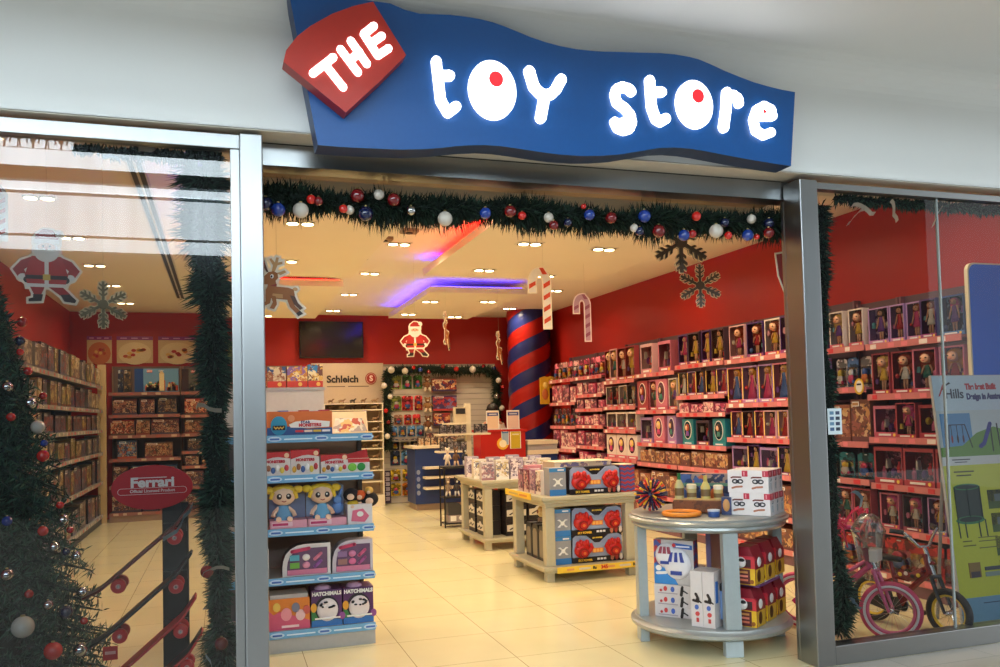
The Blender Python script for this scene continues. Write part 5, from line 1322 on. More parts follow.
for k in range(2):
    t = thing('standing_carton', 'tall white carton with a dark figure, %s of two standing in the round counter' % ['left', 'blue-sided right'][k], 'toy box', cl(-.02 + .075 * k, -.425 - .02 * k, ZL + .001), TH - .26, 'white cartons in the round counter')
    w, h = .075, .34
    MB().box(-w / 2, 0, 0, w / 2, .16, h, col(208, 202, 202, .35)).build('carton', t)
    b = MB(); b.stroke([(-.02, .16), (.012, .155), (.01, .175), (-.004, .2)], .016, -.004, 0, col(50, 40, 40)); b.stroke([(.0, .17), (.03, .15)], .008, -.004, 0, col(50, 40, 40)); b.build('figure_print', t)
    b = MB(); b.disc(.0, .12, .013, .015, -.004, 0, col(70, 100, 180), 12); b.disc(.004, .08, .014, .014, -.004, 0, col(200, 70, 70), 12); b.box(-.004, -.004, .03, .012, 0, .055, col(190, 60, 60)); b.build('badges', t)
    if k:
        MB().box(w / 2, .02, .15, w / 2 + .003, .055, .28, col(50, 110, 190)).build('blue_label', t)
        b = MB(); b.tube([(w / 2 + .006, .10, .04), (w / 2 + .006, .105, .12), (w / 2 + .006, .10, .2), (w / 2 + .006, .105, .25)], [.012, .022, .018, .014], col(120, 150, 200, .3), 10); b.ball((w / 2 + .008, .10, .235), (.012, .022, .03), BLACK, 10, 8); b.build('blaster_picture', t, smooth=True)
# ---- lower tier, right: red and yellow house-shaped plush cartons in two layers
def plush_carton(x, y, z, rz, label):
    t = thing('plush_carton', label, 'toy box', (x, y, z), rz, 'red and yellow plush cartons in the round counter'); w, h, d = .17, .235, .15
    b = MB(); b.prism([(-w / 2, 0), (w / 2, 0), (w / 2, h * .62), (w * .3, h * .98), (-w * .3, h * .98), (-w / 2, h * .62)], 0, d, col(130, 24, 40, .4)); b.build('carton', t)
    b = MB(); b.box(-w / 2, -.003, 0, w / 2, 0, h * .42, col(226, 180, 40, .4)); b.prism([(-w * .3, h * .02), (w * .32, h * .02), (w * .32, h * .4), (-w * .3, h * .4)], -.006, -.002, col(96, 40, 40)); b.build('yellow_front', t)
    b = MB()
    for q in range(3): b.box(-w * .22, -.009, h * (.30 - .1 * q), w * .24, -.005, h * (.35 - .1 * q), [col(200, 140, 80), col(226, 130, 110), col(220, 120, 90)][q])
    b.disc(w * .38, h * .09, .013, .013, -.007, -.002, col(150, 90, 30), 12); b.build('title_panel', t)
    b = MB(); b.box(-w * .42, -.004, h * .46, w * .36, -.001, h * .66, col(60, 28, 30)); b.box(w * .36, -.005, h * .43, w / 2, 0, h * .66, col(206, 50, 60)); b.prism([(-w * .5, h * .66), (w * .5, h * .66), (w * .44, h * .74), (-w * .44, h * .74)], -.005, .02, col(196, 44, 60)); b.build('window_frame', t)
    b = MB(); b.ball((.0, -.012, h * .58), (.034, .022, .034), col(230, 226, 224, .8), 12, 8); b.ball((-.012, -.03, h * .61), (.014, .008, .014), BLACK, 8, 6); b.ball((.01, -.022, h * .645), (.02, .014, .012), BLACK, 8, 6); b.ball((-.03, -.01, h * .56), (.02, .018, .025), col(140, 100, 60, .8), 8, 6); b.build('plush', t, smooth=True)
    b = MB()
    for q in range(2): b.disc(.055, h * (.22 + .0 * q), .03, .038, w / 2, w / 2 + .003, col(120, 70, 40), 16, 'yz')
    b.box(w / 2, .01, .0, w / 2 + .002, d - .01, h * .4, col(214, 170, 50)); b.ball((w / 2 + .004, .06, h * .58), (.008, .03, .03), col(226, 222, 220), 8, 6); b.build('side_print', t)
    return t
n = 0
for lv in range(2):
    for k, (x, y, rz) in enumerate([cl(.245, -.335, 0)[:2] + (TH - .28,), cl(.297, -.148, 0)[:2] + (TH - .28,), cl(.345, .04, 0)[:2] + (TH - .28,)]):
        lb = 'red and yellow plush carton, %s layer, %s in the round counter' % (['lower', 'upper'][lv], ['frontmost', 'second from the front', 'third from the front'][k])
        plush_carton(x, y, ZL + lv * .255 + .001, rz, lb)
    if lv == 0: 
        t = thing('purple_tray', 'purple and white flat tray between the two layers of plush cartons', 'tray', cl(.275, -.12, ZL + .2365), TH - .28)
        MB().box(-.09, -.175, 0, .12, .2, .012, col(110, 60, 120, .4)).build('base', t); MB().box(-.08, -.165, .012, .11, .19, .021, col(220, 214, 226, .4)).build('liner', t)
# ---- upper tier
# spiky sphere
t = thing('spiky_sphere_toy', 'spiky multicoloured sphere toy at the left of the round counter top', 'toy', cl(-.345, -.12, ZT + .113))
b = MB(); b.ball((0, 0, 0), .04, col(40, 40, 60), 12, 8); b.build('core', t)
rnd = random.Random(11); pal = [col(230, 80, 40, .5), col(240, 190, 50, .5), col(40, 44, 80, .5), col(40, 44, 80, .5), col(200, 40, 60, .5), col(60, 60, 90, .5)]
N = 90
for k in range(N):
    zz = 1 - 2 * (k + .5) / N; a = k * 2.39996; rr_ = math.sqrt(1 - zz * zz); d_ = Vector((rr_ * cos(a), rr_ * sin(a), zz))
    b = MB(); b.tube([d_ * .03, d_ * .085, d_ * .111], [.006, .0065, .0085], pal[k % 6], 5); b.build('spike', t)
# tray with orange rim
t = thing('orange_ring_tray', 'round dark toy tray with thick orange rim lying on the round counter top', 'toy', cl(-.11, -.33, ZT + .001))
MB().lathe([(.0, 0), (.10, 0), (.105, .012), (0, .012)], col(80, 40, 30, .6), n=36).build('mesh_bed', t, smooth=True)
b = MB(); b.tube([(.11 * cos(2 * PI * i / 36), .11 * sin(2 * PI * i / 36), .016) for i in range(36)], .015, col(240, 140, 40, .35), 10, True); b.build('rim', t, smooth=True)
# log with bottles on it
t = thing('toy_log', 'brown half-log toy stand with pale cut end on the round counter top', 'toy', cl(-.03, -.13, ZT + .001), TH)
bark = art([(110, 62, 30), (126, 72, 36), (96, 52, 26), (118, 66, 30)], 26, .6)
b = MB(); b.prism([(-.165, .0), (.165, .0), (.165, .05), (.160, .082), (-.160, .082), (-.165, .05)], -.05, .05, bark); b.build('log', t, bev=.008)
b = MB(); b.prism([(-.045, .002), (.045, .002), (.047, .05), (.03, .080), (-.03, .080), (-.047, .05)], .165, .170, col(224, 180, 110, .6), 'yz'); b.build('cut_end', t)
b = MB(); b.box(-.16, -.042, .082, .16, .042, .088, col(200, 160, 100, .6)); b.build('top_board', t)
for k, (x, hh, r, cb, cc, nm) in enumerate([(-.125, .165, .030, (196, 186, 130), (30, 110, 60), 'green necked toy bottle'), (-.045, .095, .031, (190, 176, 120), (226, 216, 180), 'squat cream toy jar'), (.045, .15, .031, (206, 190, 110), (190, 170, 90), 'yellow toy bottle'), (.125, .09, .029, (196, 180, 120), (230, 222, 200), 'small cream-lidded toy jar')]):
    t = thing('toy_bottle', '%s, %s along the brown toy log' % (nm, ORD[k]), 'toy bottle', cl(-.03 + x, -.13, ZT + .0895), TH, 'bottles on the toy log')
    if hh > .1:
        MB().lathe([(r, 0), (r, hh * .5), (r * .8, hh * .6), (r * .42, hh * .75)], col(*cb, .3), n=16).build('body', t, smooth=True); MB().lathe([(r * .42, hh * .75), (r * .38, hh * .95), (r * .45, hh)], col(*cc, .3), n=14).build('neck', t, smooth=True)
    else:
        MB().lathe([(r, 0), (r * 1.02, hh * .3), (r, hh * .7)], col(*cb, .3), n=16).build('body', t, smooth=True); MB().lathe([(r * 1.05, hh * .7), (r * 1.05, hh * .95), (r * .9, hh)], col(*cc, .35), n=16).build('lid', t, smooth=True)
    MB().lathe([(r * 1.015, hh * .12), (r * 1.03, hh * .42)], col(120, 96, 60), n=16).build('label', t, smooth=True)
# flat boxed game behind
t = thing('game_carton', 'dark blue game carton with orange artwork behind the toy log', 'toy box', cl(.0, .06, ZT + .001), TH)
b = MB(); b.box(-.19, 0, 0, .17, .1, .235, col(40, 56, 90, .35), front=art([(36, 50, 90), (60, 90, 150), (190, 100, 50), (40, 44, 60), (150, 130, 120), (30, 60, 110)], 20), top=col(150, 110, 110)); b.build('carton', t)
b = MB(); b.box(-.16, -.004, .155, .14, 0, .175, col(90, 140, 120)); b.disc(.06, .09, .045, .06, -.004, 0, col(190, 96, 40), 16); b.build('artwork', t)
t = thing('small_round_tin', 'small blue and white round tin at the right of the orange rim', 'tin', cl(.09, -.34, ZT + .001))
MB().lathe([(.035, 0), (.037, .03), (.036, .034)], col(50, 80, 140, .3), n=20).build('tin', t, smooth=True); MB().lathe([(.038, .034), (.038, .044), (.0, .046)], col(190, 200, 220, .3), n=20).build('lid', t, smooth=True)
t = thing('boxed_figure', 'small pale and orange boxed figure beside the white cartons', 'toy box', cl(.155, -.23, ZT + .001), TH)
MB().box(-.03, 0, 0, .03, .06, .11, col(60, 70, 110, .35)).build('carton', t); b = MB(); b.ball((0, -.002, .06), (.022, .01, .04), col(206, 150, 90), 10, 7); b.build('figure', t)
# stacked white drone cartons: two columns, two layers, three deep
def white_carton(x, y, z, label):
    t = thing('white_drone_carton', label, 'toy box', (x, y, z), TH - .22, 'white drone cartons on the round counter'); w, h, d = .128, .14, .095
    b = MB(); b.box(-w / 2, 0, 0, w / 2, d, h, col(238, 232, 230, .3), right=col(206, 220, 226, .3)); b.build('carton', t)
    b = MB(); b.box(w * .22, -.003, h * .72, w / 2, 0, h * .98, col(196, 40, 66, .3)); b.box(w / 2, 0, h * .70, w / 2 + .002, d * .8, h * .98, col(176, 30, 60, .3)); b.build('red_tab', t)
    b = MB(); b.box(w * .30, -.005, h * .76, w * .36, -.003, h * .94, col(236, 150, 160)); b.box(w / 2 + .002, d * .25, h * .76, w / 2 + .004, d * .45, h * .94, col(230, 140, 150)); b.build('tab_print', t)
    b = MB()
    for s_ in (-1, 1): b.tube([(s_ * .016 + .017 * cos(a), -.003, h * .5 + .011 * sin(a)) for a in [i * PI / 6 for i in range(12)]], .004, col(40, 38, 44), 6, True)
    b.ball((.0, -.003, h * .5), (.012, .004, .008), col(70, 70, 80), 8, 5); b.build('drone_picture', t)
    b = MB(); b.stroke([(-.04, h * .66), (-.03, h * .69), (.02, h * .69)], .009, -.003, 0, col(120, 50, 40)); b.build('hand_picture', t); b = MB(); b.stroke([(-.035, h * .2), (-.01, h * .25), (.025, h * .27)], .012, -.003, 0, col(196, 130, 100)); b.build('hand_picture', t)
    b = MB(); b.stroke([(d * .5, h * .52), (d * .6, h * .56), (d * .6, h * .62)], .007, w / 2, w / 2 + .002, col(60, 110, 130), 'yz'); b.box(w / 2, d * .48, h * .14, w / 2 + .002, d * .56, h * .44, col(120, 150, 166)); b.build('side_print', t)
for c in range(2):
    for lv in range(2):
        for dp in range(3):
            white_carton(*cl(.235 + .125 * c - .006 * lv + .022 * dp, -.225 + .096 * dp - .029 * c, ZT + .001 + .141 * lv), 'white drone carton with red tab, %s layer, %s column, %s from the counter front' % (['lower', 'upper'][lv], ['left', 'right'][c], ORD[dp]))
# ================================================================== christmas garlands and tree
NEED = [col(18, 36, 26, .75), col(26, 48, 32, .75), col(13, 28, 21, .8), col(38, 62, 46, .7)]
WNEED = [col(34, 68, 52, .72), col(48, 86, 66, .7), col(22, 48, 40, .78), col(66, 104, 84, .66)]
def needles(b, path, rad, n, rnd, ln=(.6, 1.1), wid=.006, droop=.3, mats=None):
    mats = mats or NEED
    """tinsel-like needles standing out from a path; rad may be a function of t"""
    P = [Vector(p) for p in path]
    for k in range(n):
        t = rnd.random() * (len(P) - 1); i = min(int(t), len(P) - 2); f_ = t - i
        c = P[i].lerp(P[i + 1], f_); T = (P[i + 1] - P[i]).normalized()
        d = Vector((rnd.gauss(0, 1), rnd.gauss(0, 1), rnd.gauss(0, 1))); d -= T * d.dot(T) * .6
        d.normalize()
        r = rad(t / (len(P) - 1)) if callable(rad) else rad
        L = r * (ln[0] + (ln[1] - ln[0]) * rnd.random())
        e = c + d * L + Vector((0, 0, -droop * L * rnd.random()))
        s = d.cross(Vector((rnd.random() - .5, rnd.random() - .5, rnd.random() - .5)))
        if s.length < 1e-4: continue
        s = s.normalized() * wid
        m = c + d * L * .45
        b.add([c, m + s, e, m - s], [(0, 1, 2, 3)], mats[rnd.randrange(4)])
def garland(name, label, path, rad, n, seed, core=.5, cat='garland', mats=None):
    rnd = random.Random(seed)
    t = thing(name, label, cat, tuple(path[0]))
    off = Vector(path[0]); P = [Vector(p) - off for p in path]
    b = MB(); needles(b, P, rad, n, rnd, mats=WNEED if name == 'window_garland' else NEED); b.build('foliage', t)['kind'] = 'stuff'
    rr = [(rad(i / (len(P) - 1)) if callable(rad) else rad) * core for i in range(len(P))]
    b = MB(); b.tube(P, rr, col(14, 30, 22, .9), 8); b.build('wire_core', t)
    return t
def wave(a, b_, n, amp, seed):
    r = random.Random(seed); A, B = Vector(a), Vector(b_)
    return [A.lerp(B, i / n) + Vector((r.gauss(0, amp), r.gauss(0, amp * .5), r.gauss(0, amp))) for i in range(n + 1)]
DG = []
for i in range(17):
    x = .16 + i * .2; DG.append((x, .34, 2.635 + .012 * sin(x * 5.1) + (.03 if x > 3.1 else 0)))
garland('doorway_garland', 'dark green tinsel garland stretched across the top of the doorway', DG, lambda t: .115 + .03 * sin(t * 37) * sin(t * 11), 12000, 2, .42)
# baubles: (pixel-free) positions along the garland: x, dz, r, colour, finish
BC = {'red': (176, 24, 26), 'dark red': (116, 18, 24), 'blue': (28, 62, 150), 'navy': (20, 30, 70), 'white': (206, 198, 186), 'silver': (190, 192, 196), 'bright red': (214, 40, 34)}
def bauble(x, y, z, r, c, label, group):
    metal = 1.0 if c == 'silver' else 0.0
    m = col(*BC[c], .12 if c != 'white' else .35, metal, 0, .6)
    t = thing('christmas_bauble', label, 'bauble', (x, y, z), 0, group)
    def mk():
        b = MB(); b.ball((0, 0, 0), r, m, 18, 12); k = MB(); k.lathe([(r * .22, r * .94), (r * .2, r * 1.12), (0, r * 1.14)], col(200, 180, 120, .3, 1.0), n=10)
        return b.mesh('ball', True), k.mesh('cap')
    b_, k_ = lib(('bauble', round(r, 3), c), mk)
    part('ball', b_, t); part('cap', k_, t)
big = lambda r: 'large' if r > .036 else ('medium' if r > .026 else 'small')
DB = [(.215, -.045, .035, 'navy'), (.275, -.075, .036, 'blue'), (.385, -.075, .040, 'white'), (.44, -.01, .024, 'bright red'), (.475, -.02, .024, 'dark red'), (.60, -.055, .022, 'bright red'), (.635, -.055, .024, 'white'), (.675, .02, .036, 'dark red'), (.715, -.075, .038, 'navy'), (.79, .035, .028, 'white'), (.865, .01, .035, 'dark red'),
      (.955, -.045, .026, 'silver'), (1.145, -.075, .040, 'white'), (1.37, -.035, .032, 'blue'), (1.51, -.02, .034, 'dark red'), (1.585, -.035, .024, 'bright red'), (1.74, -.04, .028, 'white'), (1.765, -.085, .028, 'dark red'), (1.86, -.06, .024, 'navy'),
      (1.955, .035, .016, 'bright red'), (1.985, -.015, .032, 'blue'), (2.13, -.02, .034, 'dark red'), (2.27, -.075, .024, 'white'), (2.30, -.095, .026, 'navy'), (2.345, .0, .038, 'blue'), (2.43, -.085, .038, 'dark red'), (2.59, -.105, .034, 'blue'), (2.66, -.09, .024, 'red'), (2.685, .015, .028, 'bright red'), (2.81, -.07, .042, 'white'), (2.885, -.01, .028, 'navy'), (2.90, -.09, .024, 'bright red'), (3.03, -.085, .036, 'blue'), (3.075, .02, .028, 'white'), (3.10, -.09, .018, 'bright red'), (3.18, -.065, .034, 'dark red'), (3.20, .0, .032, 'navy'), (3.30, -.06, .018, 'red'), (3.40, .05, .036, 'white'), (3.41, -.04, .045, 'white'), (3.44, -.035, .03, 'navy')]
for i, (x, dz, r, c) in enumerate(DB):
    bauble(x, .25 - .01 * (i % 3), 2.635 + dz, r, c, '%s %s bauble, %s from the left on the doorway garland' % (big(r), c, ORD[i] if i < len(ORD) else 'last'), 'baubles on the doorway garland')
# vertical garland behind the left window and along its top
VG = [(-.09, .24, 2.74), (-.07, .25, 2.62), (-.085, .25, 2.4), (-.05, .25, 2.2), (-.035, .25, 2.0), (-.05, .25, 1.8), (-.02, .25, 1.6), (-.05, .25, 1.4), (-.015, .25, 1.2), (-.045, .25, 1.0), (-.02, .25, .8), (-.035, .25, .6), (-.01, .25, .4), (-.05, .25, .2), (-.05, .25, .12)]
garland('window_garland', 'dark green garland hanging down inside the left window beside the steel post', VG, lambda t: .098 + .025 * sin(t * 23) + .03 * sin(t * 61) * sin(t * 9) + .055 * (t < .25), 10500, 3, .42)
garland('window_garland', 'dark green garland along the top edge inside the left window', [(-.64 + .08 * i, .16, 2.775 + .008 * sin(i * 2)) for i in range(9)], lambda t: .035 + .03 * t, 1500, 4, .3)
garland('window_garland', 'dark green garland hanging down inside the right window beside the steel post', [(3.53, .17, 2.74), (3.51, .17, 2.5), (3.52, .17, 2.2), (3.49, .17, 1.9), (3.52, .17, 1.6), (3.50, .17, 1.3), (3.53, .17, 1.0), (3.52, .17, .7), (3.57, .17, .45), (3.57, .17, .25), (3.53, .17, .14)], lambda t: .065 + .035 * (t > .8) + .018 * sin(t * 17) + .015 * sin(t * 53), 5200, 5, .42)
garland('window_garland', 'thin dark green garland along the top edge inside the right window', [(3.6 + .1 * i, .13, 2.78 + .008 * sin(i * 2)) for i in range(17)], .055, 2400, 6, .35)
# crumpled ribbons and tags on the window garlands
RIB = col(226, 214, 196, .3); RIBB = col(150, 180, 200, .35)
def ribbon(x, y, z, s, m, label):
    rnd = random.Random(int(x * 100 + z * 37)); b = MB(); pts = []
    p = Vector((0, 0, 0)); a = rnd.random() * 6
    for k in range(7):
        pts.append((p + Vector((0, -.012, s * .12)), p + Vector((0, .012, -s * .12)))); a += rnd.uniform(-1, 1); p = p + Vector((cos(a) * s * .35, rnd.uniform(-.01, .01), sin(a) * s * .3 - s * .1))
    vs = [q for pr_ in pts for q in pr_]
    b.add(vs, [(2 * i, 2 * i + 1, 2 * i + 3, 2 * i + 2) for i in range(6)], m)
    tag(b.build('ribbon', None, (x, y, z)), label, 'ribbon', 'ribbons on the window garlands')
for x, y, z, s, m, lb in [(3.70, .10, 2.74, .075, RIB, 'crumpled pale ribbon high on the right window garland'), (3.80, .10, 2.72, .08, RIB, 'dangling cream ribbon at the top of the right window'), (3.98, .08, 2.78, .06, RIB, 'small pale ribbon on the thin garland above the doll shelves'), (4.38, .08, 2.76, .07, RIB, 'curled pale ribbon on the thin garland past the glass joint'), (3.60, .10, .98, .07, RIBB, 'bluish ribbon halfway down the right window garland'), (3.64, .1, .28, .08, RIBB, 'pale ribbon near the foot of the right window garland'),
                          (-.36, .10, 2.78, .08, RIB, 'small cream ribbon at the top of the left window'), (-.44, .1, 2.70, .06, RIBB, 'bluish ribbon dangling near the top of the left window'), (-.12, .11, 1.55, .08, RIB, 'pale ribbon on the left window garland level with the brick sets'), (-.14, .11, 1.12, .09, RIBB, 'white folded ribbon beside the red oval sign'), (-.10, .1, .78, .08, RIB, 'silvery ribbon low on the left window garland'), (-.09, .1, .42, .10, RIBB, 'bright crumpled ribbon near the foot of the left window garland')]:
    ribbon(x, y, z, s, m, lb)
for i, (x, z, r, c, w_) in enumerate([(-.08, .80, .030, 'red', 'knee height'), (-.02, .46, .032, 'dark red', 'the foot')]):
    bauble(x, .12, z, r, c, '%s bauble on the left window garland, near %s' % (c, w_), 'baubles on the left window garland')
# ---- tree in the left window
tx, ty = -1.22, .86
tr = thing('christmas_tree', 'tall decorated christmas tree at the far left behind the window', 'christmas tree', (tx, ty, 0))
MB().lathe([(.05, 0), (.045, 1.0), (.02, 2.2)], col(70, 50, 36, .8), n=10).build('trunk', tr)
MB().lathe([(.22, 0), (.24, .02), (.2, .05), (.06, .06)], col(60, 40, 34, .6), n=20).build('stand', tr)
rnd = random.Random(21)
TNEED = [col(30, 66, 54, .7), col(44, 86, 66, .7), col(22, 50, 44, .75), col(60, 100, 78, .65)]
def tree_r(z): return .72 * max(0.0, (2.42 - z) / 2.3) ** .85 + .03
b = MB()
for k in range(640):
    z = .12 + 2.2 * (k / 640.0) ** 1.05; a = k * 2.39996 + rnd.uniform(-.3, .3); R = tree_r(z) * rnd.uniform(.78, 1.0)
    p0 = Vector((cos(a) * .03, sin(a) * .03, z + .06)); p1 = Vector((cos(a) * R * .6, sin(a) * R * .6, z + .05)); p2 = Vector((cos(a) * R, sin(a) * R, z - .03))
    needles(b, [p0 * .3 + p1 * .7, p1, p2], .06, 95, rnd, (.7, 1.2), .0042, .1, TNEED)
    b.tube([p0, p1, p2], [.010, .008, .003], TNEED[2], 4)
b.build('foliage', tr)['kind'] = 'stuff'
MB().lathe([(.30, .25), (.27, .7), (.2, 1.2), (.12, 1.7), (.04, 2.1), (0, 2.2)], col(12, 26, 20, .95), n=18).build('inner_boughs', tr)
TBL = [(22, 322, .026, 'red'), (20, 341, .026, 'navy'), (20, 352, .018, 'bright red'), (28, 371, .022, 'bright red'), (7, 387, .028, 'silver'), (30, 403, .03, 'silver'), (43, 396, .02, 'red'), (11, 417, .021, 'bright red'), (38, 427, .034, 'white'), (44, 443, .018, 'blue'), (43, 456, .030, 'bright red'), (60, 505, .019, 'bright red'), (63, 520, .028, 'silver'), (43, 531, .025, 'bright red'), (70, 530, .018, 'red'), (7, 521, .024, 'blue'), (54, 547, .026, 'silver'), (66, 552, .02, 'navy'), (76, 556, .024, 'silver'), (7, 575, .03, 'silver'), (82, 592, .026, 'silver'), (29, 594, .02, 'red'), (48, 605, .024, 'silver'), (66, 612, .032, 'navy'), (23, 627, .050, 'white'), (53, 651, .042, 'bright red'), (80, 650, .032, 'silver'), (84, 621, .018, 'red')]
# points on the tree's skin facing the window, from sight lines checked against the photograph
TPOS = [(-1.004, 0.895, 2.052), (-1.008, 0.866, 1.949), (-0.994, 0.802, 1.886), (-0.96, 0.812, 1.788), (-1.02, 0.647, 1.699), (-0.934, 0.724, 1.62), (-0.909, 0.914, 1.661), (-0.995, 0.608, 1.549), (-0.897, 0.717, 1.497), (-0.869, 0.717, 1.414), (-0.867, 0.678, 1.35), (-0.79, 0.672, 1.099), (-0.774, 0.656, 1.025), (-0.842, 0.532, 0.989), (-0.746, 0.682, 0.97), (-0.977, 0.445, 1.056), (-0.797, 0.552, 0.906), (-0.752, 0.603, 0.871), (-0.716, 0.66, 0.839), (-0.963, 0.375, 0.814), (-0.683, 0.616, 0.664), (-0.876, 0.397, 0.714), (-0.804, 0.436, 0.648), (-0.736, 0.492, 0.596), (-0.891, 0.342, 0.575), (-0.774, 0.387, 0.441), (-0.675, 0.49, 0.408), (-0.667, 0.566, 0.53)]
for i, ((x, y, z), (_, _, r, c)) in enumerate(zip(TPOS, TBL)):
    bauble(x, y, z, r, c, '%s %s bauble on the window tree, %s counting down from its top' % (big(r), c, ORD[i]), 'baubles on the christmas tree')

# ---- garland around the slat wall at the back with its own baubles
garland('back_garland', 'dark garland with baubles framing the slat wall at the back of the shop', [(2.71, 10.25, .95), (2.70, 10.25, 1.3), (2.70, 10.25, 1.7), (2.71, 10.25, 2.1), (2.73, 10.28, 2.3), (3.0, 10.30, 2.33), (3.5, 10.30, 2.34), (4.0, 10.30, 2.31), (4.5, 10.30, 2.33), (4.72, 10.30, 2.25), (4.72, 10.30, 1.9), (4.70, 10.30, 1.5), (4.72, 10.30, 1.15)], .135, 6000, 7, .45)
BBL = [(2.67, 1.18, .05, 'white'), (2.65, 1.62, .04, 'red'), (2.73, 1.86, .045, 'white'), (2.63, 2.05, .05, 'white'), (2.69, 1.42, .035, 'dark red'), (2.76, 2.32, .06, 'white'), (3.0, 2.30, .055, 'white'), (3.15, 2.36, .035, 'red'), (3.27, 2.32, .04, 'blue'), (3.42, 2.28, .035, 'dark red'), (3.68, 2.38, .04, 'dark red'), (3.92, 2.33, .045, 'red'), (4.22, 2.32, .06, 'white'), (4.42, 2.38, .035, 'dark red'), (4.62, 2.34, .04, 'navy'), (4.70, 2.12, .05, 'white'), (4.78, 2.0, .035, 'red'), (4.66, 1.84, .05, 'silver'), (4.75, 1.62, .05, 'white'), (4.70, 1.4, .035, 'red')]
for i, (x, z, r, c) in enumerate(BBL):
    bauble(x, 10.13, z, r, c, '%s bauble, %s along the back garland from its lower left end' % (c, ORD[i]), 'baubles on the back garland')

# ================================================================== hanging card cut-outs
def grow(pts, d):
    n = len(pts); A = sum(pts[i][0] * pts[(i + 1) % n][1] - pts[(i + 1) % n][0] * pts[i][1] for i in range(n))
    if A < 0: pts = pts[::-1]
    out = []
    for i in range(n):
        p0, p1, p2 = pts[i - 1], pts[i], pts[(i + 1) % n]
        e1 = Vector((p1[0] - p0[0], p1[1] - p0[1])); e2 = Vector((p2[0] - p1[0], p2[1] - p1[1]))
        if e1.length < 1e-6 or e2.length < 1e-6: out.append(p1); continue
        n1 = Vector((e1.y, -e1.x)).normalized(); n2 = Vector((e2.y, -e2.x)).normalized(); m = n1 + n2
        if m.length < 1e-3: m = n1
        m.normalize(); k = d / max(.5, m.dot(n1)); out.append((p1[0] + m.x * k, p1[1] + m.y * k))
    return out
def ell(cx, cz, rx, rz, n=20): return [(cx + rx * cos(2 * PI * i / n), cz + rz * sin(2 * PI * i / n)) for i in range(n)]
EDGE = col(250, 236, 214, .5)
def cutout(name, label, loc, rz, layers, s, hang, edge=.012, cat='hanging decoration', group=None, rim=True, em=EDGE):
    """card cut-out 6 mm thick: white rim piece, then coloured pieces a hair proud on both faces; hangs from the ceiling by a thread"""
    t = thing(name, label, cat, loc, rz, group)
    b = MB()
    for i, (nm, poly, c) in enumerate(layers):
        b.prism(grow([(p[0] * s, p[1] * s) for p in poly], edge), -.0025 - .00002 * i, .0025 + .00002 * i, em)
    b.build('card', t)
    for i, (nm, poly, c) in enumerate(layers):
        q = MB(); th = .003 + .0005 * i
        q.prism([(p[0] * s, p[1] * s) for p in poly], -th, th, c); q.build(nm, t)
    b = MB(); b.tube([(0, 0, hang), (0, 0, ZC - loc[2])], .0008, col(200, 190, 170), 4); b.build('thread', t)
    return t
SR, SW, SF, SK = col(170, 30, 26, .5), col(240, 232, 224, .5), col(224, 170, 140, .5), col(50, 30, 28, .5)
SANTA = [('arm', [(-.20, .64), (-.34, .58), (-.45, .44), (-.36, .30), (-.26, .34), (-.30, .44), (-.22, .50)], SR), ('arm', [(.20, .64), (.34, .58), (.45, .44), (.36, .30), (.26, .34), (.30, .44), (.22, .50)], SR), ('cuff', ell(-.32, .33, .06, .05, 12), SW), ('cuff', ell(.32, .33, .06, .05, 12), SW), ('mitten', ell(-.26, .29, .05, .05, 12), SK), ('mitten', ell(.26, .29, .05, .05, 12), SK),
         ('coat', [(-.20, .65), (.20, .65), (.25, .50), (.29, .36), (.25, .20), (-.25, .20), (-.29, .36), (-.25, .50)], col(186, 36, 30, .5)), ('coat_trim', [(-.028, .20), (.028, .20), (.028, .62), (-.028, .62)], SW), ('belt', [(-.28, .30), (.28, .30), (.28, .36), (-.28, .36)], SK), ('buckle', [(-.05, .285), (.05, .285), (.05, .375), (-.05, .375)], col(220, 180, 80)), ('hem', [(-.26, .18), (.26, .18), (.27, .23), (-.27, .23)], SW),
         ('leg', [(-.22, .18), (-.03, .18), (-.07, .07), (-.17, .07)], SR), ('leg', [(.03, .18), (.22, .18), (.32, .08), (.18, .06)], SR), ('boot', [(-.18, .07), (-.05, .07), (-.07, -.03), (-.24, -.04), (-.24, .0), (-.18, .02)], SK), ('boot', [(.18, .07), (.31, .08), (.40, -.01), (.38, -.05), (.24, -.03)], SK),
         ('beard', ell(0, .72, .17, .16), SW), ('hat', [(-.15, .86), (.15, .86), (.16, .95), (.08, 1.05), (-.04, 1.06), (-.15, .97)], SR), ('hat_brim', [(-.17, .84), (.17, .84), (.17, .91), (-.17, .91)], SW), ('pompom', ell(.16, .99, .045, .045, 12), SW), ('face', ell(.0, .79, .12, .06), SF), ('eye', ell(-.045, .80, .014, .018, 8), SK), ('eye', ell(.045, .80, .014, .018, 8), SK), ('moustache', ell(0, .735, .11, .032), SW), ('nose', ell(0, .765, .022, .02, 8), col(214, 130, 110))]
cutout('hanging_santa', 'larger santa card cut-out hanging high behind the left window', (-.905, 1.0, 2.19), .1, SANTA, .36, .39)
cutout('hanging_santa', 'small santa card cut-out hanging before the red back wall', (2.035, 5.0, 2.19), -.2, SANTA, .345, .37)
DB_, DL_, DD_ = col(170, 100, 44, .5), col(214, 160, 100, .5), col(90, 52, 30, .5)
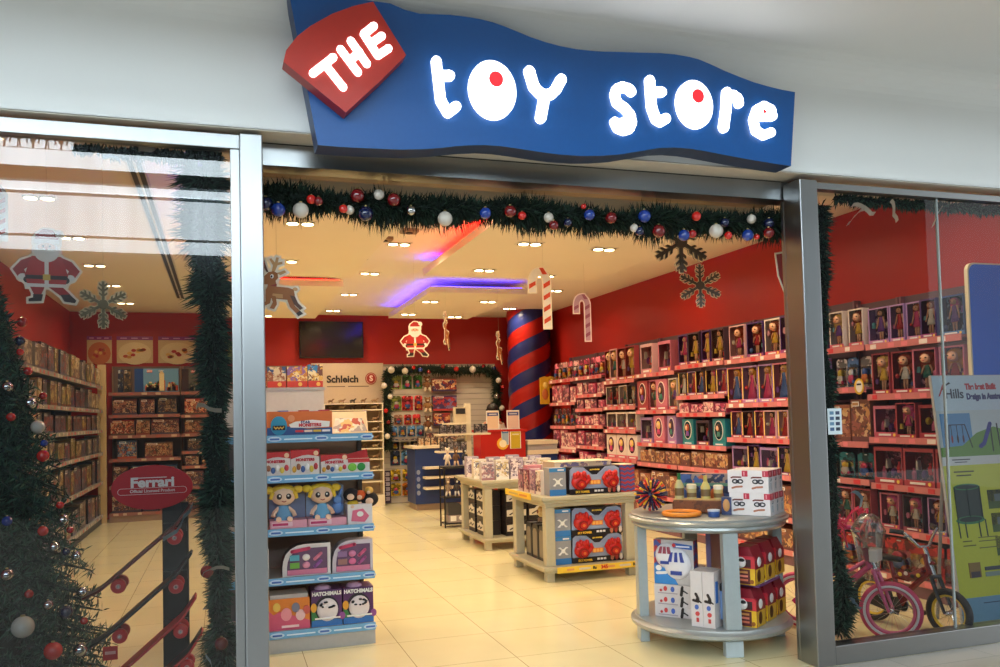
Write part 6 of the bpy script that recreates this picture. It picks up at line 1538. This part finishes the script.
DEER = [('antler', [(-.10, .66), (-.04, .66), (.02, .80), (.12, .83), (.12, .88), (.03, .86), (.05, .96), (.0, .97), (-.03, .86), (-.10, .95), (-.14, .93), (-.07, .80)], DL_), ('antler', [(-.16, .66), (-.20, .66), (-.26, .78), (-.36, .80), (-.36, .84), (-.27, .84), (-.28, .92), (-.24, .92), (-.22, .83)], DD_),
        ('ear', [(.0, .64), (.16, .70), (.20, .66), (.08, .60)], DL_), ('head', [(-.34, .44), (-.38, .50), (-.34, .56), (-.24, .58), (-.16, .66), (-.06, .68), (.02, .64), (.03, .54), (-.04, .46), (-.16, .41), (-.28, .41)], DB_), ('nose', ell(-.36, .50, .04, .035, 12), col(150, 40, 30)), ('eye', ell(-.09, .575, .035, .045, 12), SW), ('pupil', ell(-.10, .57, .018, .026, 10), BLACK),
        ('neck', [(-.18, .44), (-.02, .48), (.0, .34), (-.18, .28)], DB_), ('collar', [(-.19, .36), (.0, .42), (.0, .38), (-.19, .32)], col(150, 36, 30)), ('body', [(-.22, .30), (-.16, .38), (.0, .36), (.22, .34), (.34, .30), (.36, .18), (.30, .08), (.10, .10), (-.10, .12), (-.22, .18)], DB_), ('belly', [(-.10, .14), (.12, .12), (.12, .20), (-.08, .22)], DL_), ('tail', ell(.37, .31, .05, .035, 12), DL_),
        ('leg', [(-.22, .20), (-.10, .18), (-.14, .02), (-.26, -.04), (-.30, .0), (-.22, .06)], DB_), ('leg', [(-.12, .18), (-.02, .16), (.0, .0), (-.06, -.10), (-.14, -.08), (-.08, .04)], DB_), ('leg', [(.18, .16), (.30, .14), (.36, -.04), (.46, -.14), (.38, -.19), (.26, -.06)], DB_), ('leg', [(.26, .18), (.36, .16), (.42, .02), (.52, -.08), (.46, -.12), (.34, .0)], DD_), ('hoof', [(-.30, .0), (-.25, -.05), (-.30, -.10), (-.36, -.05)], SK), ('hoof', [(.38, -.19), (.46, -.14), (.52, -.20), (.42, -.25)], SK)]
cutout('hanging_reindeer', 'brown reindeer card cut-out leaping beside the left door post', (.285, .60, 2.13), -.15, DEER, .265, .265)
cutout('hanging_reindeer', 'small reindeer cut-out turned edge-on, hanging beside the small santa', (2.55, 5.6, 2.40), 1.10, DEER, .36, .36)
cutout('hanging_reindeer', 'small golden reindeer cut-out turned edge-on near the striped pillar', (3.48, 6.4, 2.27), 1.0, DEER, .34, .34)
def cane_layers(flip=1):
    pts = []
    outer = [(.10, 0), (.10, .70)] + [(-.06 + .16 * cos(a), .70 + .22 * sin(a)) for a in [i * PI / 10 for i in range(1, 10)]] + [(-.22, .70), (-.22, .55)]
    inner = [(-.12, .55), (-.12, .70)] + [(-.06 + .06 * cos(a), .70 + .11 * sin(a)) for a in [i * PI / 8 for i in range(7, 0, -1)]] + [(.0, .70), (.0, 0)]
    L = [('cane', outer + inner, SW)]
    for z in (.06, .24, .42, .60): L.append(('stripe', [(.0, z), (.10, z + .06), (.10, z + .13), (.0, z + .07)], col(214, 70, 36, .5)))
    L.append(('stripe', [(.06, .82), (.0, .92), (-.06, .92), (-.01, .82)], col(214, 70, 36, .5))); L.append(('stripe', [(-.22, .60), (-.12, .66), (-.12, .72), (-.22, .67)], col(214, 70, 36, .5)))
    return L
cutout('hanging_candy_cane', 'large bright candy cane cut-out hanging in the middle of the shop', (2.79, 3.0, 2.28), -.25, cane_layers(), .60, .55)
PUR = cane_layers(); PUR = [(a, b_, col(150, 110, 130, .5) if a == 'cane' else col(120, 50, 80, .5)) for a, b_, c in PUR]
cutout('hanging_candy_cane', 'smaller dusky candy cane cut-out hanging before the right wall', (3.74, 4.2, 2.28), -.2, PUR, .55, .50, em=col(206, 180, 180, .5))
def flake(r, w):
    L = []
    for k in range(6):
        a = k * PI / 3 + PI / 6; ca, sa = cos(a), sin(a)
        def tp(u, v): return (u * ca - v * sa, u * sa + v * ca)
        L.append(('arm', [tp(0, -w), tp(r, -w), tp(r, w), tp(0, w)], None))
        for u, l in ((.36 * r, .20 * r), (.56 * r, .24 * r), (.76 * r, .2 * r)):
            for s in (-1, 1):
                e = (u + l * .7, s * l * .8); n_ = (s * .75 * w, -.65 * w)
                L.append(('twig', [tp(u - n_[0] * 0 - .7 * w, 0), tp(u + .9 * w, 0), tp(e[0] + .6 * w, e[1]), tp(e[0] - .9 * w, e[1])], None))
    L.append(('centre', ell(0, 0, .2 * r, .2 * r, 12), None))
    return L
GOLDC = col(120, 104, 66, .5); BRN = col(84, 70, 56, .5)
for nm, lb, loc, rz, r, c in [('hanging_snowflake', 'gold snowflake card cut-out hanging behind the left window', (-.625, 1.0, 2.165), .1, .13, GOLDC), ('hanging_snowflake', 'dark brown snowflake cut-out half behind the doorway garland', (2.875, .75, 2.605), -.1, .20, BRN), ('hanging_snowflake', 'lower dark snowflake cut-out hanging before the right red wall', (3.297, 1.2, 2.40), -.5, .155, BRN)]:
    cutout(nm, lb, loc, rz, [(a, b_, c) for a, b_, _ in flake(r, r * .055)], 1.0, r, .005, group=None, em=col(236, 214, 170, .5))
cutout('hanging_bell', 'red and white edged card cut-out half hidden behind the right door post', (3.62, .62, 2.36), .2, [('body', [(-.12, .16), (.10, .20), (.12, .02), (.02, -.14), (-.04, -.10), (-.10, .02)], col(150, 30, 26, .5))], 1.0, .19, .012)
cutout('hanging_candy_cane', 'pale candy cane cut-out at the far left edge of the left window', (-1.09, .8, 2.47), .1, cane_layers(), .30, .27)
# ================================================================== skateboard rack with the red oval sign
KB = col(24, 24, 28, .4); KR = col(178, 34, 40, .4); KW = col(186, 34, 40, .35)
t = thing('skateboard_rack', 'black upright post rack with a red oval sign in the left window', 'rack', (-.258, .92, 0))
MB().box(-.068, 0, .012, .068, .035, 1.06, KB).build('post', t, bev=.004)
MB().box(-.22, -.2, 0, .22, .22, .012, KB).build('base_plate', t)
b = MB(); b.prism(ell(-.113, 1.152, .207, .121, 48), -.035, -.022, col(190, 26, 38, .35)); s = b.build('oval_sign', t)
text('lettering', 'Ferrari', .072, col(240, 228, 226), s, (-.113, -.037, 1.178), bold=.003, sx=1.12)
b = MB(); b.box(-.195, -.037, 1.203, -.04, -.035, 1.207, col(240, 228, 226)); b.build('top_bar', s)
text('lettering', 'Official Licensed Product', .023, col(236, 216, 214), s, (-.113, -.037, 1.133), bold=.0004, sx=.98)
b = MB(); q = [(-.113 + .158 * sx_ + .017 * cos(a), 1.133 + .017 * sin(a)) for sx_, a0 in ((1, -PI / 2), (-1, PI / 2)) for a in [a0 + PI * i / 8 for i in range(9)]]
b.tube([(p[0], -.0355, p[1]) for p in q], .0013, col(236, 216, 214), 5, True); b.build('border', s)
for k in range(4): MB().box(-.06, -.03, .90 - .262 * k, .06, 0, .95 - .262 * k, KB).build('peg_bracket', t)
MB().box(-.03, -.02, 1.0, .03, 0, 1.08, KB).build('sign_bracket', t)
def skateboard(x, z, deck, edge, label):
    t = thing('skateboard', label, 'skateboard', (x, .80, z), 0, 'skateboards on the rack'); a = .70
    # deck profile along the tilt: kicked tail and nose
    prof = [(-.36, .005), (-.275, -.018), (-.25, -.02), (.20, -.02), (.225, -.018), (.34, .014)]
    b = MB(); ca, sa = cos(a), sin(a)
    tp = lambda u, v: (u * ca - v * sa, u * sa + v * ca)
    up = [tp(u, v + .007) for u, v in prof]; lo = [tp(u, v - .007) for u, v in prof]
    n = len(prof)
    vs = []; fs = []
    for i, (u, v) in enumerate(prof):
        w = .088 if 0 < i < n - 1 else .055
        for q, sy in ((up[i], -w), (up[i], w), (lo[i], w), (lo[i], -w)): vs.append((q[0], sy, q[1]))
    for i in range(n - 1):
        for c in range(4): fs.append((i * 4 + c, i * 4 + (c + 1) % 4, (i + 1) * 4 + (c + 1) % 4, (i + 1) * 4 + c))
    fs += [(0, 3, 2, 1), tuple((n - 1) * 4 + c for c in range(4))]
    b.add(vs, fs, deck); b.build('deck', t, bev=.004)
    b = MB(); 
    for i in range(n - 1): b.add([(up[i][0], -.07, up[i][1] + .0012), (up[i + 1][0], -.07, up[i + 1][1] + .0012), (up[i + 1][0], .07, up[i + 1][1] + .0012), (up[i][0], .07, up[i][1] + .0012)], [(0, 1, 2, 3)], edge)
    b.build('grip_sheet', t)
    for u in (-.19, .17):
        c = tp(u, -.065); m = tp(u, -.03)
        b = MB(); b.tube([(m[0], 0, m[1]), (c[0], 0, c[1])], [.022, .014], CHROME, 8); b.tube([(c[0], -.085, c[1]), (c[0], .085, c[1])], .006, CHROME, 8); tr_ = b.build('truck', t)
        for sy in (-1, 1):
            y0 = sy * .062
            w = MB(Matrix.Translation((c[0], y0, c[1])) @ Matrix.Rotation(PI / 2, 4, 'X')); w.lathe([(.012, -.018), (.034, -.018), (.038, -.010), (.038, .010), (.034, .018), (.012, .018)], KW, n=20)
            w.disc(0, 0, .013, .013, -.02, .02, col(200, 150, 150, .3), 12, 'xy'); w.build('wheel', tr_)
    return t
skateboard(-.425, .83, col(96, 30, 30, .4), BLACK, 'topmost skateboard on the rack, dark grip over a reddish brown deck')
skateboard(-.42, .572, KB, KB, 'second skateboard from the top, dark deck with a red tag')
skateboard(-.40, .335, KR, KR, 'third skateboard from the top, red deck')
skateboard(-.37, .105 + .04, KR, KB, 'lowest skateboard on the rack, red deck half hidden by the sill')
b = MB(); b.box(-.60, .70, .29, -.53, .702, .36, KW); b.box(-.59, .698, .32, -.54, .70, .335, col(220, 150, 150)); tag(b.build('price_tag'), 'red swing tag hanging under the second skateboard', 'tag')

# ================================================================== children's bicycles in the right window
def wheel(parent, cx, r, tw, tyre, rim, spoke, name, wall=None, ang=0.0):
    """upright wheel centred at (cx,0,r), axle along local y"""
    b = MB(); n = 40
    b.tube([(r - tw, 0, 0)] if False else [((r - tw) * cos(2 * PI * i / n), 0, (r - tw) * sin(2 * PI * i / n)) for i in range(n)], tw, tyre, 10, True)
    w = b.build(name, parent, (cx, 0, r), smooth=True)
    if ang: w.rotation_euler = (0, 0, ang)
    if wall:
        b = MB(); b.tube([((r - tw * 1.1) * cos(2 * PI * i / n), 0, (r - tw * 1.1) * sin(2 * PI * i / n)) for i in range(n)], [tw * .5] * n, wall, 6, True)
        for s in (-1, 1):
            q = MB(); q.tube([((r - tw * 1.25) * cos(2 * PI * i / n), s * tw * .72, (r - tw * 1.25) * sin(2 * PI * i / n)) for i in range(n)], tw * .42, wall, 6, True); q.build('white_wall', w, smooth=True)
    b = MB(); rr_ = r - tw * 2.1
    b.tube([(rr_ * cos(2 * PI * i / n), 0, rr_ * sin(2 * PI * i / n)) for i in range(n)], tw * .45, rim, 8, True); b.build('rim', w, smooth=True)
    b = MB()
    for k in range(20):
        a = 2 * PI * k / 20; s = -1 if k % 2 else 1
        b.tube([(.012 * cos(a + .5), s * .018, .012 * sin(a + .5)), (rr_ * cos(a), 0, rr_ * sin(a))], .0011, spoke, 4)
    b.build('spokes', w)
    b = MB(Matrix.Rotation(PI / 2, 4, 'X')); b.lathe([(.008, -.045), (.01, -.03), (.018, -.024), (.014, -.01), (.014, .01), (.018, .024), (.01, .03), (.008, .045)], CHROME, n=14); b.build('hub', w, smooth=True)
    return w
def bicycle(label, loc, heading, wb, rf, rr, tyre, rim, frame_c, fork_c, hb, wall=None, tw=.022, steer=0.0):
    rz = math.atan2(heading[1], heading[0])
    t = thing('bicycle', label, 'bicycle', loc, rz, 'children\'s bicycles in the right window')
    FM, KM = col(*frame_c, .25, .2, 0, .6), col(*fork_c, .25, .2, 0, .6)
    head = (wb - .105, 0, rf * 2 + .10)
    wheel(t, 0, rr, tw, tyre, rim, CHROME, 'rear_wheel', wall); wheel(t, wb, rf, tw, tyre, rim, CHROME, 'front_wheel', wall, steer)
    b = MB()
    bb = (wb * .40, 0, rr * .95); seat_top = (wb * .26, 0, rr * 2 + .12)
    b.tube([head, (wb * .5, 0, rr * 1.6), bb], .020, FM, 10); b.tube([bb, seat_top], .016, FM, 10); b.tube([(head[0] + .01, 0, head[2] + .05), (wb * .5, 0, rr * 2.05), (wb * .3, 0, rr * 2 + .02)], .014, FM, 10)
    for s in (-1, 1):
        b.tube([bb, (wb * .2, s * .04, rr * .98), (0, s * .045, rr)], .009, FM, 8); b.tube([(wb * .3, s * .02, rr * 2), (wb * .12, s * .042, rr * 1.7), (0, s * .045, rr)], .008, FM, 8)
    b.tube([(head[0] - .015, 0, head[2] - .03), (head[0] - .04, 0, head[2] + .10)], .022, FM, 12)
    b.build('frame', t, smooth=True)
    b = MB()
    for s in (-1, 1): b.tube([(wb, s * .045, rf), (wb - .05, s * .045, rf * 1.75), (head[0] + .02, s * .04, rf * 2 + .06)], [.010, .013, .014], KM, 8)
    b.tube([(head[0] + .02, -.045, rf * 2 + .06), (head[0] + .02, .045, rf * 2 + .06)], .015, KM, 8); b.tube([(head[0] + .02, 0, rf * 2 + .06), (head[0] - .045, 0, head[2] + .14)], .014, CHROME, 8); b.build('fork', t, smooth=True)
    st_ = (head[0] - .05, head[2] + .15)
    b = MB(); b.tube([(st_[0] - .09, -.22, st_[1] + .11), (st_[0] - .02, -.17, st_[1] + .10), (st_[0], -.05, st_[1]), (st_[0], .05, st_[1]), (st_[0] - .02, .17, st_[1] + .10), (st_[0] - .09, .22, st_[1] + .11)], .010, CHROME, 8); h = b.build('handlebar', t, smooth=True)
    for s in (-1, 1):
        b = MB(); b.tube([(st_[0] - .09, s * .22, st_[1] + .11), (st_[0] - .02, s * .17, st_[1] + .10)], .016, hb, 8); b.build('grip', h, smooth=True)
        b = MB(); b.tube([(st_[0] - .0, s * .15, st_[1] + .085), (st_[0] + .04, s * .18, st_[1] + .08), (st_[0] + .01, s * .22, st_[1] + .085)], .005, CHROME, 6); b.build('brake_lever', h)
    b = MB(); b.prism([(-.12, -.05), (-.10, -.065), (-.04, -.05), (.08, -.02), (.10, 0), (.08, .02), (-.04, .05), (-.10, .065), (-.12, .05)], 0, .035, hb, 'xy'); b.build('saddle', t, (seat_top[0], 0, seat_top[2]), bev=.01)
    b = MB(Matrix.Translation(bb) @ Matrix.Rotation(PI / 2, 4, 'X')); b.lathe([(.05, -.006), (.052, 0), (.05, .006)], CHROME, n=24); c = b.build('chainring', t)
    for s in (-1, 1):
        b = MB(); b.tube([(bb[0], s * .05, bb[2]), (bb[0] + s * .07, s * .055, bb[2] - s * .05)], .007, CHROME, 6); k = b.build('crank', t)
        MB().box(bb[0] + s * .07 - .035, s * .06 - .0 if s > 0 else -.12, bb[2] - s * .05 - .012, bb[0] + s * .07 + .035, .12 if s > 0 else -.06, bb[2] - s * .05 + .012, BLACK).build('pedal', k)
    b = MB(); b.prism([(0, rr - .03), (wb * .42, rr * .95 - .06), (wb * .47, rr * .95), (wb * .42, rr * .95 + .06), (0, rr + .03), (-.03, rr)], -.062, -.055, hb); b.build('chain_guard', t)
    return t, st_, head
BT = col(22, 22, 24, .6)
t, st_, hd = bicycle('black and red child bicycle with yellow wheel rims in the right window', (4.316, .75, 0), (.18, -.98), .56, .158, .158, BT, col(250, 214, 60, .35), (130, 30, 34), (22, 22, 26), BLACK)
b = MB(); b.tube([(.22, 0, .36), (.30, 0, .345), (.40, 0, .40)], .03, col(120, 30, 34, .4), 8); b.build('top_tube_pad', t, smooth=True)
b = MB(); 
for k in range(4): b.ball((.24 + k * .045, -.03, .36 + .012 * (k % 2)), (.016, .004, .014), col(*[(230, 190, 50), (230, 220, 210), (40, 40, 44), (230, 190, 50)][k]), 8, 5)
b.build('pad_print', t)
t, st_, hd = bicycle('pink child bicycle with white-walled tyres and plastic-wrapped handlebar', (4.04 - .59 * .507, .29 + .59 * .862, 0), (.507, -.862), .59, .188, .188, col(206, 66, 104, .45), col(226, 110, 140, .35), (214, 90, 130), (216, 100, 140), col(230, 60, 110, .4), col(230, 224, 224, .5), .024, .29)
rnd = random.Random(3)
b = MB()
for s in (-1, 1):
    for k in range(9):
        a = rnd.uniform(-1, 1); p = Vector((st_[0] - .08, s * .22, st_[1] + .11))
        pts = [p, p + Vector((rnd.uniform(-.05, .05), s * .02, .05 + rnd.random() * .03)), p + Vector((rnd.uniform(-.10, .08), s * rnd.uniform(-.06, .06), rnd.uniform(-.02, .08))), p + Vector((rnd.uniform(-.12, .08), s * rnd.uniform(-.10, .04), rnd.uniform(-.16, .0)))]
        b.tube(pts, .0055, col(236, 50, 96, .4), 5)
b.build('streamers', t)
wrap = clear('plastic_wrap', 3.2, (.93, .92, .90), 1.5, .22)
b = MB(); b.lathe([(.02, -.26), (.05, -.2), (.085, -.06), (.10, .06), (.07, .13), (.03, .16)], wrap, (st_[0] + .02, .05, st_[1]), 14); 
rw = random.Random(8); b.v = [(x + rw.uniform(-.015, .015), y + rw.uniform(-.015, .015), z + rw.uniform(-.012, .012)) for x, y, z in b.v]
b.build('plastic_wrap', t)
b = MB(); b.box(hd[0] + .0, -.06, hd[2] + .02, hd[0] + .05, .06, hd[2] + .10, col(226, 216, 206, .4)); b.build('front_plate', t, bev=.008)

# ================================================================== printed play-equipment board, leaning back
W, Hh = .66, 1.71
t = thing('display_board', 'tall printed board advertising garden swings and trampolines, leaning in right window', 'display board', (4.68, .34, 0), 0, None, (-.105, 0, 0))
MB().box(0, 0, 0, W, .02, Hh, col(200, 200, 196, .4)).build('panel', t)
def fl(nm, shapes):
    b = MB()
    for i, (pts, c) in enumerate(shapes): b.prism(pts, -.002 - .0006 * i, 0, col(*c, .4))
    return b.build(nm, t)
R_ = lambda x0, z0, x1, z1: [(x0, z0), (x1, z0), (x1, z1), (x0, z1)]
fl('header', [(R_(.005, 1.46, W - .005, Hh - .005), (206, 228, 240))])
fl('swing_picture', [(R_(.005, 1.14, W - .005, 1.46), (206, 220, 222)), (R_(.03, 1.18, .30, 1.44), (96, 156, 206)), ([(.005, 1.14), (W - .005, 1.14), (W - .005, 1.30), (.5, 1.34), (.34, 1.30), (.2, 1.215), (.005, 1.205)], (110, 160, 70))])
b = MB(); m_ = col(30, 34, 44)
b.stroke([(.075, 1.195), (.10, 1.36)], .006, -.006, -.003, m_); b.stroke([(.10, 1.36), (.24, 1.36)], .006, -.006, -.003, m_); b.stroke([(.24, 1.36), (.285, 1.20)], .006, -.006, -.003, m_)
for x, c in ((.115, (150, 50, 60)), (.165, (30, 30, 40)), (.215, (90, 50, 60))): b.stroke([(x, 1.36), (x, 1.28)], .003, -.006, -.003, m_); b.ball((x, -.004, 1.262), (.009, .003, .03), col(*c), 8, 6)
b.build('swing_set', t)
b = MB(); b.stroke([(.36, 1.205), (.395, 1.225), (.47, 1.36)], .03, -.007, -.003, col(50, 60, 160)); b.stroke([(.47, 1.36), (.47, 1.17)], .008, -.007, -.003, m_); b.stroke([(.53, 1.36), (.54, 1.17)], .008, -.007, -.003, m_); b.build('slide', t)
fl('caption_strip', [(R_(.005, 1.08, W - .005, 1.14), (226, 230, 226)), (R_(.09, 1.115, .25, 1.122), (60, 60, 70)), (R_(.11, 1.098, .22, 1.104), (90, 90, 100))])
fl('yellow_field', [(R_(.005, .19, W - .005, 1.08), (214, 220, 70)), (R_(.09, 1.03, .27, 1.04), (90, 90, 40)), (R_(.11, 1.005, .24, 1.014), (60, 60, 40)), (R_(.09, .56, .17, .568), (110, 110, 40)), (R_(.09, .53, .20, .538), (110, 110, 40)), (R_(.23, .58, .40, .586), (120, 120, 60)), (R_(.23, .555, .40, .561), (120, 120, 60)), (R_(.23, .51, .38, .516), (120, 120, 60)), (R_(.25, .36, .40, .385), (70, 80, 90)), (R_(.25, .32, .42, .35), (150, 170, 160)), (R_(.11, .32, .21, .42), (150, 120, 60)), (R_(.12, .32, .20, .36), (70, 60, 70))])
b = MB(); g1, g2, g3 = col(30, 60, 60), col(60, 140, 90), col(50, 70, 70)
b.prism([(.075, .70), (.285, .70), (.29, .93), (.07, .93)], -.005, -.002, g3); b.prism(ell(.18, .705, .125, .028, 24), -.007, -.003, g2); b.prism(ell(.18, .71, .10, .018, 24), -.009, -.004, g1); b.prism(ell(.18, .93, .112, .022, 24), -.007, -.003, g2); b.prism(ell(.18, .93, .10, .015, 24), -.009, -.004, g3)
for x in (.07, .18, .29): b.stroke([(x, .93), (x, .71)], .006, -.010, -.004, g1)
for x in (.07, .13, .25, .31): b.stroke([(x, .70), (x + .005, .59)], .006, -.008, -.002, g1)
b.build('trampoline_picture', t)
for k in range(5):
    z = .90 - k * .16; fl('photo', [(R_(.36 + .01 * k, z - .13, W - .01, z), (50, 70, 60)), (R_(.36 + .01 * k, z - .13, W - .01, z - .08), (80, 110, 60)), (R_(.42, z - .08, .56, z - .03), (110, 130, 130))])
fl('blue_foot', [(R_(.005, .005, W - .005, .19), (120, 172, 206)), (R_(.2, .145, .6, .152), (60, 90, 120))])
b = MB(); b.prism([(.045, 1.56), (.055, 1.565), (.10, 1.64), (.115, 1.655), (.09, 1.645)], -.006, -.002, col(190, 40, 50)); b.prism([(.075, 1.60), (.10, 1.635), (.15, 1.66), (.16, 1.65), (.13, 1.64)], -.006, -.002, col(30, 30, 50)); b.build('swoosh_logo', t)
text('lettering', 'Hills', .095, col(40, 44, 70), t, (.185, -.004, 1.575), bold=.001)
text('lettering', 'The best Built', .058, col(200, 44, 60), t, (.43, -.004, 1.625), bold=.003, sx=.85)
text('lettering', 'Design in Australia', .058, col(40, 50, 120), t, (.47, -.004, 1.555), bold=.003, sx=.80)
# rear prop
b = MB(); b.tube([(.05, .02, 1.2), (.05, .26, .03)], .012, GREY, 6); b.tube([(.34, .02, 1.2), (.34, .26, .03)], .012, GREY, 6); b.build('prop_legs', t)
# blue end panel of the doll wall
t = thing('end_panel', 'tall blue end panel with white edge closing the doll wall', 'panel', (5.13, .585, 0))
pts = [(0, 0), (.40, 0), (.40, 2.52)] + [(.06 - .06 * sin(a), 2.46 + .06 * cos(a)) for a in [i * PI / 12 for i in range(0, 7)]]
MB().prism(pts, 0, .03, col(226, 214, 180, .4)).build('board', t)
MB().prism([(.012 + p[0] * .97, p[1] * .994 + .004) for p in pts], -.003, 0, col(0, 112, 236, .35)).build('blue_face', t)
# small items stuck to glass and shelf
t = thing('icon_card', 'small white card with two columns of icons on the right window glass', 'notice', (3.46, .048, 1.335))
MB().box(-.05, 0, 0, .05, .003, .155, col(206, 220, 226, .4)).build('card', t)
for k in range(8): MB().box(-.036 + .042 * (k % 2), -.002, .022 + .032 * (k // 2), -.008 + .042 * (k % 2), 0, .042 + .032 * (k // 2), col(*[(60, 90, 130), (40, 50, 70), (90, 130, 160), (50, 60, 90)][k % 4], .4)).build('icon', t)
t = thing('shelf_talker', 'round yellow and white shelf sticker on the doll wall in the right window', 'sticker', (5.085, 1.66, 1.665), -PI / 2)
MB().disc(0, 0, .055, .068, -.004, 0, col(226, 180, 50, .4), 24).build('disc', t); b = MB(); b.disc(.005, .0, .036, .05, -.008, -.004, col(232, 226, 220, .4), 20); b.box(-.02, -.010, .01, .03, -.008, .025, col(60, 50, 60)); b.build('centre', t)
# lettering curves become plain meshes
bpy.context.view_layer.update()
dg = bpy.context.evaluated_depsgraph_get()
for o in [o for o in scene.objects if o.type == 'FONT']:
    me = bpy.data.meshes.new_from_object(o.evaluated_get(dg)); me.name = 'lettering'
    n = bpy.data.objects.new(o.name, me); COL.objects.link(n)
    n.parent = o.parent; n.location = o.location; n.rotation_euler = o.rotation_euler; n.scale = o.scale
    for k in o.keys():
        if k in ('label', 'category', 'group', 'kind'): n[k] = o[k]
    nm = o.name; bpy.data.objects.remove(o); n.name = nm
# ================================================================== camera, daylight, view
YAW, PITCH, ROLL, F, CX, CY = -3.16598845e-01, 3.90551310e-02, -2.46347892e-02, 833.764, 495.68, 382.47
r, u, f = Vector((1, 0, 0)), Vector((0, 0, 1)), Vector((0, 1, 0))
Rz = Matrix.Rotation(YAW, 3, 'Z'); r, u, f = Rz @ r, Rz @ u, Rz @ f
f, u = cos(PITCH) * f + sin(PITCH) * u, cos(PITCH) * u - sin(PITCH) * f
r, u = cos(ROLL) * r + sin(ROLL) * u, cos(ROLL) * u - sin(ROLL) * r
cd = bpy.data.cameras.new('camera'); cam = bpy.data.objects.new('camera', cd); COL.objects.link(cam)
Mx = Matrix((r, u, -f)).transposed().to_4x4(); Mx.translation = (0, -4.04831892, 1.5)
cam.matrix_world = Mx
cd.sensor_fit = 'HORIZONTAL'; cd.sensor_width = 36; cd.lens = F / 1000 * 36
cd.shift_x = -(CX - 500) / 1000; cd.shift_y = (CY - 333.5) / 1000
cd.clip_start = .05; cd.clip_end = 100
scene.camera = cam
w = bpy.data.worlds.new('daylight'); scene.world = w; w.use_nodes = True
bg = w.node_tree.nodes['Background']; bg.inputs[0].default_value = (.89, .955, 1.0, 1); bg.inputs[1].default_value = 2.15
vs = scene.view_settings
scene.display_settings.display_device = 'sRGB'
vs.view_transform = 'Standard'; vs.look = 'None'; vs.gamma = 1.0; vs.use_curve_mapping = False; vs.exposure = 0.0
cy = scene.cycles
cy.max_bounces = 10; cy.diffuse_bounces = 5; cy.glossy_bounces = 4; cy.transmission_bounces = 4; cy.transparent_max_bounces = 16
cy.caustics_reflective = False; cy.caustics_refractive = False; cy.sample_clamp_indirect = 6.0
cy.use_denoising = True
try: cy.use_light_tree = True
except Exception: pass
